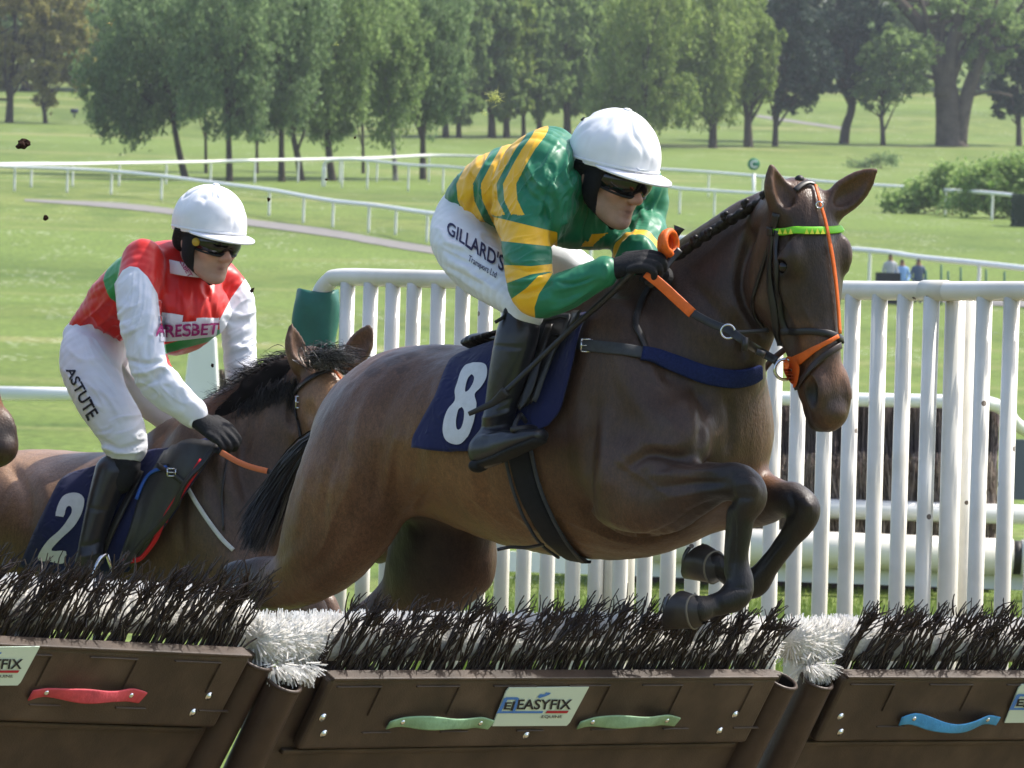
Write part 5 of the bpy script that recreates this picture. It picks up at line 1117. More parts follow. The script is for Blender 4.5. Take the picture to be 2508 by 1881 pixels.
# ---- the following horse and the one whose nose shows at the left edge
F2 = Vector((0.75, -0.66, 0)); S2 = Vector((-0.66, -0.75, 0))
YB = lambda px: 18.6 + (700 - px) * 0.00095
def second_horse():
    B_ = Body(0.0095)
    tr = [(700, 1270, 110, .15), (655, 1270, 185, .2), (580, 1275, 232, .25), (490, 1290, 243, .28), (400, 1305, 232, .29), (300, 1315, 212, .3), (200, 1312, 205, .3), (110, 1297, 197, .29), (30, 1292, 185, .27), (-50, 1310, 165, .24), (-115, 1340, 120, .17)]
    B_.chain(limb_st([(x, y, YB(x), w, b) for x, y, w, b in tr], S2), S2, k=0.05, sub=3)
    B_.chain(limb_st([(520, 1190, 18.75, 190, .2), (585, 1130, 18.68, 170, .15), (640, 1075, 18.63, 145, .115), (685, 1020, 18.6, 120, .09), (725, 972, 18.57, 96, .072), (760, 930, 18.54, 76, .06)], S2), S2, k=0.08, sub=3)
    B_.blob(W(505, 1220, 18.52), (.13, .08, .25), ((F2 + UPV * .35).normalized(), S2, (UPV - F2 * .35).normalized()), 0.06)
    B_.chain(limb_st([(500, 1300, 18.55, 95, .085), (570, 1390, 18.48, 90, .08), (650, 1450, 18.4, 62, .058), (720, 1485, 18.34, 46, .045), (755, 1490, 18.32, 44, .043), (768, 1525, 18.31, 38, .038), (735, 1600, 18.32, 27, .029), (700, 1660, 18.33, 31, .032), (650, 1660, 18.32, 28, .03)], S2), S2, k=0.04, sub=3)
    B_.chain(limb_st([(640, 1320, 18.85, 85, .08), (720, 1420, 18.78, 66, .06), (790, 1490, 18.72, 42, .043), (800, 1540, 18.71, 36, .038), (760, 1620, 18.72, 27, .029), (720, 1680, 18.73, 30, .032)], S2), S2, k=0.04)
    for dx, dy in ((0, -0.13), (120, 0.15)):
        B_.chain(limb_st([(-20 + dx, 1300, YB(20) + dy, 145, .12), (-70 + dx, 1450, YB(0) + dy, 115, .1), (-120 + dx, 1600, YB(-30) + dy, 75, .065), (-190 + dx, 1700, YB(-60) + dy, 45, .045), (-195 + dx, 1850, YB(-60) + dy, 30, .032), (-180 + dx, 2020, YB(-60) + dy, 34, .035), (-150 + dx, 2090, YB(-60) + dy, 30, .033), (-130 + dx, 2130, YB(-60) + dy, 42, .045)], S2), S2, k=0.05)
    o = W(805, 892, 18.36); e = [(W(737, 895, 18.42), W(713, 793, 18.4), (0.75, -0.6, 0)), (W(862, 884, 18.5), W(908, 795, 18.48), (0.1, -0.95, 0.2))]
    L, t, n, s = horse_head(B_, o, (0.36, -0.22, -0.9), (0.45, -0.88, 0.2), 1.0, e)
    B_.chain([tuple(W(752, 950, 18.55)) + (.07, .06), L(0.05, -0.11) + (.07, .062), L(0.12, -0.13) + (.06, .055)], s, 0.05)
    P, Q = B_.mesh(); P = relax(P, Q, 1, 0.4)
    P = sculpt(P, Q, [([(20, 1130), (60, 1200), (70, 1300)], 16, -.014, 17, 20), ([(90, 1140), (120, 1230), (110, 1330)], 24, .012, 17, 20), ([(500, 1090), (520, 1180), (560, 1270)], 18, -.012, 17, 20), ([(600, 1060), (590, 1150), (610, 1230)], 16, -.01, 17, 20),
        ([(735, 905), (715, 950), (712, 1010), (730, 1060)], 10, -.02, 17, 20), ([(640, 1000), (610, 1070), (590, 1130)], 14, -.008, 17, 20), ([(450, 1180), (440, 1280), (450, 1380)], 14, -.014, 17, 20)])
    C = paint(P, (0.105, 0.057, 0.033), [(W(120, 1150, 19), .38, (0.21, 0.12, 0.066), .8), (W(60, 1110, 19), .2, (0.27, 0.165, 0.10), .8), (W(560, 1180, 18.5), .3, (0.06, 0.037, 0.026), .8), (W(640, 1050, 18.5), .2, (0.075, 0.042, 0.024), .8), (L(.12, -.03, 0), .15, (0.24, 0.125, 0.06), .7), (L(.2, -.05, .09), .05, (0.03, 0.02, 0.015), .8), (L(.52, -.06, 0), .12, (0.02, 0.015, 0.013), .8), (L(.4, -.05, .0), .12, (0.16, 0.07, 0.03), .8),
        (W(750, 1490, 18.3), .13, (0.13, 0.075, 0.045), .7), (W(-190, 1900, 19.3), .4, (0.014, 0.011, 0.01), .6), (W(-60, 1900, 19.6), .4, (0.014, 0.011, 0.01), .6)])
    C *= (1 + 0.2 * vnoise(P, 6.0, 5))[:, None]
    root = empty('racehorse', W(300, 2180, 18.9), 'bay racehorse number 2 taking off behind the left hurdle', 'horse', 'racehorses')
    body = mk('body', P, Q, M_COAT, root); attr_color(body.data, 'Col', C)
    for c in (1, -1):
        b = MB(); b.ball(L(.195, -.058, .0815 * c), 0.0185, 18, 12); b.build('eye', M_EYE, root)
    Bm = Body(.009); Bm.chain(limb_st([(520, 1075, 18.66, 20, .05), (560, 1030, 18.63, 40, .065), (605, 985, 18.6, 46, .06), (650, 948, 18.575, 44, .055), (700, 915, 18.55, 32, .045), (738, 897, 18.53, 18, .03)], S2), S2, .02); Pm, Qm = Bm.mesh(); Pm += vnormals(Pm, Qm) * (.01 * vnoise(Pm, 30, 3))[:, None]; mk('mane_root', Pm, Qm, mat('mane_root', (.008, .007, .007, 1), .9, .05), root)
    rng = np.random.default_rng(12); cr = catmull([(505, 1040), (560, 985), (600, 945), (640, 915), (690, 895), (738, 880)], 8); fl = []
    for i in range(4200):
        u_ = rng.random(); q = cr[int(u_ * (len(cr) - 1))]; Yc = 18.62 + (1 - u_) * .1; x, y = q[0] + 18 + rng.normal() * 5, q[1] + 20 + rng.normal() * 6; ln = rng.uniform(.5, 1.15); side = rng.random() < 0.62
        if side: fl.append([W(x, y, Yc - .06), W(x + 4 + rng.normal() * 8, y - 8 + rng.normal() * 5, Yc - .1), W(x + 6 + rng.normal() * 14, y + 42 * ln, Yc - .15), W(x - 4 + rng.normal() * 18, y + 92 * ln, Yc - .14)])
        else: fl.append([W(x, y, Yc), W(x - 14, y - 22 * ln, Yc + rng.normal() * .03), W(x - 36 * ln, y - 30 * ln + rng.normal() * 6, Yc + rng.normal() * .05), W(x - 70 * ln, y - 22 * ln + rng.normal() * 14, Yc + rng.normal() * .06)])
    hair('mane', None, fl, M_HAIR, root, .0017, 9, 4, 0.04, kind='stuff'); fl = []
    for i in range(420):
        x, y = 800 + rng.normal() * 22, 902 + rng.normal() * 7; a = rng.uniform(0.3, 1.1); fl.append([W(x, y, 18.38), W(x - 8 + rng.normal() * 10, y - 36 * a, 18.36), W(x + 5 + rng.normal() * 14, y - 48 * a + rng.normal() * 8, 18.33), W(x + 40 + rng.normal() * 26, y - 22 + rng.normal() * 14, 18.3)])
    hair('forelock', None, fl[:200], M_HAIRGREY, root, .0012, 9, 5, 0.04, kind='stuff'); hair('forelock', None, fl[200:], M_HAIR, root, .0014, 9, 6, 0.04, kind='stuff')
    for (a, b_) in ((W(650, 1660, 18.32), W(610, 1655, 18.3)), (W(720, 1680, 18.73), W(680, 1690, 18.7)), (W(-130, 2130, YB(-60) - .13), W(-110, 2180, YB(-60) - .13)), (W(-10, 2130, YB(-60) + .15), W(10, 2180, YB(-60) + .15))): hoof(root, a, b_, (0.8, -.3, -.5), .042, .052)
    return root, body, P, Q, L, (t, n, s)
H2, BODY2, P2, Q2, L2, AX2 = second_horse()
BV2 = bvh(P2, Q2)
# third horse: same build of horse farther left, only its muzzle in the frame
def third_horse():
    tip = Vector(L2(.585, -.06, 0)); d = W(12, 1118, 18.2) - tip
    root = empty('racehorse', H2.location + d, 'bay racehorse of which only the muzzle shows at the left edge', 'horse', 'racehorses')
    o = BODY2.copy(); o.data = BODY2.data; COL.objects.link(o); o.parent = root; o.matrix_parent_inverse = Matrix.Translation(-(H2.location + d)); o.location = d
third_horse()
# ------------------------------------------------------------------ riders
def seg_info(P, S):
    """distance of points to a chain's skin and arc position along it"""
    best = np.full(len(P), 1e9); pos = np.zeros(len(P)); acc = 0.0
    for i in range(len(S) - 1):
        a, b = S[i], S[i + 1]; d = b[:3] - a[:3]; L2 = d @ d + 1e-12; t = np.clip(((P - a[:3]) @ d) / L2, 0, 1)
        r = np.linalg.norm(P - a[:3] - t[:, None] * d, axis=1) - (a[3] + (b[3] - a[3]) * t); c = r < best; best[c] = r[c]; pos[c] = acc + t[c] * math.sqrt(L2); acc += math.sqrt(L2)
    return best, pos
def poly_sd(X, poly):
    d = np.full(len(X), 1e9); ins = np.zeros(len(X), bool); n = len(poly)
    for i in range(n):
        a, b = np.array(poly[i], float), np.array(poly[(i + 1) % n], float); e = b - a; w = X - a; t = np.clip((w @ e) / (e @ e), 0, 1); d = np.minimum(d, np.linalg.norm(w - t[:, None] * e, axis=1))
        c = (a[1] > X[:, 1]) != (b[1] > X[:, 1]); xi = a[0] + (X[:, 1] - a[1]) * e[0] / (e[1] if e[1] else 1e-9); ins ^= c & (X[:, 0] < xi)
    return np.where(ins, d, -d)
def band(q, ivs):
    m_ = np.full(len(q), -1.0)
    for a, b in ivs: m_ = np.maximum(m_, (b - a) / 2 - np.abs(q - (a + b) / 2))
    return m_
def cloth_mat(name, base, c1=None, c2=None, rough=0.42, spec=0.45, bump=0.35, bscale=34, sheen=0.1):
    m = bpy.data.materials.new(name); m.use_nodes = True; n = m.node_tree.nodes; l = m.node_tree.links; p = n['Principled BSDF']
    p.inputs['Roughness'].default_value = rough; p.inputs['Specular IOR Level'].default_value = spec; p.inputs['Sheen Weight'].default_value = sheen
    cur = None; tc = n.new('ShaderNodeTexCoord')
    nz = n.new('ShaderNodeTexNoise'); nz.inputs['Scale'].default_value = 14; nz.inputs['Detail'].default_value = 5; l.new(tc.outputs['Object'], nz.inputs['Vector'])
    for nm, c in (('m1', c1), ('m2', c2)):
        if c is None: continue
        a = n.new('ShaderNodeAttribute'); a.attribute_name = nm; gt = n.new('ShaderNodeMath'); gt.operation = 'GREATER_THAN'; gt.inputs[1].default_value = 0; l.new(a.outputs['Fac'], gt.inputs[0])
        mx = n.new('ShaderNodeMix'); mx.data_type = 'RGBA'; l.new(gt.outputs[0], mx.inputs[0]); mx.inputs[7].default_value = c
        if cur is None: mx.inputs[6].default_value = base
        else: l.new(cur, mx.inputs[6])
        cur = mx.outputs[2]
    mr = n.new('ShaderNodeMapRange'); mr.inputs[1].default_value = .3; mr.inputs[2].default_value = .7; mr.inputs[3].default_value = .92; mr.inputs[4].default_value = 1.06; l.new(nz.outputs[0], mr.inputs[0])
    mm = n.new('ShaderNodeMix'); mm.data_type = 'RGBA'; mm.blend_type = 'MULTIPLY'; mm.inputs[0].default_value = 1; l.new(mr.outputs[0], mm.inputs[7])
    if cur is None: mm.inputs[6].default_value = base
    else: l.new(cur, mm.inputs[6])
    l.new(mm.outputs[2], p.inputs['Base Color'])
    w = n.new('ShaderNodeTexNoise'); w.inputs['Scale'].default_value = bscale; w.inputs['Detail'].default_value = 3; w.noise_type = 'RIDGED_MULTIFRACTAL'; w.inputs['Roughness'].default_value = 0.4; w.inputs['Distortion'].default_value = 0.8; l.new(tc.outputs['Object'], w.inputs['Vector'])
    bp = n.new('ShaderNodeBump'); bp.inputs['Strength'].default_value = bump; bp.inputs['Distance'].default_value = 0.012; l.new(w.outputs[0], bp.inputs['Height'])
    wv = n.new('ShaderNodeTexNoise'); wv.inputs['Scale'].default_value = 900; l.new(tc.outputs['Object'], wv.inputs['Vector']); b2 = n.new('ShaderNodeBump'); b2.inputs['Strength'].default_value = 0.12; b2.inputs['Distance'].default_value = 0.001
    l.new(wv.outputs[0], b2.inputs['Height']); l.new(bp.outputs[0], b2.inputs['Normal']); l.new(b2.outputs[0], p.inputs['Normal']); return m
M_SKIN = mat('skin', attr='Col', rough=0.5, spec=0.35, noise_amt=0.1, noise_scale=60, bump=0.15, bump_scale=300)
M_CAP = cloth_mat('white_cap', (0.8, 0.8, 0.84, 1), rough=0.5, spec=0.3, bump=0.35, bscale=7); M_BREECH = cloth_mat('white_breeches', (0.72, 0.73, 0.76, 1), rough=0.6, spec=0.25, bump=0.4, bscale=8)
M_BOOT = mat('black_boot_leather', (0.016, 0.016, 0.02, 1), 0.3, 0.5, noise_amt=0.3, noise_scale=30, bump=0.4, bump_scale=45); M_SOLE = mat('boot_sole', (0.012, 0.012, 0.012, 1), 0.7)
M_GLOVE = mat('black_glove', (0.012, 0.012, 0.014, 1), 0.75, 0.25, bump=0.5, bump_scale=120, noise_amt=0.3, noise_scale=60); M_LENS = mat('goggle_lens', (0.004, 0.004, 0.005, 1), 0.06, 0.6); M_BLACK = mat('black_webbing', (0.012, 0.012, 0.013, 1), 0.55, 0.35)
M_WHITEINK = mat('white_print', (0.75, 0.75, 0.76, 1), 0.6); M_BLACKINK = mat('black_print', (0.012, 0.012, 0.02, 1), 0.6); M_NAVYINK = mat('navy_print', (0.02, 0.02, 0.07, 1), 0.6)

def chains_mesh(h, chains, blobs=()):
    B_ = Body(h)
    for (stn, S, k) in chains: B_.chain(stn, S, k, 4)
    for b in blobs: B_.blob(*b)
    P, Q = B_.mesh(); return relax(P, Q, 1, 0.4), Q
def auto_folds(P, Q, centre, spread, ang, n, ln, wd, dp, y0, y1, seed):
    """long wavy cloth folds running at an angle (degrees, in the picture) round a centre"""
    N = vnormals(P, Q); X = to_px(P); a = math.radians(ang); d = X - np.array(centre); s_ = d[:, 0] * math.cos(a) - d[:, 1] * math.sin(a); c_ = d[:, 0] * math.sin(a) + d[:, 1] * math.cos(a)
    z = (P[:, 1] - y0) * 400
    c_ = c_ + 9 * vnoise(np.stack([s_ / ln * .8, c_ / ln, z * 0 + seed], 1), 1.0, seed + 5)
    n_ = vnoise(np.stack([c_ / (wd * 3.2), s_ / (ln * 1.1), z / 120], 1), 1.0, seed); n2 = vnoise(np.stack([c_ / (wd * 6.5), s_ / (ln * 1.5), z / 160], 1), 1.0, seed + 9)
    f = (1 - np.minimum(1, np.abs(n_) * 3.2)) * .8 + (1 - np.minimum(1, np.abs(n2) * 2.6)) * .9 - .7
    m_ = np.exp(-(d[:, 0] / (2.1 * spread[0])) ** 4 - (d[:, 1] / (2.1 * spread[1])) ** 4) * ((P[:, 1] > y0) & (P[:, 1] < y1)) * smooth01((.3 - N[:, 1]) * 2)
    return P + N * (f * m_ * dp * 1.15)[:, None]
def head_frame(f, u):
    f = Vector(f).normalized(); u = Vector(u); u = (u - f * u.dot(f)).normalized(); return f, u, f.cross(u)
def rider_head(B_, c, f, u, r, neck_to):
    c = Vector(c); L = lambda a, b, d=0.0: tuple(c + f * a + u * b + r * d); A = (f, r, u)
    B_.blob(L(-.005, .025), (.096, .075, .1), A, 0.02); B_.blob(L(.042, -.045), (.052, .056, .074), A, 0.03)
    for d in (-1, 1):
        B_.chain([L(.0, -.045, .058 * d) + (.018, .014), L(.02, -.082, .05 * d) + (.019, .016), L(.062, -.108, .02 * d) + (.019, .018)], r, .025)
        B_.blob(L(.066, -.032, .042 * d), (.02, .02, .022), A, .02); B_.blob(L(.103, -.047, .012 * d), (.009, .008, .008), A, .008)
        B_.blob(L(-.005, -.02, .078 * d), (.018, .008, .03), A, .008)
        B_.blob(L(.088, .002, .03 * d), (.012, .016, .01), A, .012, True)
    B_.blob(L(.078, -.112), (.02, .022, .018), A, .02); B_.chain([L(.086, .012) + (.011, .011), L(.1, -.022) + (.010, .010), L(.112, -.042) + (.0115, .0125)], r, .02)
    B_.blob(L(.09, .022), (.014, .05, .012), A, .02)
    B_.chain([L(.082, -.074, -.022) + (.006, .006), L(.0925, -.072, 0) + (.006, .006), L(.082, -.074, .022) + (.006, .006)], u, .008); B_.chain([L(.082, -.086, -.018) + (.006, .006), L(.091, -.087, 0) + (.007, .007), L(.082, -.086, .018) + (.006, .006)], u, .008)
    B_.chain([L(.086, -.0795, -.026) + (.003, .003), L(.106, -.0795, 0) + (.0035, .0035), L(.086, -.0795, .026) + (.003, .003)], u, .004, 3, True)
    B_.chain([L(-.02, -.05) + (.056, .052), tuple(Vector(neck_to)) + (.06, .058)], r, .03)
    return L
def skin_paint(P, L):
    C = np.tile(np.array([.46, .27, .195]), (len(P), 1))
    for (a, b, d, rr, col) in ((.1, -.08, 0, .026, (.36, .155, .125)), (.11, -.042, 0, .026, (.45, .21, .155)), (.065, -.035, .045, .035, (.45, .22, .16)), (.065, -.035, -.045, .035, (.45, .22, .16)), (.07, -.105, 0, .05, (.35, .215, .16)), (.03, -.09, .05, .05, (.36, .22, .165)), (.03, -.09, -.05, .05, (.36, .22, .165))):
        dd = np.linalg.norm(P - np.array(L(a, b, d)), axis=1); w = (smooth01(1.3 - dd / rr) * .8)[:, None]; C = C * (1 - w) + np.array(col) * w
    for (a, b, d, rr) in [(.098 - .6 * abs(q) ** 1.5, -.0795, q, .006) for q in np.linspace(-.022, .022, 9)] + [(.107, -.053, .007, .005), (.107, -.053, -.007, .005)]:
        dd = np.linalg.norm(P - np.array(L(a, b, d)), axis=1); w = (smooth01(1.2 - dd / rr) * .75)[:, None]; C = C * (1 - w) + np.array((.13, .05, .04)) * w
    return C * (1 + .08 * vnoise(P, 60, 3))[:, None]
def helmet(parent, c, f, u, r, seed, sc=1.0):
    c = Vector(c); V = []; F = []; nA, nE = 140, 56; rng = np.random.default_rng(seed)
    rf, rr, ru = .128 * sc, .108 * sc, .118 * sc; o = c + u * .04 - f * .006
    for e in range(nE + 1):
        for k in range(nA):
            ph = 2 * math.pi * k / nA; rim = -0.16 - 0.26 * (0.5 - 0.5 * math.cos(ph)) ; th = rim + (math.pi / 2 - rim) * e / nE
            w = 1.0
            if e < 2: w = 1.012
            if e == 0: w = 0.985
            x, y, z = math.cos(th) * math.cos(ph), math.cos(th) * math.sin(ph), math.sin(th)
            V.append(o + f * (rf * x * w) + r * (rr * y * w) + u * (ru * z * w))
    P = np.array([tuple(v) for v in V]); 
    for e in range(nE):
        for k in range(nA): F.append((e * nA + k, e * nA + (k + 1) % nA, (e + 1) * nA + (k + 1) % nA, (e + 1) * nA + k))
    # cloth cover: gathered creases towards the crown and seams
    q = P - np.array(o); ph = np.arctan2(q @ np.array(r), q @ np.array(f)); el = np.arcsin(np.clip((q @ np.array(u)) / ru, -1, 1)); nn = q / np.linalg.norm(q, axis=1)[:, None]
    d = -.0042 * (1 - np.minimum(1, 2.6 * np.abs(vnoise(np.stack([np.cos(ph) * 2.6 + vnoise(P, 12, 4) * .5, np.sin(ph) * 2.6, el * .9 + vnoise(P, 10, 5) * .4], 1), 1.5, seed)))) * smooth01((el + .1) * 1.6) * smooth01((1.5 - el) * 2) + .0016 * vnoise(P, 26, seed) - .0016 * np.exp(-((np.mod(ph + math.pi / 4, math.pi / 2) - math.pi / 4) / .03) ** 2) * (el < 1.45)
    P = P + nn * d[:, None]
    cap = mk('helmet', P, F, M_CAP, parent)
    # peak
    V = []; F = []; n = 26
    for i in range(n + 1):
        ph = -1.25 + 2.5 * i / n; k_ = max(0.0, math.cos(ph * 1.22)); th = -0.13 - .26 * (0.5 - .5 * math.cos(ph)); ext = .055 * k_ ** .7 * sc
        base = o + f * (rf * math.cos(th) * math.cos(ph) * .99) + r * (rr * math.cos(th) * math.sin(ph) * .99) + u * (ru * math.sin(th) + .004); tip = base + (f * math.cos(ph * .8) + r * math.sin(ph * .8) * .7).normalized() * ext - u * (.012 * k_)
        V += [base, tip, tip - u * .005, base - u * .006]
    for i in range(n):
        for j in range(4): F.append((4 * i + j, 4 * i + (j + 1) % 4, 4 * i + 4 + (j + 1) % 4, 4 * i + 4 + j))
    F += [(0, 1, 2, 3), (4 * n + 3, 4 * n + 2, 4 * n + 1, 4 * n)]
    mk('peak', V, F, M_CAP, cap)
    b = MB(); b.ball(o + u * (ru + .001), (.011, .011, .004), 12, 6, axes=(f, r, u)); b.build('button', M_CAP, cap)
    # tape round the rim with its bow in front
    st_ = []
    for k in range(40):
        ph = 2 * math.pi * k / 40; th = -0.05 - .26 * (0.5 - .5 * math.cos(ph)); p = o + f * (rf * 1.012 * math.cos(th) * math.cos(ph)) + r * (rr * 1.012 * math.cos(th) * math.sin(ph)) + u * (ru * math.sin(th)); st_.append((p, (p - o).normalized()))
    ribbon('tape', st_, .006, M_CAP, cap, .0015, .001, closed=True)
    return cap, bvh(P, [f_ for f_ in np.array([[e * nA + k, e * nA + (k + 1) % nA, (e + 1) * nA + (k + 1) % nA, (e + 1) * nA + k] for e in range(nE) for k in range(nA)])]), o
def goggles(parent, c, f, u, r, lens=(0, 1), disc=None, drop=0.0):
    c = Vector(c); V = []; F = []; n = 34
    for i in range(n + 1):
        ph = -1.22 + 2.44 * i / n; R = .092 + .012 * math.cos(ph) ** 2; hgt = .031 * (1 - .25 * abs(ph) ** 2 / 1.5); nose = .012 * math.exp(-(ph / .16) ** 2)
        for (du, dr) in ((-hgt + nose, -.004), (-hgt * .75 + nose, .006), (-hgt * .2, .012), (hgt * .35, .012), (hgt * .85, .006), (hgt, -.004)):
            V.append(c + f * ((R + dr) * math.cos(ph) + .005) + r * ((R * .84 + dr) * math.sin(ph)) + u * (du + .002 + drop))
    for i in range(n):
        for j in range(5): F.append((6 * i + j, 6 * i + j + 1, 6 * i + 7 + j, 6 * i + 6 + j))
    o = mk('goggles', V, F, M_LENS, parent); so = o.modifiers.new('thick', 'SOLIDIFY'); so.thickness = .003
    for du in (-1, 1):
        pts = []
        for i in range(n + 1):
            ph = -1.22 + 2.44 * i / n; R = .092 + .012 * math.cos(ph) ** 2; hgt = .031 * (1 - .25 * abs(ph) ** 2 / 1.5); nose = .012 * math.exp(-(ph / .16) ** 2) if du < 0 else 0
            pts.append(c + f * (R * math.cos(ph) + .006) + r * (R * .84 * math.sin(ph)) + u * (du * hgt + nose + .002 + drop))
        b = MB(); b.tube(pts, .0035, 6); b.build('frame', M_BLACK, o)
    if disc:
        b = MB(); p = c + f * ((.094) * math.cos(1.12) + .014) + r * (.094 * math.sin(1.12) * .86 + .006) + u * (.0 + drop); ax_ = (f * .45 + r * .9).normalized(); b.tube([p, p + ax_ * .006], .0125, 16); b.build('side_disc', mat('disc_yellow', hexc(190, 160, 60), 0.5), o)
    # padded harness and chin strap
    B_ = Body(.006)
    for d in (-1, 1):
        P_ = lambda a, b_, e: tuple(c + f * a + u * b_ + r * e * d)
        B_.chain([P_(.03, .02, .078) + (.03, .013), P_(.018, -.03, .078) + (.03, .014), P_(.016, -.07, .068) + (.022, .013), P_(.035, -.105, .045) + (.009, .006), P_(.05, -.125, .015) + (.007, .006), P_(.052, -.132, 0) + (.007, .006)], r, .01)
        B_.chain([P_(-.02, .01, .078) + (.03, .012), P_(-.05, -.03, .06) + (.028, .016), P_(-.07, -.05, .03) + (.028, .02), P_(-.075, -.05, 0) + (.028, .02)], u, .015)
    P, Q = B_.mesh(); mk('harness', P, Q, mat('padded_harness', (.012, .012, .013, 1), .8, .2, bump=.4, bump_scale=150), parent)
    return o
def glove(parent, wrist, palm, knuck, back, thumb_up, Yshift=0, curl=1.0, name='glove', strap_m=None):
    """a closed hand: wrist, palm centre and knuckle line (world points); back = direction the back of the hand faces"""
    wrist, palm, knuck = Vector(wrist), Vector(palm), Vector(knuck); d = (knuck - wrist).normalized(); bk = Vector(back); bk = (bk - d * bk.dot(d)).normalized(); ac = d.cross(bk).normalized()
    if ac.dot(Vector(thumb_up)) < 0: ac = -ac
    B_ = Body(.0042)
    B_.chain([tuple(wrist - d * .02) + (.027, .03), tuple(wrist) + (.026, .03), tuple(palm) + (.022, .04), tuple(palm.lerp(knuck, .7)) + (.019, .042)], ac, .02)
    for i, (off, ln, rr) in enumerate(((.031, .95, .0098), (.0105, 1.05, .0102), (-.0105, 1.0, .0098), (-.030, .85, .009))):
        k = knuck + ac * off + bk * .004 - d * (.004 * abs(i - 1)); a = k + d * (.030 * ln) - bk * (.018 * curl); b = a - d * (.008) - bk * (.026 * ln * curl); e = b - d * (.024 * ln) - bk * .004
        B_.chain([tuple(k - d * .03) + (rr * 1.1, rr * 1.1), tuple(k) + (rr * 1.12, rr * 1.12), tuple(a) + (rr, rr), tuple(b) + (rr * .95, rr * .95), tuple(e) + (rr * .88, rr * .88)], ac, .006, 4)
    t0 = palm + ac * .035 - d * .02; t1 = palm + ac * .048 + d * .018 - bk * .012; t2 = knuck + ac * .038 + d * .012 - bk * .02; t3 = knuck + ac * .018 + d * .028 - bk * .026
    B_.chain([tuple(t0) + (.015, .015), tuple(t1) + (.0125, .0125), tuple(t2) + (.011, .011), tuple(t3) + (.0095, .0095)], bk, .01, 4)
    P, Q = B_.mesh(); P = relax(P, Q, 1, .3); o = mk(name, P, Q, M_GLOVE, parent)
    b = MB(); st_ = []
    for k in range(20):
        an = 2 * math.pi * k / 20; q = wrist - d * .004 + bk * (.028 * math.cos(an)) + ac * (.032 * math.sin(an)); st_.append((q, (q - wrist).normalized()))
    ribbon('wrist_strap', st_, .016, strap_m or M_BLACK, o, .0015, .001, closed=True)
    return o, d, bk, ac

def st_of(rows, S, sc=1.0): return limb_st(rows, S, sc)
def shrink(stn, f): return [s[:3] + (s[3] * f, s[4] * f) for s in stn]

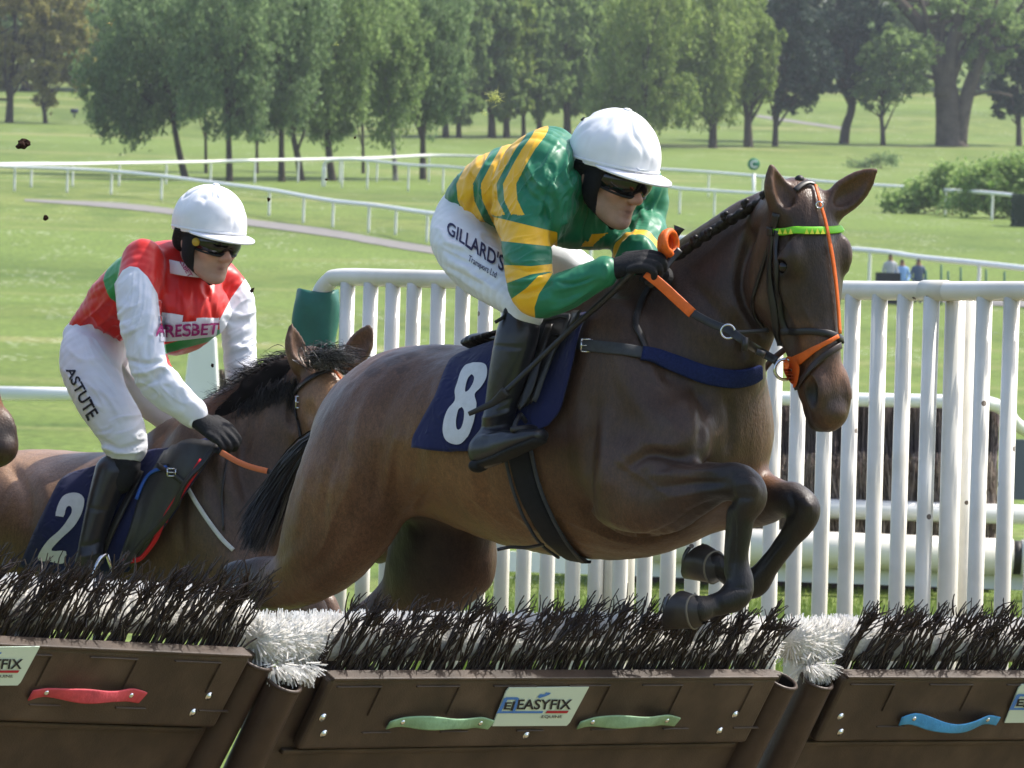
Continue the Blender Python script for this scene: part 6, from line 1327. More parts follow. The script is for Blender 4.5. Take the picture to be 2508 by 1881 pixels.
# ---- the rider in green and yellow
def rider_one():
    ST = Vector((-0.75, -0.66, 0)).normalized(); root = empty('person', W(1300, 900, 15.9), 'jockey in green and yellow hooped silks and white cap, crouched on horse 8', 'person', 'jockeys')
    torso = st_of([(1196, 490, 16.07, 70, .14), (1215, 482, 16.04, 84, .15), (1255, 470, 16.0, 107, .165), (1320, 462, 15.93, 114, .185), (1390, 482, 15.85, 96, .195), (1440, 500, 15.78, 80, .17), (1468, 505, 15.74, 56, .11)], ST)
    rarm = st_of([(1345, 432, 15.74, 56, .06), (1306, 480, 15.62, 66, .065), (1290, 560, 15.56, 61, .058), (1293, 640, 15.5, 58, .055), (1304, 705, 15.46, 58, .053), (1335, 726, 15.44, 53, .048), (1400, 706, 15.42, 46, .043), (1462, 674, 15.4, 38, .036), (1480, 665, 15.4, 37, .035)], ST)
    larm = st_of([(1520, 445, 15.83, 62, .07), (1578, 475, 15.86, 58, .058), (1588, 540, 15.83, 42, .048), (1580, 592, 15.78, 40, .045), (1566, 622, 15.72, 36, .04), (1552, 640, 15.66, 33, .035)], ST)
    rthigh = st_of([(1150, 545, 16.05, 76, .12), (1140, 592, 15.95, 76, .105), (1170, 648, 15.83, 72, .09), (1224, 698, 15.72, 58, .075), (1275, 742, 15.62, 46, .058), (1288, 772, 15.6, 43, .052)], S8)
    lthigh = st_of([(1205, 560, 16.16, 76, .1), (1300, 612, 16.14, 62, .085), (1395, 650, 16.12, 48, .07), (1445, 690, 16.1, 44, .055), (1440, 730, 16.12, 42, .05)], S8)
    rleg = st_of([(1283, 752, 15.62, 44, .052), (1266, 825, 15.6, 52, .056), (1245, 915, 15.6, 48, .052), (1227, 995, 15.61, 40, .045), (1214, 1055, 15.615, 38, .042), (1200, 1095, 15.61, 38, .04)], S8)
    rfoot = st_of([(1184, 1108, 15.6, 38, .036), (1218, 1098, 15.57, 37, .04), (1272, 1080, 15.52, 29, .042), (1322, 1066, 15.48, 17, .032)], S8)
    lleg = st_of([(1440, 735, 16.14, 44, .05), (1425, 830, 16.2, 50, .052), (1405, 930, 16.22, 42, .045), (1385, 1020, 16.22, 38, .04)], S8); lfoot = st_of([(1370, 1040, 16.22, 36, .036), (1420, 1030, 16.16, 32, .04), (1490, 1020, 16.08, 18, .03)], S8)
    # head
    hc = W(1500, 418, 15.62); f, u, r = head_frame((0.66, -0.68, -0.30), (0.22, -0.16, 0.96))
    B_ = Body(.0048); L = rider_head(B_, hc, f, u, r, W(1440, 455, 15.74))
    for stn, S in ((torso, ST), (rarm, ST), (larm, ST), (rthigh, S8), (lthigh, S8), (rleg, S8), (rfoot, S8), (lleg, S8), (lfoot, S8)): B_.chain(shrink(stn, .66), S, .02, 3)
    P, Q = B_.mesh(); P = relax(P, Q, 1, .3); o = mk('body', P, Q, M_SKIN, root); attr_color(o.data, 'Col', skin_paint(P, L))
    # silks
    P, Q = chains_mesh(.0042, [(torso, ST, .03), (rarm, ST, .035), (larm, ST, .035)], [(W(1425, 568, 15.76), (.07, .12, .045), (ST.cross(UPV), ST, UPV), .06)])
    P = sculpt(P, Q, [([(1345, 440), (1330, 500), (1345, 560)], 9, -.016, 15.2, 16), ([(1352, 470), (1360, 540), (1350, 600)], 8, -.012, 15.2, 16), ([(1400, 360), (1385, 420), (1410, 480)], 9, .010, 15, 16), ([(1425, 380), (1405, 440), (1430, 510)], 9, -.010, 15, 16), ([(1290, 400), (1310, 440), (1340, 470)], 8, .009, 15, 16), ([(1270, 420), (1290, 470), (1330, 500)], 7, -.008, 15, 16), ([(1450, 500), (1435, 560), (1432, 615)], 6, -.006, 15, 16), ([(1525, 500), (1540, 540), (1545, 570)], 8, -.010, 15, 16.2), ([(1560, 450), (1565, 500), (1585, 550)], 8, .008, 15, 16.2),
        ([(1235, 640), (1275, 660), (1340, 655)], 6, -.008, 15, 16), ([(1250, 690), (1290, 690), (1345, 672)], 6, .007, 15, 16), ([(1262, 720), (1300, 715), (1350, 690)], 6, -.008, 15, 16), ([(1340, 760), (1400, 740), (1460, 700)], 7, .007, 15, 16), ([(1360, 690), (1410, 695), (1450, 680)], 5, -.006, 15, 16), ([(1145, 420), (1160, 470), (1150, 520)], 7, -.008, 15, 17), ([(1170, 450), (1190, 500), (1180, 545)], 7, .007, 15, 17), ([(1200, 470), (1215, 520), (1205, 555)], 7, -.007, 15, 17), ([(1480, 645), (1486, 665), (1480, 690)], 6, .008, 15, 16)])
    P = auto_folds(P, Q, (1300, 430), (60, 45), 55, 30, 70, 6, .005, 15, 16.3, 1); P = auto_folds(P, Q, (1292, 600), (25, 60), 12, 24, 55, 5, .004, 15, 16, 2); P = auto_folds(P, Q, (1390, 715), (45, 16), 20, 18, 60, 5, .004, 15, 16, 3); P = auto_folds(P, Q, (1410, 500), (40, 60), 80, 24, 60, 5, .005, 15, 16, 4); P = auto_folds(P, Q, (1570, 510), (30, 45), 70, 14, 55, 5, .005, 15, 16.4, 6); P = auto_folds(P, Q, (1190, 470), (40, 45), 75, 22, 50, 5, .005, 15, 17, 7)
    P = P + vnormals(P, Q) * (.0016 * vnoise(P, 45, 7))[:, None]
    B0 = bvh(P, Q); A0 = np.array(torso[0][:3]); Ad = np.array(torso[4][:3]) - A0; Ad /= np.linalg.norm(Ad)
    def qa(x, y):
        h_, _ = hit(B0, x, y)
        return float((np.array(h_) - A0) @ Ad) if h_ is not None else None
    q = (P - A0) @ Ad; dt, _ = seg_info(P, catmull(torso, 3)); da, pa = seg_info(P, catmull(rarm, 3)); dl, pl = seg_info(P, catmull(larm, 3))
    XX = to_px(P); sb = XX[:, 0] - np.interp(XX[:, 1], [300, 334, 363, 400, 450, 490, 530, 570], [40, 22, 0, -22, -48, -45, -26, -5]); mt = band(sb, [(1166, 1206), (1226, 1264), (1280, 1312)]) * mpp(15.9)
    RA = catmull(rarm, 3)
    def along(x, y):
        h_, _ = hit(B0, x, y); return float(seg_info(np.array([h_]), RA)[1][0])
    ma = np.max([poly_sd(XX, pg) for pg in ([(1205, 530), (1365, 569), (1365, 605), (1205, 588)], [(1220, 648), (1300, 652), (1365, 645), (1365, 662), (1300, 672), (1240, 694), (1220, 696)], [(1250, 734), (1289, 706), (1318, 676), (1356, 666), (1340, 690), (1320, 720), (1309, 753), (1312, 800), (1270, 800)])], axis=0) * mpp(15.5)
    LA = catmull(larm, 3); la = lambda x, y: float(seg_info(np.array([hit(B0, x, y)[0]]), LA)[1][0]) if hit(B0, x, y)[0] is not None else .2; y0_ = la(1600, 578); ml = band(pl, [(y0_, y0_ + .035)])
    X = to_px(P); chest = band(X[:, 1] - 18 * np.cos((X[:, 0] - 1430) / 95.0), [(556, 586)]) * mpp(15.7); isch = (X[:, 0] > 1335) & (X[:, 0] < 1545) & (X[:, 1] > 520) & (P[:, 1] < 15.95)
    m1 = np.where((X[:, 1] < 527) & (X[:, 0] < 1345) & ~isch, mt, np.where((da < dt - .004), ma, np.where(dl < dt - .004, ml, np.where(isch, chest, mt))))
    sk = mk('silks', P, Q, cloth_mat('green_yellow_silk', hexc(24, 112, 78), hexc(232, 176, 24), rough=.43, spec=.4, bump=.42, bscale=9), root); attr_float(sk.data, 'm1', m1)
    col = st_of([(1420, 430, 15.74, 66, .06), (1440, 448, 15.72, 58, .058)], ST)
    # breeches
    P, Q = chains_mesh(.0045, [(rthigh, S8, .03), (lthigh, S8, .03), (shrink(torso[:3], .86), ST, .04)])
    P = sculpt(P, Q, [([(1075, 560), (1110, 600), (1170, 610)], 8, .006, 15, 17), ([(1090, 650), (1140, 680), (1200, 700)], 8, -.007, 15, 17), ([(1120, 640), (1170, 680), (1230, 720)], 8, .006, 15, 17), ([(1085, 610), (1130, 640), (1190, 650)], 7, -.006, 15, 17)])
    P = auto_folds(P, Q, (1150, 640), (50, 50), -28, 34, 75, 6, .0045, 15, 17, 5)
    br = mk('breeches', P, Q, M_BREECH, root); BB = bvh(P, Q)
    decal('lettering', text_mesh("GILLARD'S", .018), [(1094, 572), (1232, 668), (1236, 628), (1098, 540)], BB, M_NAVYINK, br)
    decal('lettering', text_mesh('Transport Ltd', .008), [(1146, 642), (1214, 686), (1218, 668), (1150, 625)], BB, M_NAVYINK, br)
    # boots
    P, Q = chains_mesh(.005, [(rleg, S8, .02), (rfoot, S8, .03)])
    P = sculpt(P, Q, [([(1185, 1000), (1215, 990), (1255, 975)], 6, -.006, 15, 16), ([(1180, 1025), (1215, 1018), (1255, 1005)], 6, .006, 15, 16), ([(1176, 1048), (1212, 1045), (1250, 1035)], 6, -.006, 15, 16), ([(1172, 1070), (1205, 1068), (1245, 1055)], 5, .005, 15, 16), ([(1208, 846), (1240, 850), (1290, 852)], 3, -.003, 15, 16)])
    bt = mk('boot', P, Q, M_BOOT, root)
    sole = [(s[0], s[1], s[2] - s[3] * .72, .012, s[4] * .98) for s in rfoot]; sole = [(sole[0][0] - .012, sole[0][1], sole[0][2] - .006, .018, .036)] + sole
    P, Q = chains_mesh(.005, [(sole, S8, .01)]); mk('sole', P, Q, M_SOLE, bt)
    P, Q = chains_mesh(.008, [(lleg, S8, .02), (lfoot, S8, .03)]); mk('boot', P, Q, M_BOOT, root)
    b = MB(); p = W(1243, 765, 15.58); b.tube([p, W(1232, 778, 15.57), W(1212, 790, 15.57)], .005, 6); b.ball(p, (.011, .008, .014), 8, 6); b.build('boot_garter', M_BLACK, bt)
    # gloves
    glove(root, W(1500, 660, 15.4), W(1545, 645, 15.39), W(1585, 640, 15.36), (-0.1, -0.55, 0.8), (0.3, .8, .5), strap_m=mat('glove_strap', (.05, .055, .06, 1), .5)); glove(root, W(1556, 650, 15.64), W(1590, 655, 15.58), W(1615, 658, 15.52), (0.3, 0.2, 0.9), (0, -.9, .4))
    cap, HB, o_ = helmet(root, hc, f, u, r, 5); g = goggles(root, hc, f, u, r, drop=-.012)
    strap('goggle_strap', HB, [(1468, 424), (1446, 408), (1432, 380), (1422, 345), (1420, 310), (1430, 285)], .014, M_BLACK, cap, .002, .002)
    decal('lettering', text_mesh('TKO', .02), [(1420, 356), (1432, 388), (1438, 386), (1426, 353)], HB, M_WHITEINK, cap, .008)
    b = MB(); 
    q0, n0 = hit(HB, 1573, 416)
    if q0: b.tube([W(1555, 421, q0.y - .03), W(1572, 416, q0.y - .035), W(1590, 420, q0.y - .03), W(1572, 419, q0.y - .035), W(1560, 412, q0.y - .03)], .0022, 6); b.build('bow', M_CAP, cap)
    return root
J1 = rider_one()

# ---- the rider in red with white sleeves
def rider_two():
    ST = Vector((-0.72, -0.69, 0)).normalized(); root = empty('person', W(280, 1200, 18.8), 'jockey in red silks with green hoop and white sleeves, riding horse 2', 'person', 'jockeys')
    torso = st_of([(238, 815, 18.95, 56, .125), (285, 775, 18.9, 80, .14), (340, 727, 18.84, 97, .16), (395, 682, 18.78, 97, .175), (440, 658, 18.73, 80, .16), (466, 645, 18.7, 54, .09)], ST)
    rarm = st_of([(350, 650, 18.6, 50, .055), (341, 718, 18.53, 54, .058), (348, 800, 18.46, 51, .052), (362, 878, 18.42, 50, .05), (380, 925, 18.4, 50, .048), (418, 964, 18.38, 45, .043), (460, 1000, 18.36, 38, .036), (476, 1012, 18.36, 35, .034)], ST)
    larm = st_of([(540, 690, 18.86, 50, .055), (578, 745, 18.85, 48, .05), (586, 840, 18.82, 42, .046), (590, 910, 18.78, 40, .042), (596, 970, 18.72, 35, .036), (600, 1005, 18.66, 31, .032)], ST)
    rthigh = st_of([(228, 838, 18.9, 68, .12), (223, 900, 18.78, 71, .105), (247, 970, 18.68, 66, .085), (288, 1035, 18.6, 62, .07), (303, 1072, 18.57, 58, .064), (307, 1088, 18.565, 56, .063)], S2)
    lthigh = st_of([(290, 895, 19.02, 62, .1), (370, 972, 19.0, 52, .075), (448, 1038, 18.98, 44, .062), (490, 1078, 18.97, 40, .056), (490, 1110, 18.99, 40, .05)], S2)
    knee = st_of([(307, 1105, 18.56, 36, .042), (302, 1140, 18.56, 42, .049), (290, 1170, 18.56, 40, .047)], S2)
    rleg = st_of([(274, 1158, 18.56, 43, .05), (252, 1225, 18.56, 37, .047), (229, 1310, 18.56, 31, .043), (213, 1390, 18.56, 31, .042), (206, 1425, 18.56, 31, .04)], S2)
    rfoot = st_of([(204, 1430, 18.56, 28, .036), (255, 1432, 18.5, 26, .04), (310, 1436, 18.44, 15, .03)], S2)
    lleg = st_of([(488, 1112, 19.0, 42, .05), (470, 1220, 19.06, 38, .047), (450, 1330, 19.08, 32, .042)], S2)
    hc = W(510, 578, 18.6); f, u, r = head_frame((0.6, -0.76, -0.22), (0.14, -0.14, 0.97))
    B_ = Body(.0055); L = rider_head(B_, hc, f, u, r, W(455, 640, 18.72))
    for stn, S in ((torso, ST), (rarm, ST), (larm, ST), (rthigh, S2), (lthigh, S2), (knee, S2), (rleg, S2), (rfoot, S2), (lleg, S2)): B_.chain(shrink(stn, .66), S, .02, 3)
    P, Q = B_.mesh(); P = relax(P, Q, 1, .3); o = mk('body', P, Q, M_SKIN, root); attr_color(o.data, 'Col', skin_paint(P, L))
    P, Q = chains_mesh(.0046, [(torso, ST, .03), (rarm, ST, .03), (larm, ST, .03)], [(W(470, 760, 18.68), (.10, .13, .10), (ST.cross(UPV), ST, UPV), .07), (W(420, 830, 18.74), (.08, .10, .05), (ST.cross(UPV), ST, UPV), .06)])
    P = sculpt(P, Q, [([(390, 660), (395, 740), (400, 830)], 8, -.012, 18, 19.2), ([(440, 700), (455, 770), (450, 830)], 7, .007, 18, 19.2), ([(475, 700), (478, 760), (470, 810)], 4, -.006, 18, 19.2), ([(500, 690), (520, 750), (530, 810)], 7, -.008, 18, 19.2), ([(310, 880), (345, 890), (400, 885)], 6, -.008, 18, 19.2), ([(320, 915), (360, 912), (405, 895)], 6, .007, 18, 19.2), ([(345, 950), (380, 930), (410, 900)], 6, -.008, 18, 19.2), ([(220, 760), (250, 800), (300, 830)], 8, .009, 18, 19.6), ([(205, 790), (250, 830), (300, 860)], 8, -.009, 18, 19.6), ([(550, 780), (580, 790), (620, 780)], 7, -.008, 18, 19.6), ([(555, 850), (590, 850), (622, 860)], 7, .007, 18, 19.6), ([(560, 900), (590, 905), (620, 895)], 6, -.007, 18, 19.6)])
    P = auto_folds(P, Q, (260, 770), (40, 45), 45, 26, 60, 5, .006, 18, 19.6, 11); P = auto_folds(P, Q, (345, 800), (25, 70), 80, 26, 60, 5, .005, 18, 19.4, 12); P = auto_folds(P, Q, (410, 945), (35, 25), -35, 18, 50, 5, .005, 18, 19.4, 18); P = auto_folds(P, Q, (590, 830), (20, 70), 30, 30, 45, 5, .006, 18, 19.6, 13); P = auto_folds(P, Q, (455, 720), (50, 40), 80, 12, 60, 6, .005, 18, 19.4, 14)
    P = P + vnormals(P, Q) * (.0016 * vnoise(P, 45, 9))[:, None]; B0 = bvh(P, Q); A0 = np.array(torso[0][:3]); Ad = np.array(torso[3][:3]) - A0; Ad /= np.linalg.norm(Ad)
    q = (P - A0) @ Ad; dt, _ = seg_info(P, catmull(torso, 3)); da, pa = seg_info(P, catmull(rarm, 3)); dl, pl = seg_info(P, catmull(larm, 3))
    def qa(x, y):
        h_, _ = hit(B0, x, y); return float((np.array(h_) - A0) @ Ad)
    X = to_px(P); m1 = band(q, [(qa(258, 705), qa(292, 668))]); fr = (X[:, 0] > 385) & (P[:, 1] < 18.9); m1 = np.where(fr, band(X[:, 1] + .28 * (X[:, 0] - 400), [(845, 868)]) * mpp(18.7), m1)
    arm = np.minimum(da, dl); m2 = np.minimum(dt - arm - .012, .1); m2 = np.where((pa < .035) & (da < dl), np.minimum(m2, pa - .03), m2); m2 = np.where((pl < .03) & (dl < da), np.minimum(m2, pl - .03), m2)
    NN = vnormals(P, Q); pr = poly_sd(X, [(280, 695), (300, 662), (318, 652), (338, 655), (362, 678), (386, 720), (393, 780), (400, 830), (409, 890), (490, 970), (520, 1030), (440, 1080), (320, 990), (290, 800)]); pl_ = poly_sd(X, [(602, 680), (566, 730), (537, 785), (540, 850), (548, 920), (575, 1030), (660, 1030), (660, 720)])
    front = (NN[:, 1] < .1) & (P[:, 1] < np.where(X[:, 0] < 450, 18.75, 19.2)); m2 = np.where(front, np.maximum(pr, pl_) * mpp(18.6), m2); m2 = np.where((X[:, 1] > 900), .05, m2)
    sk = mk('silks', P, Q, cloth_mat('red_silk', hexc(205, 30, 20), hexc(38, 140, 66), (0.72, 0.73, 0.78, 1), rough=.43, spec=.4, bump=.42, bscale=9), root); attr_float(sk.data, 'm1', m1); attr_float(sk.data, 'm2', m2)
    M_PATCH = mat('white_patch', (.72, .70, .74, 1), .6); M_MAG = mat('magenta_print', hexc(160, 40, 110), .6); sq = ([Vector((0, 0, 0)), Vector((1, 0, 0)), Vector((1, 1, 0)), Vector((0, 1, 0))], [(0, 1, 2, 3)])
    decal('patch', sq, [(392, 838), (528, 822), (536, 782), (390, 792)], B0, M_PATCH, sk, .003, .06); decal('patch', sq, [(392, 792), (446, 796), (450, 772), (396, 763)], B0, M_PATCH, sk, .003, .1); decal('patch', sq, [(480, 798), (534, 784), (536, 778), (482, 778)], B0, M_PATCH, sk, .003, .1)
    decal('lettering', text_mesh('ARESBET', .02), [(378, 826), (530, 816), (534, 789), (376, 794)], B0, M_MAG, sk, .006, .06)
    # collar
    cs = []
    for k in range(24):
        a = 2 * math.pi * k / 24; p = W(462, 655, 18.66) + r * (.075 * math.cos(a)) + (f * .8 + u * .3).normalized() * (.078 * math.sin(a)) - u * (.022 * math.sin(a)) ; cs.append((p, (p - W(462, 655, 18.66)).normalized()))
    co = ribbon('collar', cs, .04, M_PATCH, root, .004, .0, closed=True)
    P3, Q3 = np.array([v.co for v in co.data.vertices]), [tuple(p.vertices) for p in co.data.polygons]; decal('lettering', text_mesh('ARESBET', .015), [(428, 620), (462, 680), (472, 674), (438, 612)], BVHTree.FromPolygons([Vector(v) for v in P3], Q3), M_MAG, co, .003)
    P, Q = chains_mesh(.0048, [(rthigh, S2, .03), (lthigh, S2, .03), (shrink(torso[:2], .9), ST, .04)])
    P = sculpt(P, Q, [([(245, 1075), (290, 1100), (350, 1085)], 6, -.008, 18, 19.4), ([(250, 1095), (300, 1110), (355, 1105)], 5, .006, 18, 19.4), ([(165, 850), (200, 880), (250, 880)], 8, .006, 18, 19.4), ([(250, 870), (290, 900), (320, 940)], 7, -.008, 18, 19.4), ([(230, 880), (265, 920), (290, 960)], 7, .006, 18, 19.4)])
    P = auto_folds(P, Q, (230, 930), (40, 60), -55, 34, 75, 6, .005, 18, 19.5, 15); P = auto_folds(P, Q, (300, 1060), (30, 30), 10, 20, 50, 5, .005, 18, 19.4, 16)
    br = mk('breeches', P, Q, M_BREECH, root); BB = bvh(P, Q); decal('lettering', text_mesh('ASTUTE', .02), [(161, 906), (216, 1032), (243, 1012), (180, 896)], BB, M_BLACKINK, br)
    P, Q = chains_mesh(.006, [(knee, S2, .02)]); P = auto_folds(P, Q, (305, 1130), (25, 15), 0, 8, 50, 5, .003, 18, 19, 17); mk('knee_sock', P, Q, M_GLOVE, root)
    P, Q = chains_mesh(.006, [(rleg, S2, .02), (rfoot, S2, .03)]); P = sculpt(P, Q, [([(195, 1340), (225, 1335), (252, 1325)], 6, -.006, 18, 19), ([(190, 1365), (220, 1360), (248, 1352)], 6, .006, 18, 19), ([(187, 1390), (217, 1386), (245, 1380)], 6, -.006, 18, 19), ([(212, 1243), (240, 1248), (272, 1250)], 3, -.003, 18, 19)]); bt = mk('boot', P, Q, M_BOOT, root)
    P, Q = chains_mesh(.009, [(lleg, S2, .02)]); mk('boot', P, Q, M_BOOT, root)
    glove(root, W(486, 1028, 18.35), W(522, 1050, 18.33), W(552, 1070, 18.3), (0.2, -0.75, .6), (.3, .6, .6), strap_m=M_CAP); glove(root, W(600, 1012, 18.64), W(600, 1045, 18.6), W(602, 1070, 18.56), (.6, .2, .5), (-.6, -.5, .3))
    # dark cuff and white band at the wrist
    cap, HB, o_ = helmet(root, hc, f, u, r, 8, .98); g = goggles(root, hc, f, u, r, disc=True, drop=-.010); strap('goggle_strap', HB, [(452, 572), (448, 545), (448, 510), (456, 480)], .008, M_BLACK, cap, .002, .002)
    return root
J2 = rider_two()
# ------------------------------------------------------------------ tack
M_LEATHER = mat('black_leather', (0.016, 0.014, 0.014, 1), 0.4, 0.45, noise_amt=0.3, noise_scale=50); M_GREYWEB = mat('grey_webbing', (0.05, 0.052, 0.058, 1), 0.7, 0.3, noise_amt=0.25, noise_scale=90); M_NAVY = cloth_mat('navy_cloth', (0.017, 0.021, 0.075, 1), rough=.85, spec=.15, bump=.5, bscale=30, sheen=.1)
M_NAVYFLEECE = mat('navy_fleece', (0.016, 0.024, 0.085, 1), 0.95, 0.1, noise_amt=0.35, noise_scale=160, bump=0.8, bump_scale=240); M_ORANGE = mat('orange_rubber', hexc(214, 98, 28), 0.55, 0.35, noise_amt=0.15, noise_scale=60, bump=0.3, bump_scale=200)
M_LIME = mat('lime_browband', hexc(120, 200, 40), 0.45, 0.4); M_YEL = mat('yellow_browband', hexc(225, 225, 70), 0.45, 0.4); M_STEEL = mat('steel', (0.6, 0.6, 0.62, 1), 0.22, 0.5, metal=1.0); M_RED = mat('red_binding', hexc(200, 30, 45), 0.6); M_BLUEB = mat('blue_binding', hexc(50, 90, 170), 0.6); M_WEBW = mat('white_webbing', (0.5, 0.5, 0.48, 1), 0.7, noise_amt=0.2, noise_scale=50)
M_DIGIT = mat('number_white', (0.62, 0.62, 0.64, 1), 0.7, 0.2, noise_amt=0.1, noise_scale=40, bump=0.4, bump_scale=60)
def patch(name, B_, left, right, mats, parent, nu=26, nv=20, off=.012, bulge=0.0, wr=.004, thick=.005, seed=1):
    """cloth laid on the body between two pixel edge curves"""
    Lc = catmull(left, 10); Rc = catmull(right, 10); L_ = lambda C, v: np.array([np.interp(v, np.linspace(0, 1, len(C)), C[:, i]) for i in (0, 1)]); V = []; F = []; ly = None; rng = np.random.default_rng(seed); ph = rng.uniform(0, 6, 4)
    for j in range(nv + 1):
        v = j / nv; a, b = L_(Lc, v), L_(Rc, v)
        for i in range(nu + 1):
            u_ = i / nu; p = a + (b - a) * u_ + np.array([0, bulge * math.sin(math.pi * u_) * v]); h_, n_ = hit(B_, p[0], p[1])
            if h_ is None: h_, n_, *_ = B_.find_nearest(W(p[0], p[1], ly or 16))
            ly = h_.y; w = wr * (math.sin(9 * u_ + 3 * v + ph[0]) + math.sin(16 * u_ - 5 * v + ph[1])) * (.3 + .7 * v); V.append(h_ + n_ * (off + w * .5) - ray(p[0], p[1]) * (off + w))
    for j in range(nv):
        for i in range(nu): q = j * (nu + 1) + i; F.append((q, q + nu + 1, q + nu + 2, q + 1))
    o = mk(name, V, F, mats, parent); so = o.modifiers.new('thick', 'SOLIDIFY'); so.thickness = thick; so.offset = -1 if False else 0
    return o, BVHTree.FromPolygons([Vector(v) for v in V], F)
def px_shape(loops): return shape_geo([[(x, -y) for x, y in lp] for lp in loops])
def px_decal(name, loops, B_, mats, parent, off=.003, cut=.08):
    xs = [p[0] for lp in loops for p in lp]; ys = [p[1] for lp in loops for p in lp]; return decal(name, px_shape(loops), [(min(xs), max(ys)), (max(xs), max(ys)), (max(xs), min(ys)), (min(xs), min(ys))], B_, mats, parent, off, cut)
def zm(lp, ox, oy, s): return [(x / s + ox, y / s + oy) for x, y in lp]
def smooth_loop(lp, k=4):
    q = catmull(lp[-2:] + lp + lp[:2], k); n = len(q); a = 2 * k; return [tuple(p) for p in q[a:n - a]][:len(lp) * k - k + k]
def ringpx(name, x, y, Y, rpx, tr, mats, parent, tilt=0.0):
    pts = []; c = W(x, y, Y)
    for k in range(29):
        a = 2 * math.pi * k / 28; pts.append(c + Vector((math.cos(a), math.cos(a) * tilt, math.sin(a))) * rpx * mpp(Y))
    b = MB(); b.tube(pts, tr, 8, caps=False); return b.build(name, mats, parent)
def buckle(parent, x, y, Y, w, h):
    b = MB(); c = W(x, y, Y); w *= mpp(Y); h *= mpp(Y); P_ = [c + Vector((sx * w, 0.0, sz * h)) for sx, sz in ((-1, -1), (1, -1), (1, 1), (-1, 1), (-1, -1))]
    for i in range(4): b.tube([P_[i], P_[i + 1]], .0026, 6)
    b.tube([P_[0].lerp(P_[3], .5), P_[1].lerp(P_[2], .5)], .002, 6); return b.build('buckle', M_STEEL, parent)

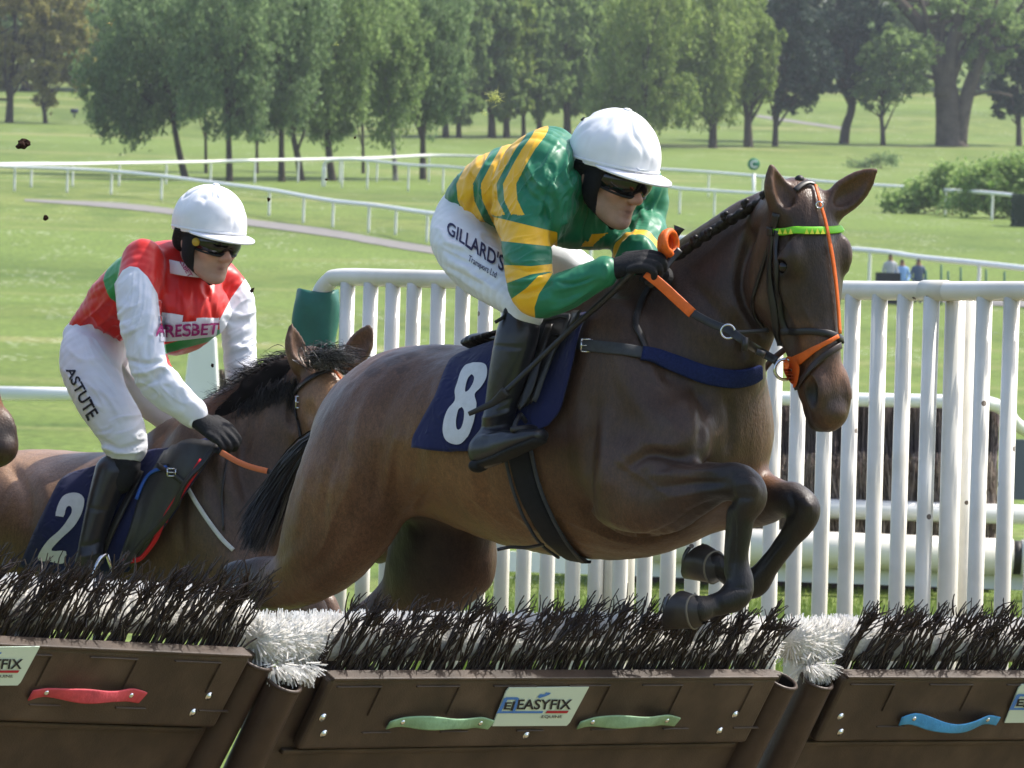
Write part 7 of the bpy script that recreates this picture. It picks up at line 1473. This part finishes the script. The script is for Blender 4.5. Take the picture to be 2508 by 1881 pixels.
def tack_lead():
    H = H8; BV = BV8; px = mpp(15.5)
    cl, BC = patch('saddle_cloth', BV, [(1215, 846), (1150, 868), (1112, 888), (1096, 915), (1072, 980), (1022, 1062), (1016, 1094)], [(1446, 770), (1432, 810), (1420, 860), (1408, 910), (1392, 970), (1376, 1010), (1352, 1040)], M_NAVY, H, 34, 24, .014, 34, .004)
    e8 = [smooth_loop(zm([(500, 450), (560, 455), (580, 485), (575, 540), (545, 592), (510, 632), (520, 685), (512, 745), (498, 805), (470, 872), (428, 916), (380, 917), (340, 893), (324, 845), (330, 780), (352, 720), (394, 668), (394, 612), (410, 560), (430, 500), (460, 462)], 950, 700, 2.371)), smooth_loop(zm([(490, 518), (506, 535), (500, 567), (476, 607), (455, 617), (460, 572), (474, 535)], 950, 700, 2.371)), smooth_loop(zm([(435, 706), (449, 730), (446, 782), (430, 828), (408, 834), (401, 795), (409, 742), (420, 715)], 950, 700, 2.371))]
    px_decal('number', e8, BC, M_DIGIT, cl, .004)
    # saddle: seat, flap and its leathers
    B_ = Body(.006); st_ = limb_st([(1195, 842, 16.03, 22, .1), (1235, 830, 15.99, 28, .13), (1300, 812, 15.93, 26, .15), (1370, 785, 15.87, 30, .13), (1430, 752, 15.83, 34, .09), (1450, 742, 15.81, 26, .06)], S8); B_.chain(st_, S8, .02); B_.chain(limb_st([(1192, 838, 16.03, 18, .09), (1205, 830, 16.02, 22, .09)], S8), S8, .03)
    P, Q = B_.mesh(); sd_ = mk('saddle', P, Q, M_LEATHER, H)
    fl, BF = patch('saddle_flap', BC, [(1310, 770), (1298, 830), (1288, 900), (1282, 960), (1290, 1000)], [(1440, 765), (1412, 800), (1376, 850), (1345, 915), (1312, 985)], M_LEATHER, sd_, 14, 14, .012, 0, .001, .006)
    strap('stirrup_leather', BF, [(1355, 800), (1330, 870), (1305, 940), (1282, 1005), (1272, 1030)], .022, M_LEATHER, H, .004, .012)
    strap('flap_edge', BF, [(1436, 775), (1400, 820), (1366, 868), (1335, 930), (1308, 985)], .012, M_GREYWEB, H, .003, .004)
    b = MB(); b.tube([W(*p) for p in ((1275, 1015, 15.56), (1262, 1035, 15.55), (1256, 1065, 15.54), (1262, 1078, 15.53))], .006, 8); b.tube([W(*p) for p in ((1275, 1015, 15.56), (1290, 1035, 15.6), (1298, 1065, 15.62), (1292, 1078, 15.62))], .006, 8); b.tube([W(1256, 1052, 15.49), W(1300, 1048, 15.56), W(1330, 1056, 15.6)], .009, 8); b.build('stirrup_iron', M_LEATHER, H)
    strap('girth', BV, [(1270, 1085), (1278, 1130), (1297, 1200), (1330, 1270), (1372, 1330), (1418, 1368), (1440, 1374)], .062, mat('girth_web', (.016, .016, .019, 1), .7, .2, noise_amt=.3, noise_scale=60), H, .006, .004, 8)
    strap('girth_edge', BV, [(1306, 1100), (1322, 1170), (1350, 1245), (1388, 1315), (1428, 1366)], .010, M_GREYWEB, H, .004, .010, 8); strap('girth_edge', BV, [(1244, 1120), (1262, 1195), (1290, 1265), (1328, 1322), (1370, 1355)], .008, M_GREYWEB, H, .004, .010, 8)
    b = MB(); S_ = catmull([tuple(W(1330, 1334, 15.6)), tuple(W(1290, 1341, 15.52)), tuple(W(1250, 1340, 15.48)), tuple(W(1219, 1346, 15.46))], 4); b.tube([Vector(s) for s in S_], .0045, 6); b.build('girth_strap_end', M_LEATHER, H)
    # breast girth and neck strap
    strap('breast_strap', BV, [(1392, 833), (1437, 846), (1490, 853), (1560, 864), (1612, 876)], .030, M_GREYWEB, H, .005, .006)
    h_, _ = hit(BV, 1437, 846); buckle(H, 1437, 846, h_.y - .016, 13, 15); b = MB(); b.tube([W(1462, 835, h_.y - .02), W(1462, 862, h_.y - .02)], .005, 6); b.build('keeper', M_STEEL, H)
    strap('breast_fleece', BV, [(1570, 868), (1625, 882), (1700, 909), (1760, 925), (1805, 926), (1838, 918), (1856, 908)], [.036, .042, .046, .046, .044, .04], M_NAVYFLEECE, H, .009, .006, 8)
    strap('neck_strap', BV, [(1654, 620), (1604, 688), (1568, 748), (1556, 790), (1566, 820), (1586, 866)], .016, M_LEATHER, H, .004, .004)
    # bridle
    br = strap('bridle_cheekpiece', BV, [(1903, 522), (1894, 572), (1889, 630), (1889, 694), (1897, 750), (1905, 822), (1908, 868)], .020, M_LEATHER, H, .004, .003)
    strap('bridle_cheekpiece', BV, [(1904, 560), (1905, 640), (1908, 720), (1914, 780), (1928, 812)], .014, M_LEATHER, H, .004, .004); strap('throat_lash', BV, [(1900, 524), (1886, 600), (1862, 680), (1848, 730), (1850, 770), (1872, 806)], .010, M_LEATHER, H, .004, .003)
    strap('crown_strap', BV, [(1948, 470), (1962, 458), (1978, 452), (1992, 456)], .014, M_LEATHER, H, .004, .006)
    bb = strap('browband', BV, [(1884, 565), (1930, 566), (1980, 566), (2030, 565), (2058, 563), (2070, 562)], .0185, M_LIME, H, .004, .005, 8)
    PB = np.array([v.co for v in bb.data.vertices]); BBV = BVHTree.FromPolygons([Vector(v) for v in PB], [tuple(p.vertices) for p in bb.data.polygons])
    for k in range(12):
        x = 1910 + k * 13.2; lp = [(x - 5.5, 573), (x + 5.5, 573), (x, 559)]; q = [hit(BBV, *p) for p in lp]
        if all(a[0] is not None for a in q): mk('triangle', [a[0] - ray(*p) * .008 for a, p in zip(q, lp)], [(0, 1, 2)], M_YEL, bb, False)
    strap('browband_loop', BV, [(1893, 555), (1893, 576)], .020, M_LEATHER, H, .004, .010)
    strap('noseband', BV, [(1915, 812), (1950, 812), (1988, 811), (2030, 818), (2056, 830), (2070, 838)], .016, M_LEATHER, H, .005, .004, 8); strap('flash_strap', BV, [(2066, 842), (2045, 852), (2006, 884), (1975, 925), (1954, 948)], .016, mat('brown_leather', (.035, .022, .018, 1), .45, .4), H, .004, .006, 8)
    strap('face_strap', BV, [(1993, 460), (2004, 500), (2018, 553), (2034, 639), (2044, 734), (2049, 818)], [.008, .008, .009, .011, .011, .012], M_ORANGE, H, .003, .008, 8)
    strap('cheeker', BV, [(2046, 824), (2010, 848), (1975, 872), (1948, 893)], [.010, .012, .022, .036], M_ORANGE, H, .003, .009, 8); px_decal('bit_guard', [smooth_loop([(1918, 885), (1940, 873), (1962, 886), (1968, 912), (1962, 940), (1950, 948), (1932, 932), (1919, 908)])], BV, M_ORANGE, H, .012, .1)
    for (x, y) in ((2060, 816), (2062, 856)):
        h_, n_ = hit(BV, x, y)
        if h_: b = MB(); b.ball(h_ + n_ * .008, (.011, .011, .008), 10, 6); b.build('pad', M_WEBW, H)
    ringpx('forehead_ring', 2007, 502, (hit(BV, 2004, 502)[0].y - .018), 8, .0022, M_STEEL, H)
    hb, _ = hit(BV, 1940, 900); Yb = hb.y - .025; ringpx('bit_ring', 1922, 905, Yb, 25, .0042, M_STEEL, H, .25); b = MB(); b.ball(W(1941, 906, Yb - .004), (.008, .008, .008), 10, 6); b.build('bit_end', M_STEEL, H)
    # reins
    R_ = [(1903, 884, Yb), (1862, 861, Yb + .03), (1826, 838, 15.24), (1785, 809, 15.28), (1744, 793, 15.31), (1694, 766, 15.33)]; strap('rein', BV, R_, .021, M_LEATHER, H, .004, 0); strap('rein', BV, [(1696, 768, 15.33), (1660, 735, 15.34), (1620, 698, 15.345), (1583, 668, 15.35)], .026, M_ORANGE, H, .005, 0)
    ringpx('martingale_ring', 1783, 812, 15.262, 17, .0028, M_STEEL, H); strap('martingale_strap', BV, [(1800, 814, 15.27), (1840, 812, 15.3), (1880, 809, 15.33)], .011, M_LEATHER, H, .004, 0)
    b = MB(); b.tube([W(1826, 826, 15.22), W(1824, 860, 15.22)], .008, 8); b.tube([W(1866, 858, 15.19), W(1860, 872, 15.19)], .012, 8); b.build('rein_keeper', M_LEATHER, H)
    # rein loop and knot held above the withers
    b = MB(); pts = []
    for k in range(64):
        a = -2.4 + 6.2 * math.pi * k / 63; pts.append(W(1620 + 13 * math.cos(a) + 26 * k / 63 + 4 * math.sin(a * .7), 604 - 27 * math.sin(a) - 12 * k / 63, 15.44 + .03 * math.cos(a) - .07 * k / 63))
    b.tube(pts, .0092, 8); b.build('rein_loop', M_ORANGE, H); b = MB(); b.tube([W(1650, 585, 15.42), W(1660, 566, 15.42), W(1664, 556, 15.42)], [.008, .010, .015], 10); b.build('rein_stop', M_LEATHER, H)
    strap('rein', BV, [(1665, 612, 15.4), (1640, 640, 15.39), (1612, 676, 15.37), (1590, 700, 15.38)], .018, M_LEATHER, H, .004, 0)
    # whip in the right hand
    w_ = empty('whip', W(1494, 725, 15.42), 'black padded whip held down along the rider\'s boot', 'whip'); b = MB(); b.tube([Vector(v) for v in catmull([tuple(W(*p)) for p in ((1560, 655, 15.35), (1494, 722, 15.40), (1400, 805, 15.46), (1310, 890, 15.49), (1230, 966, 15.49))], 5)], [.0085] * 8 + [.0075] * 13, 8); b.build('shaft', M_LEATHER, w_)
    strap('flap', BV, [(1240, 957, 15.475), (1210, 985, 15.49), (1175, 1002, 15.5), (1150, 1013, 15.51)], [.026, .018, .014, .012], M_LEATHER, w_, .006, 0)
tack_lead()

def tack_second():
    H = H2; BV = BV2
    cl, BC = patch('saddle_cloth', BV, [(300, 1128), (228, 1154), (172, 1172), (140, 1205), (100, 1290), (70, 1350), (54, 1384)], [(575, 1062), (545, 1090), (500, 1150), (455, 1220), (410, 1290), (360, 1350), (320, 1396)], M_NAVY, H, 34, 22, .014, 14, .006, seed=4)
    e2 = [smooth_loop(zm([(325, 1100), (345, 1025), (375, 983), (420, 967), (465, 972), (492, 1002), (488, 1052), (468, 1105), (430, 1162), (372, 1215), (330, 1255), (302, 1298), (386, 1302), (370, 1372), (300, 1362), (224, 1350), (246, 1288), (290, 1230), (350, 1178), (395, 1120), (420, 1075), (412, 1045), (388, 1052), (370, 1106)], 0, 800, 2.37), 3)]
    px_decal('number', e2, BC, M_DIGIT, cl, .004)
    fl, BF = patch('saddle_flap', BC, [(430, 1080), (395, 1140), (355, 1210), (330, 1290), (300, 1370)], [(545, 1085), (500, 1150), (455, 1215), (400, 1290), (330, 1385)], mat('saddle_grey', (.03, .03, .032, 1), .42, .45, noise_amt=.3, noise_scale=30), H, 16, 18, .016, 0, .002, .006, 5)
    strap('saddle_binding', BF, [(496, 1128), (460, 1185), (420, 1240), (402, 1275)], .018, M_RED, fl, .004, .004); strap('saddle_binding', BF, [(392, 1300), (372, 1345), (340, 1368), (300, 1374)], .016, M_RED, fl, .004, .004)
    strap('saddle_binding', BF, [(378, 1135), (352, 1175), (322, 1220)], .012, M_BLUEB, fl, .004, .006); strap('surcingle', BF, [(535, 1092), (480, 1165), (420, 1245), (360, 1325), (310, 1390)], .017, M_LEATHER, H, .005, .014)
    B_ = Body(.008); B_.chain(limb_st([(240, 1150, 19.0, 24, .11), (300, 1138, 18.95, 26, .14), (400, 1110, 18.86, 26, .14), (470, 1075, 18.8, 30, .1), (500, 1055, 18.78, 26, .07)], S2), S2, .02); P, Q = B_.mesh(); mk('saddle', P, Q, M_LEATHER, H)
    strap('stirrup_leather', BC, [(360, 1160), (310, 1250), (262, 1340), (250, 1370)], .022, M_LEATHER, H, .004, .02)
    strap('girth_strap', BF, [(378, 1135), (410, 1152), (440, 1172), (462, 1192)], .018, M_LEATHER, H, .004, .006); buckle(H, 420, 1157, (hit(BF, 420, 1157)[0].y - .02), 10, 9)
    b = MB(); b.tube([Vector(v) for v in catmull([tuple(W(*p)) for p in ((262, 1357, 18.46), (245, 1368, 18.44), (232, 1395, 18.43), (225, 1425, 18.43), (226, 1432, 18.43))], 4)], .006, 8); b.tube([W(226, 1434, 18.42), W(262, 1440, 18.46)], .007, 8); b.tube([W(262, 1357, 18.46), W(272, 1390, 18.5), W(266, 1436, 18.5)], .006, 8); b.build('stirrup_iron', M_STEEL, H)
    strap('breast_strap', BV, [(463, 1192), (480, 1225), (512, 1275), (545, 1320), (572, 1348)], .013, M_WEBW, H, .004, .005); strap('neck_strap', BV, [(560, 1100), (550, 1160), (545, 1220), (548, 1300)], .006, M_LEATHER, H, .004, .003)
    strap('rein', BV, [(542, 1108, 18.28), (580, 1130, 18.26), (615, 1144, 18.25), (655, 1154, 18.24)], .017, mat('faded_orange_rubber', hexc(190, 105, 65), .6), H, .005, 0); strap('rein', BV, [(655, 1154, 18.24), (740, 1180, 18.2), (850, 1210, 18.15)], .015, M_LEATHER, H, .004, 0)
    strap('browband', BV, [(726, 965), (740, 945), (771, 923), (816, 908), (860, 913), (880, 920)], .015, M_LEATHER, H, .004, .005, 8); strap('bridle_cheekpiece', BV, [(728, 960), (726, 1000), (736, 1040), (744, 1090), (775, 1160)], .015, M_LEATHER, H, .004, .004, 8); strap('face_strap', BV, [(776, 878), (800, 900), (822, 922), (845, 955), (880, 1010)], .008, M_ORANGE, H, .003, .010, 8)
    hh, _ = hit(BV, 730, 985); buckle(H, 730, 985, hh.y - .012, 5, 14)
tack_second()

# ------------------------------------------------------------------ things in the air and small remains
def clod(label, x, y, Y, r, seed, m_):
    rng = np.random.default_rng(seed); V, F = ball_geo((0, 0, 0), 1, 12, 9); P = np.array([tuple(v) for v in V]); P *= (1 + .5 * vnoise(P, 1.9, seed) + .3 * vnoise(P, 4.1, seed + 3))[:, None] * np.array([1, .7, .8]) * r
    o = mk('turf_clod', P, F, m_, None, False); o.location = W(x, y, Y); o.rotation_euler = tuple(rng.uniform(0, 3, 3)); tag(o, label, 'clod', 'flying turf')
    return o
M_SOIL = mat('soil', (.028, .014, .009, 1), .95, .1, noise_amt=.4, noise_scale=80)
for i, (lb, x, y, Y, r) in enumerate([('largest dark clod of earth flying at the upper left', 58, 353, 16.5, .018), ('small dark clod below the largest one at the upper left', 112, 533, 16.5, .009), ('tiny dark clod beside the red shoulder', 618, 711, 17, .007), ('tiny dark clod in front of the left running rail', 658, 488, 17, .005), ('tiny dark clod near the helmet of the rear rider', 869, 337, 17, .004), ('dark clod by the white post', 520, 895, 18.2, .005), ('tiny clod above the brown birch', 799, 440, 17, .004)]): clod(lb, x, y, Y, r, i + 1, M_SOIL)
def grass_tuft(label, x, y, Y, n, ln, seed, col):
    rng = np.random.default_rng(seed); c = np.array(W(x, y, Y)); V = []; F = []
    for i in range(n):
        d = rng.normal(size=3); d /= np.linalg.norm(d); s = np.cross(d, rng.normal(size=3)); s = s / np.linalg.norm(s) * .0010; a = c + rng.normal(size=3) * ln * .35; e = a + d * ln * rng.uniform(.4, 1.1); k = len(V); V += [a - s, a + s, e]; F.append((k, k + 1, k + 2))
    o = mk('grass_tuft', V, F, col, None, False); tag(o, label, 'grass', 'flying turf')
M_STRAW = mat('cut_grass', hexc(190, 195, 120), .8, trans=.3)
grass_tuft('pale tuft of torn grass flying above the green silks', 1212, 240, 16.5, 110, .024, 3, M_STRAW); grass_tuft('small wisp of grass below the pale tuft', 1186, 275, 16.6, 10, .014, 4, M_STRAW); grass_tuft('wisp of straw over the dark trees, upper left', 272, 59, 17, 14, .012, 5, mat('straw', hexc(180, 150, 105), .8)); grass_tuft('wisp of grass over the trees, upper middle', 824, 108, 17, 10, .010, 6, M_STRAW); grass_tuft('wisp of grass beside the middle trees', 748, 16, 17, 8, .010, 7, mat('green_wisp', (.03, .06, .02, 1), .8))

# ------------------------------------------------------------------ the air over the course
def haze():
    m = bpy.data.materials.new('haze_air'); m.use_nodes = True; n = m.node_tree.nodes; l = m.node_tree.links; n.remove(n['Principled BSDF'])
    v = n.new('ShaderNodeVolumePrincipled'); v.inputs['Color'].default_value = (0.86, 0.92, 1.0, 1); v.inputs['Density'].default_value = 0.00013; v.inputs['Anisotropy'].default_value = 0.2
    l.new(v.outputs[0], n['Material Output'].inputs['Volume'])
    b = MB(); b.box((0, 420, 30), (420, 0, 0), (0, 470, 0), (0, 0, 40)); o = b.build('haze', m, None, False); tag(o, 'thin pale summer haze over the course', 'haze', kind='stuff')
haze()
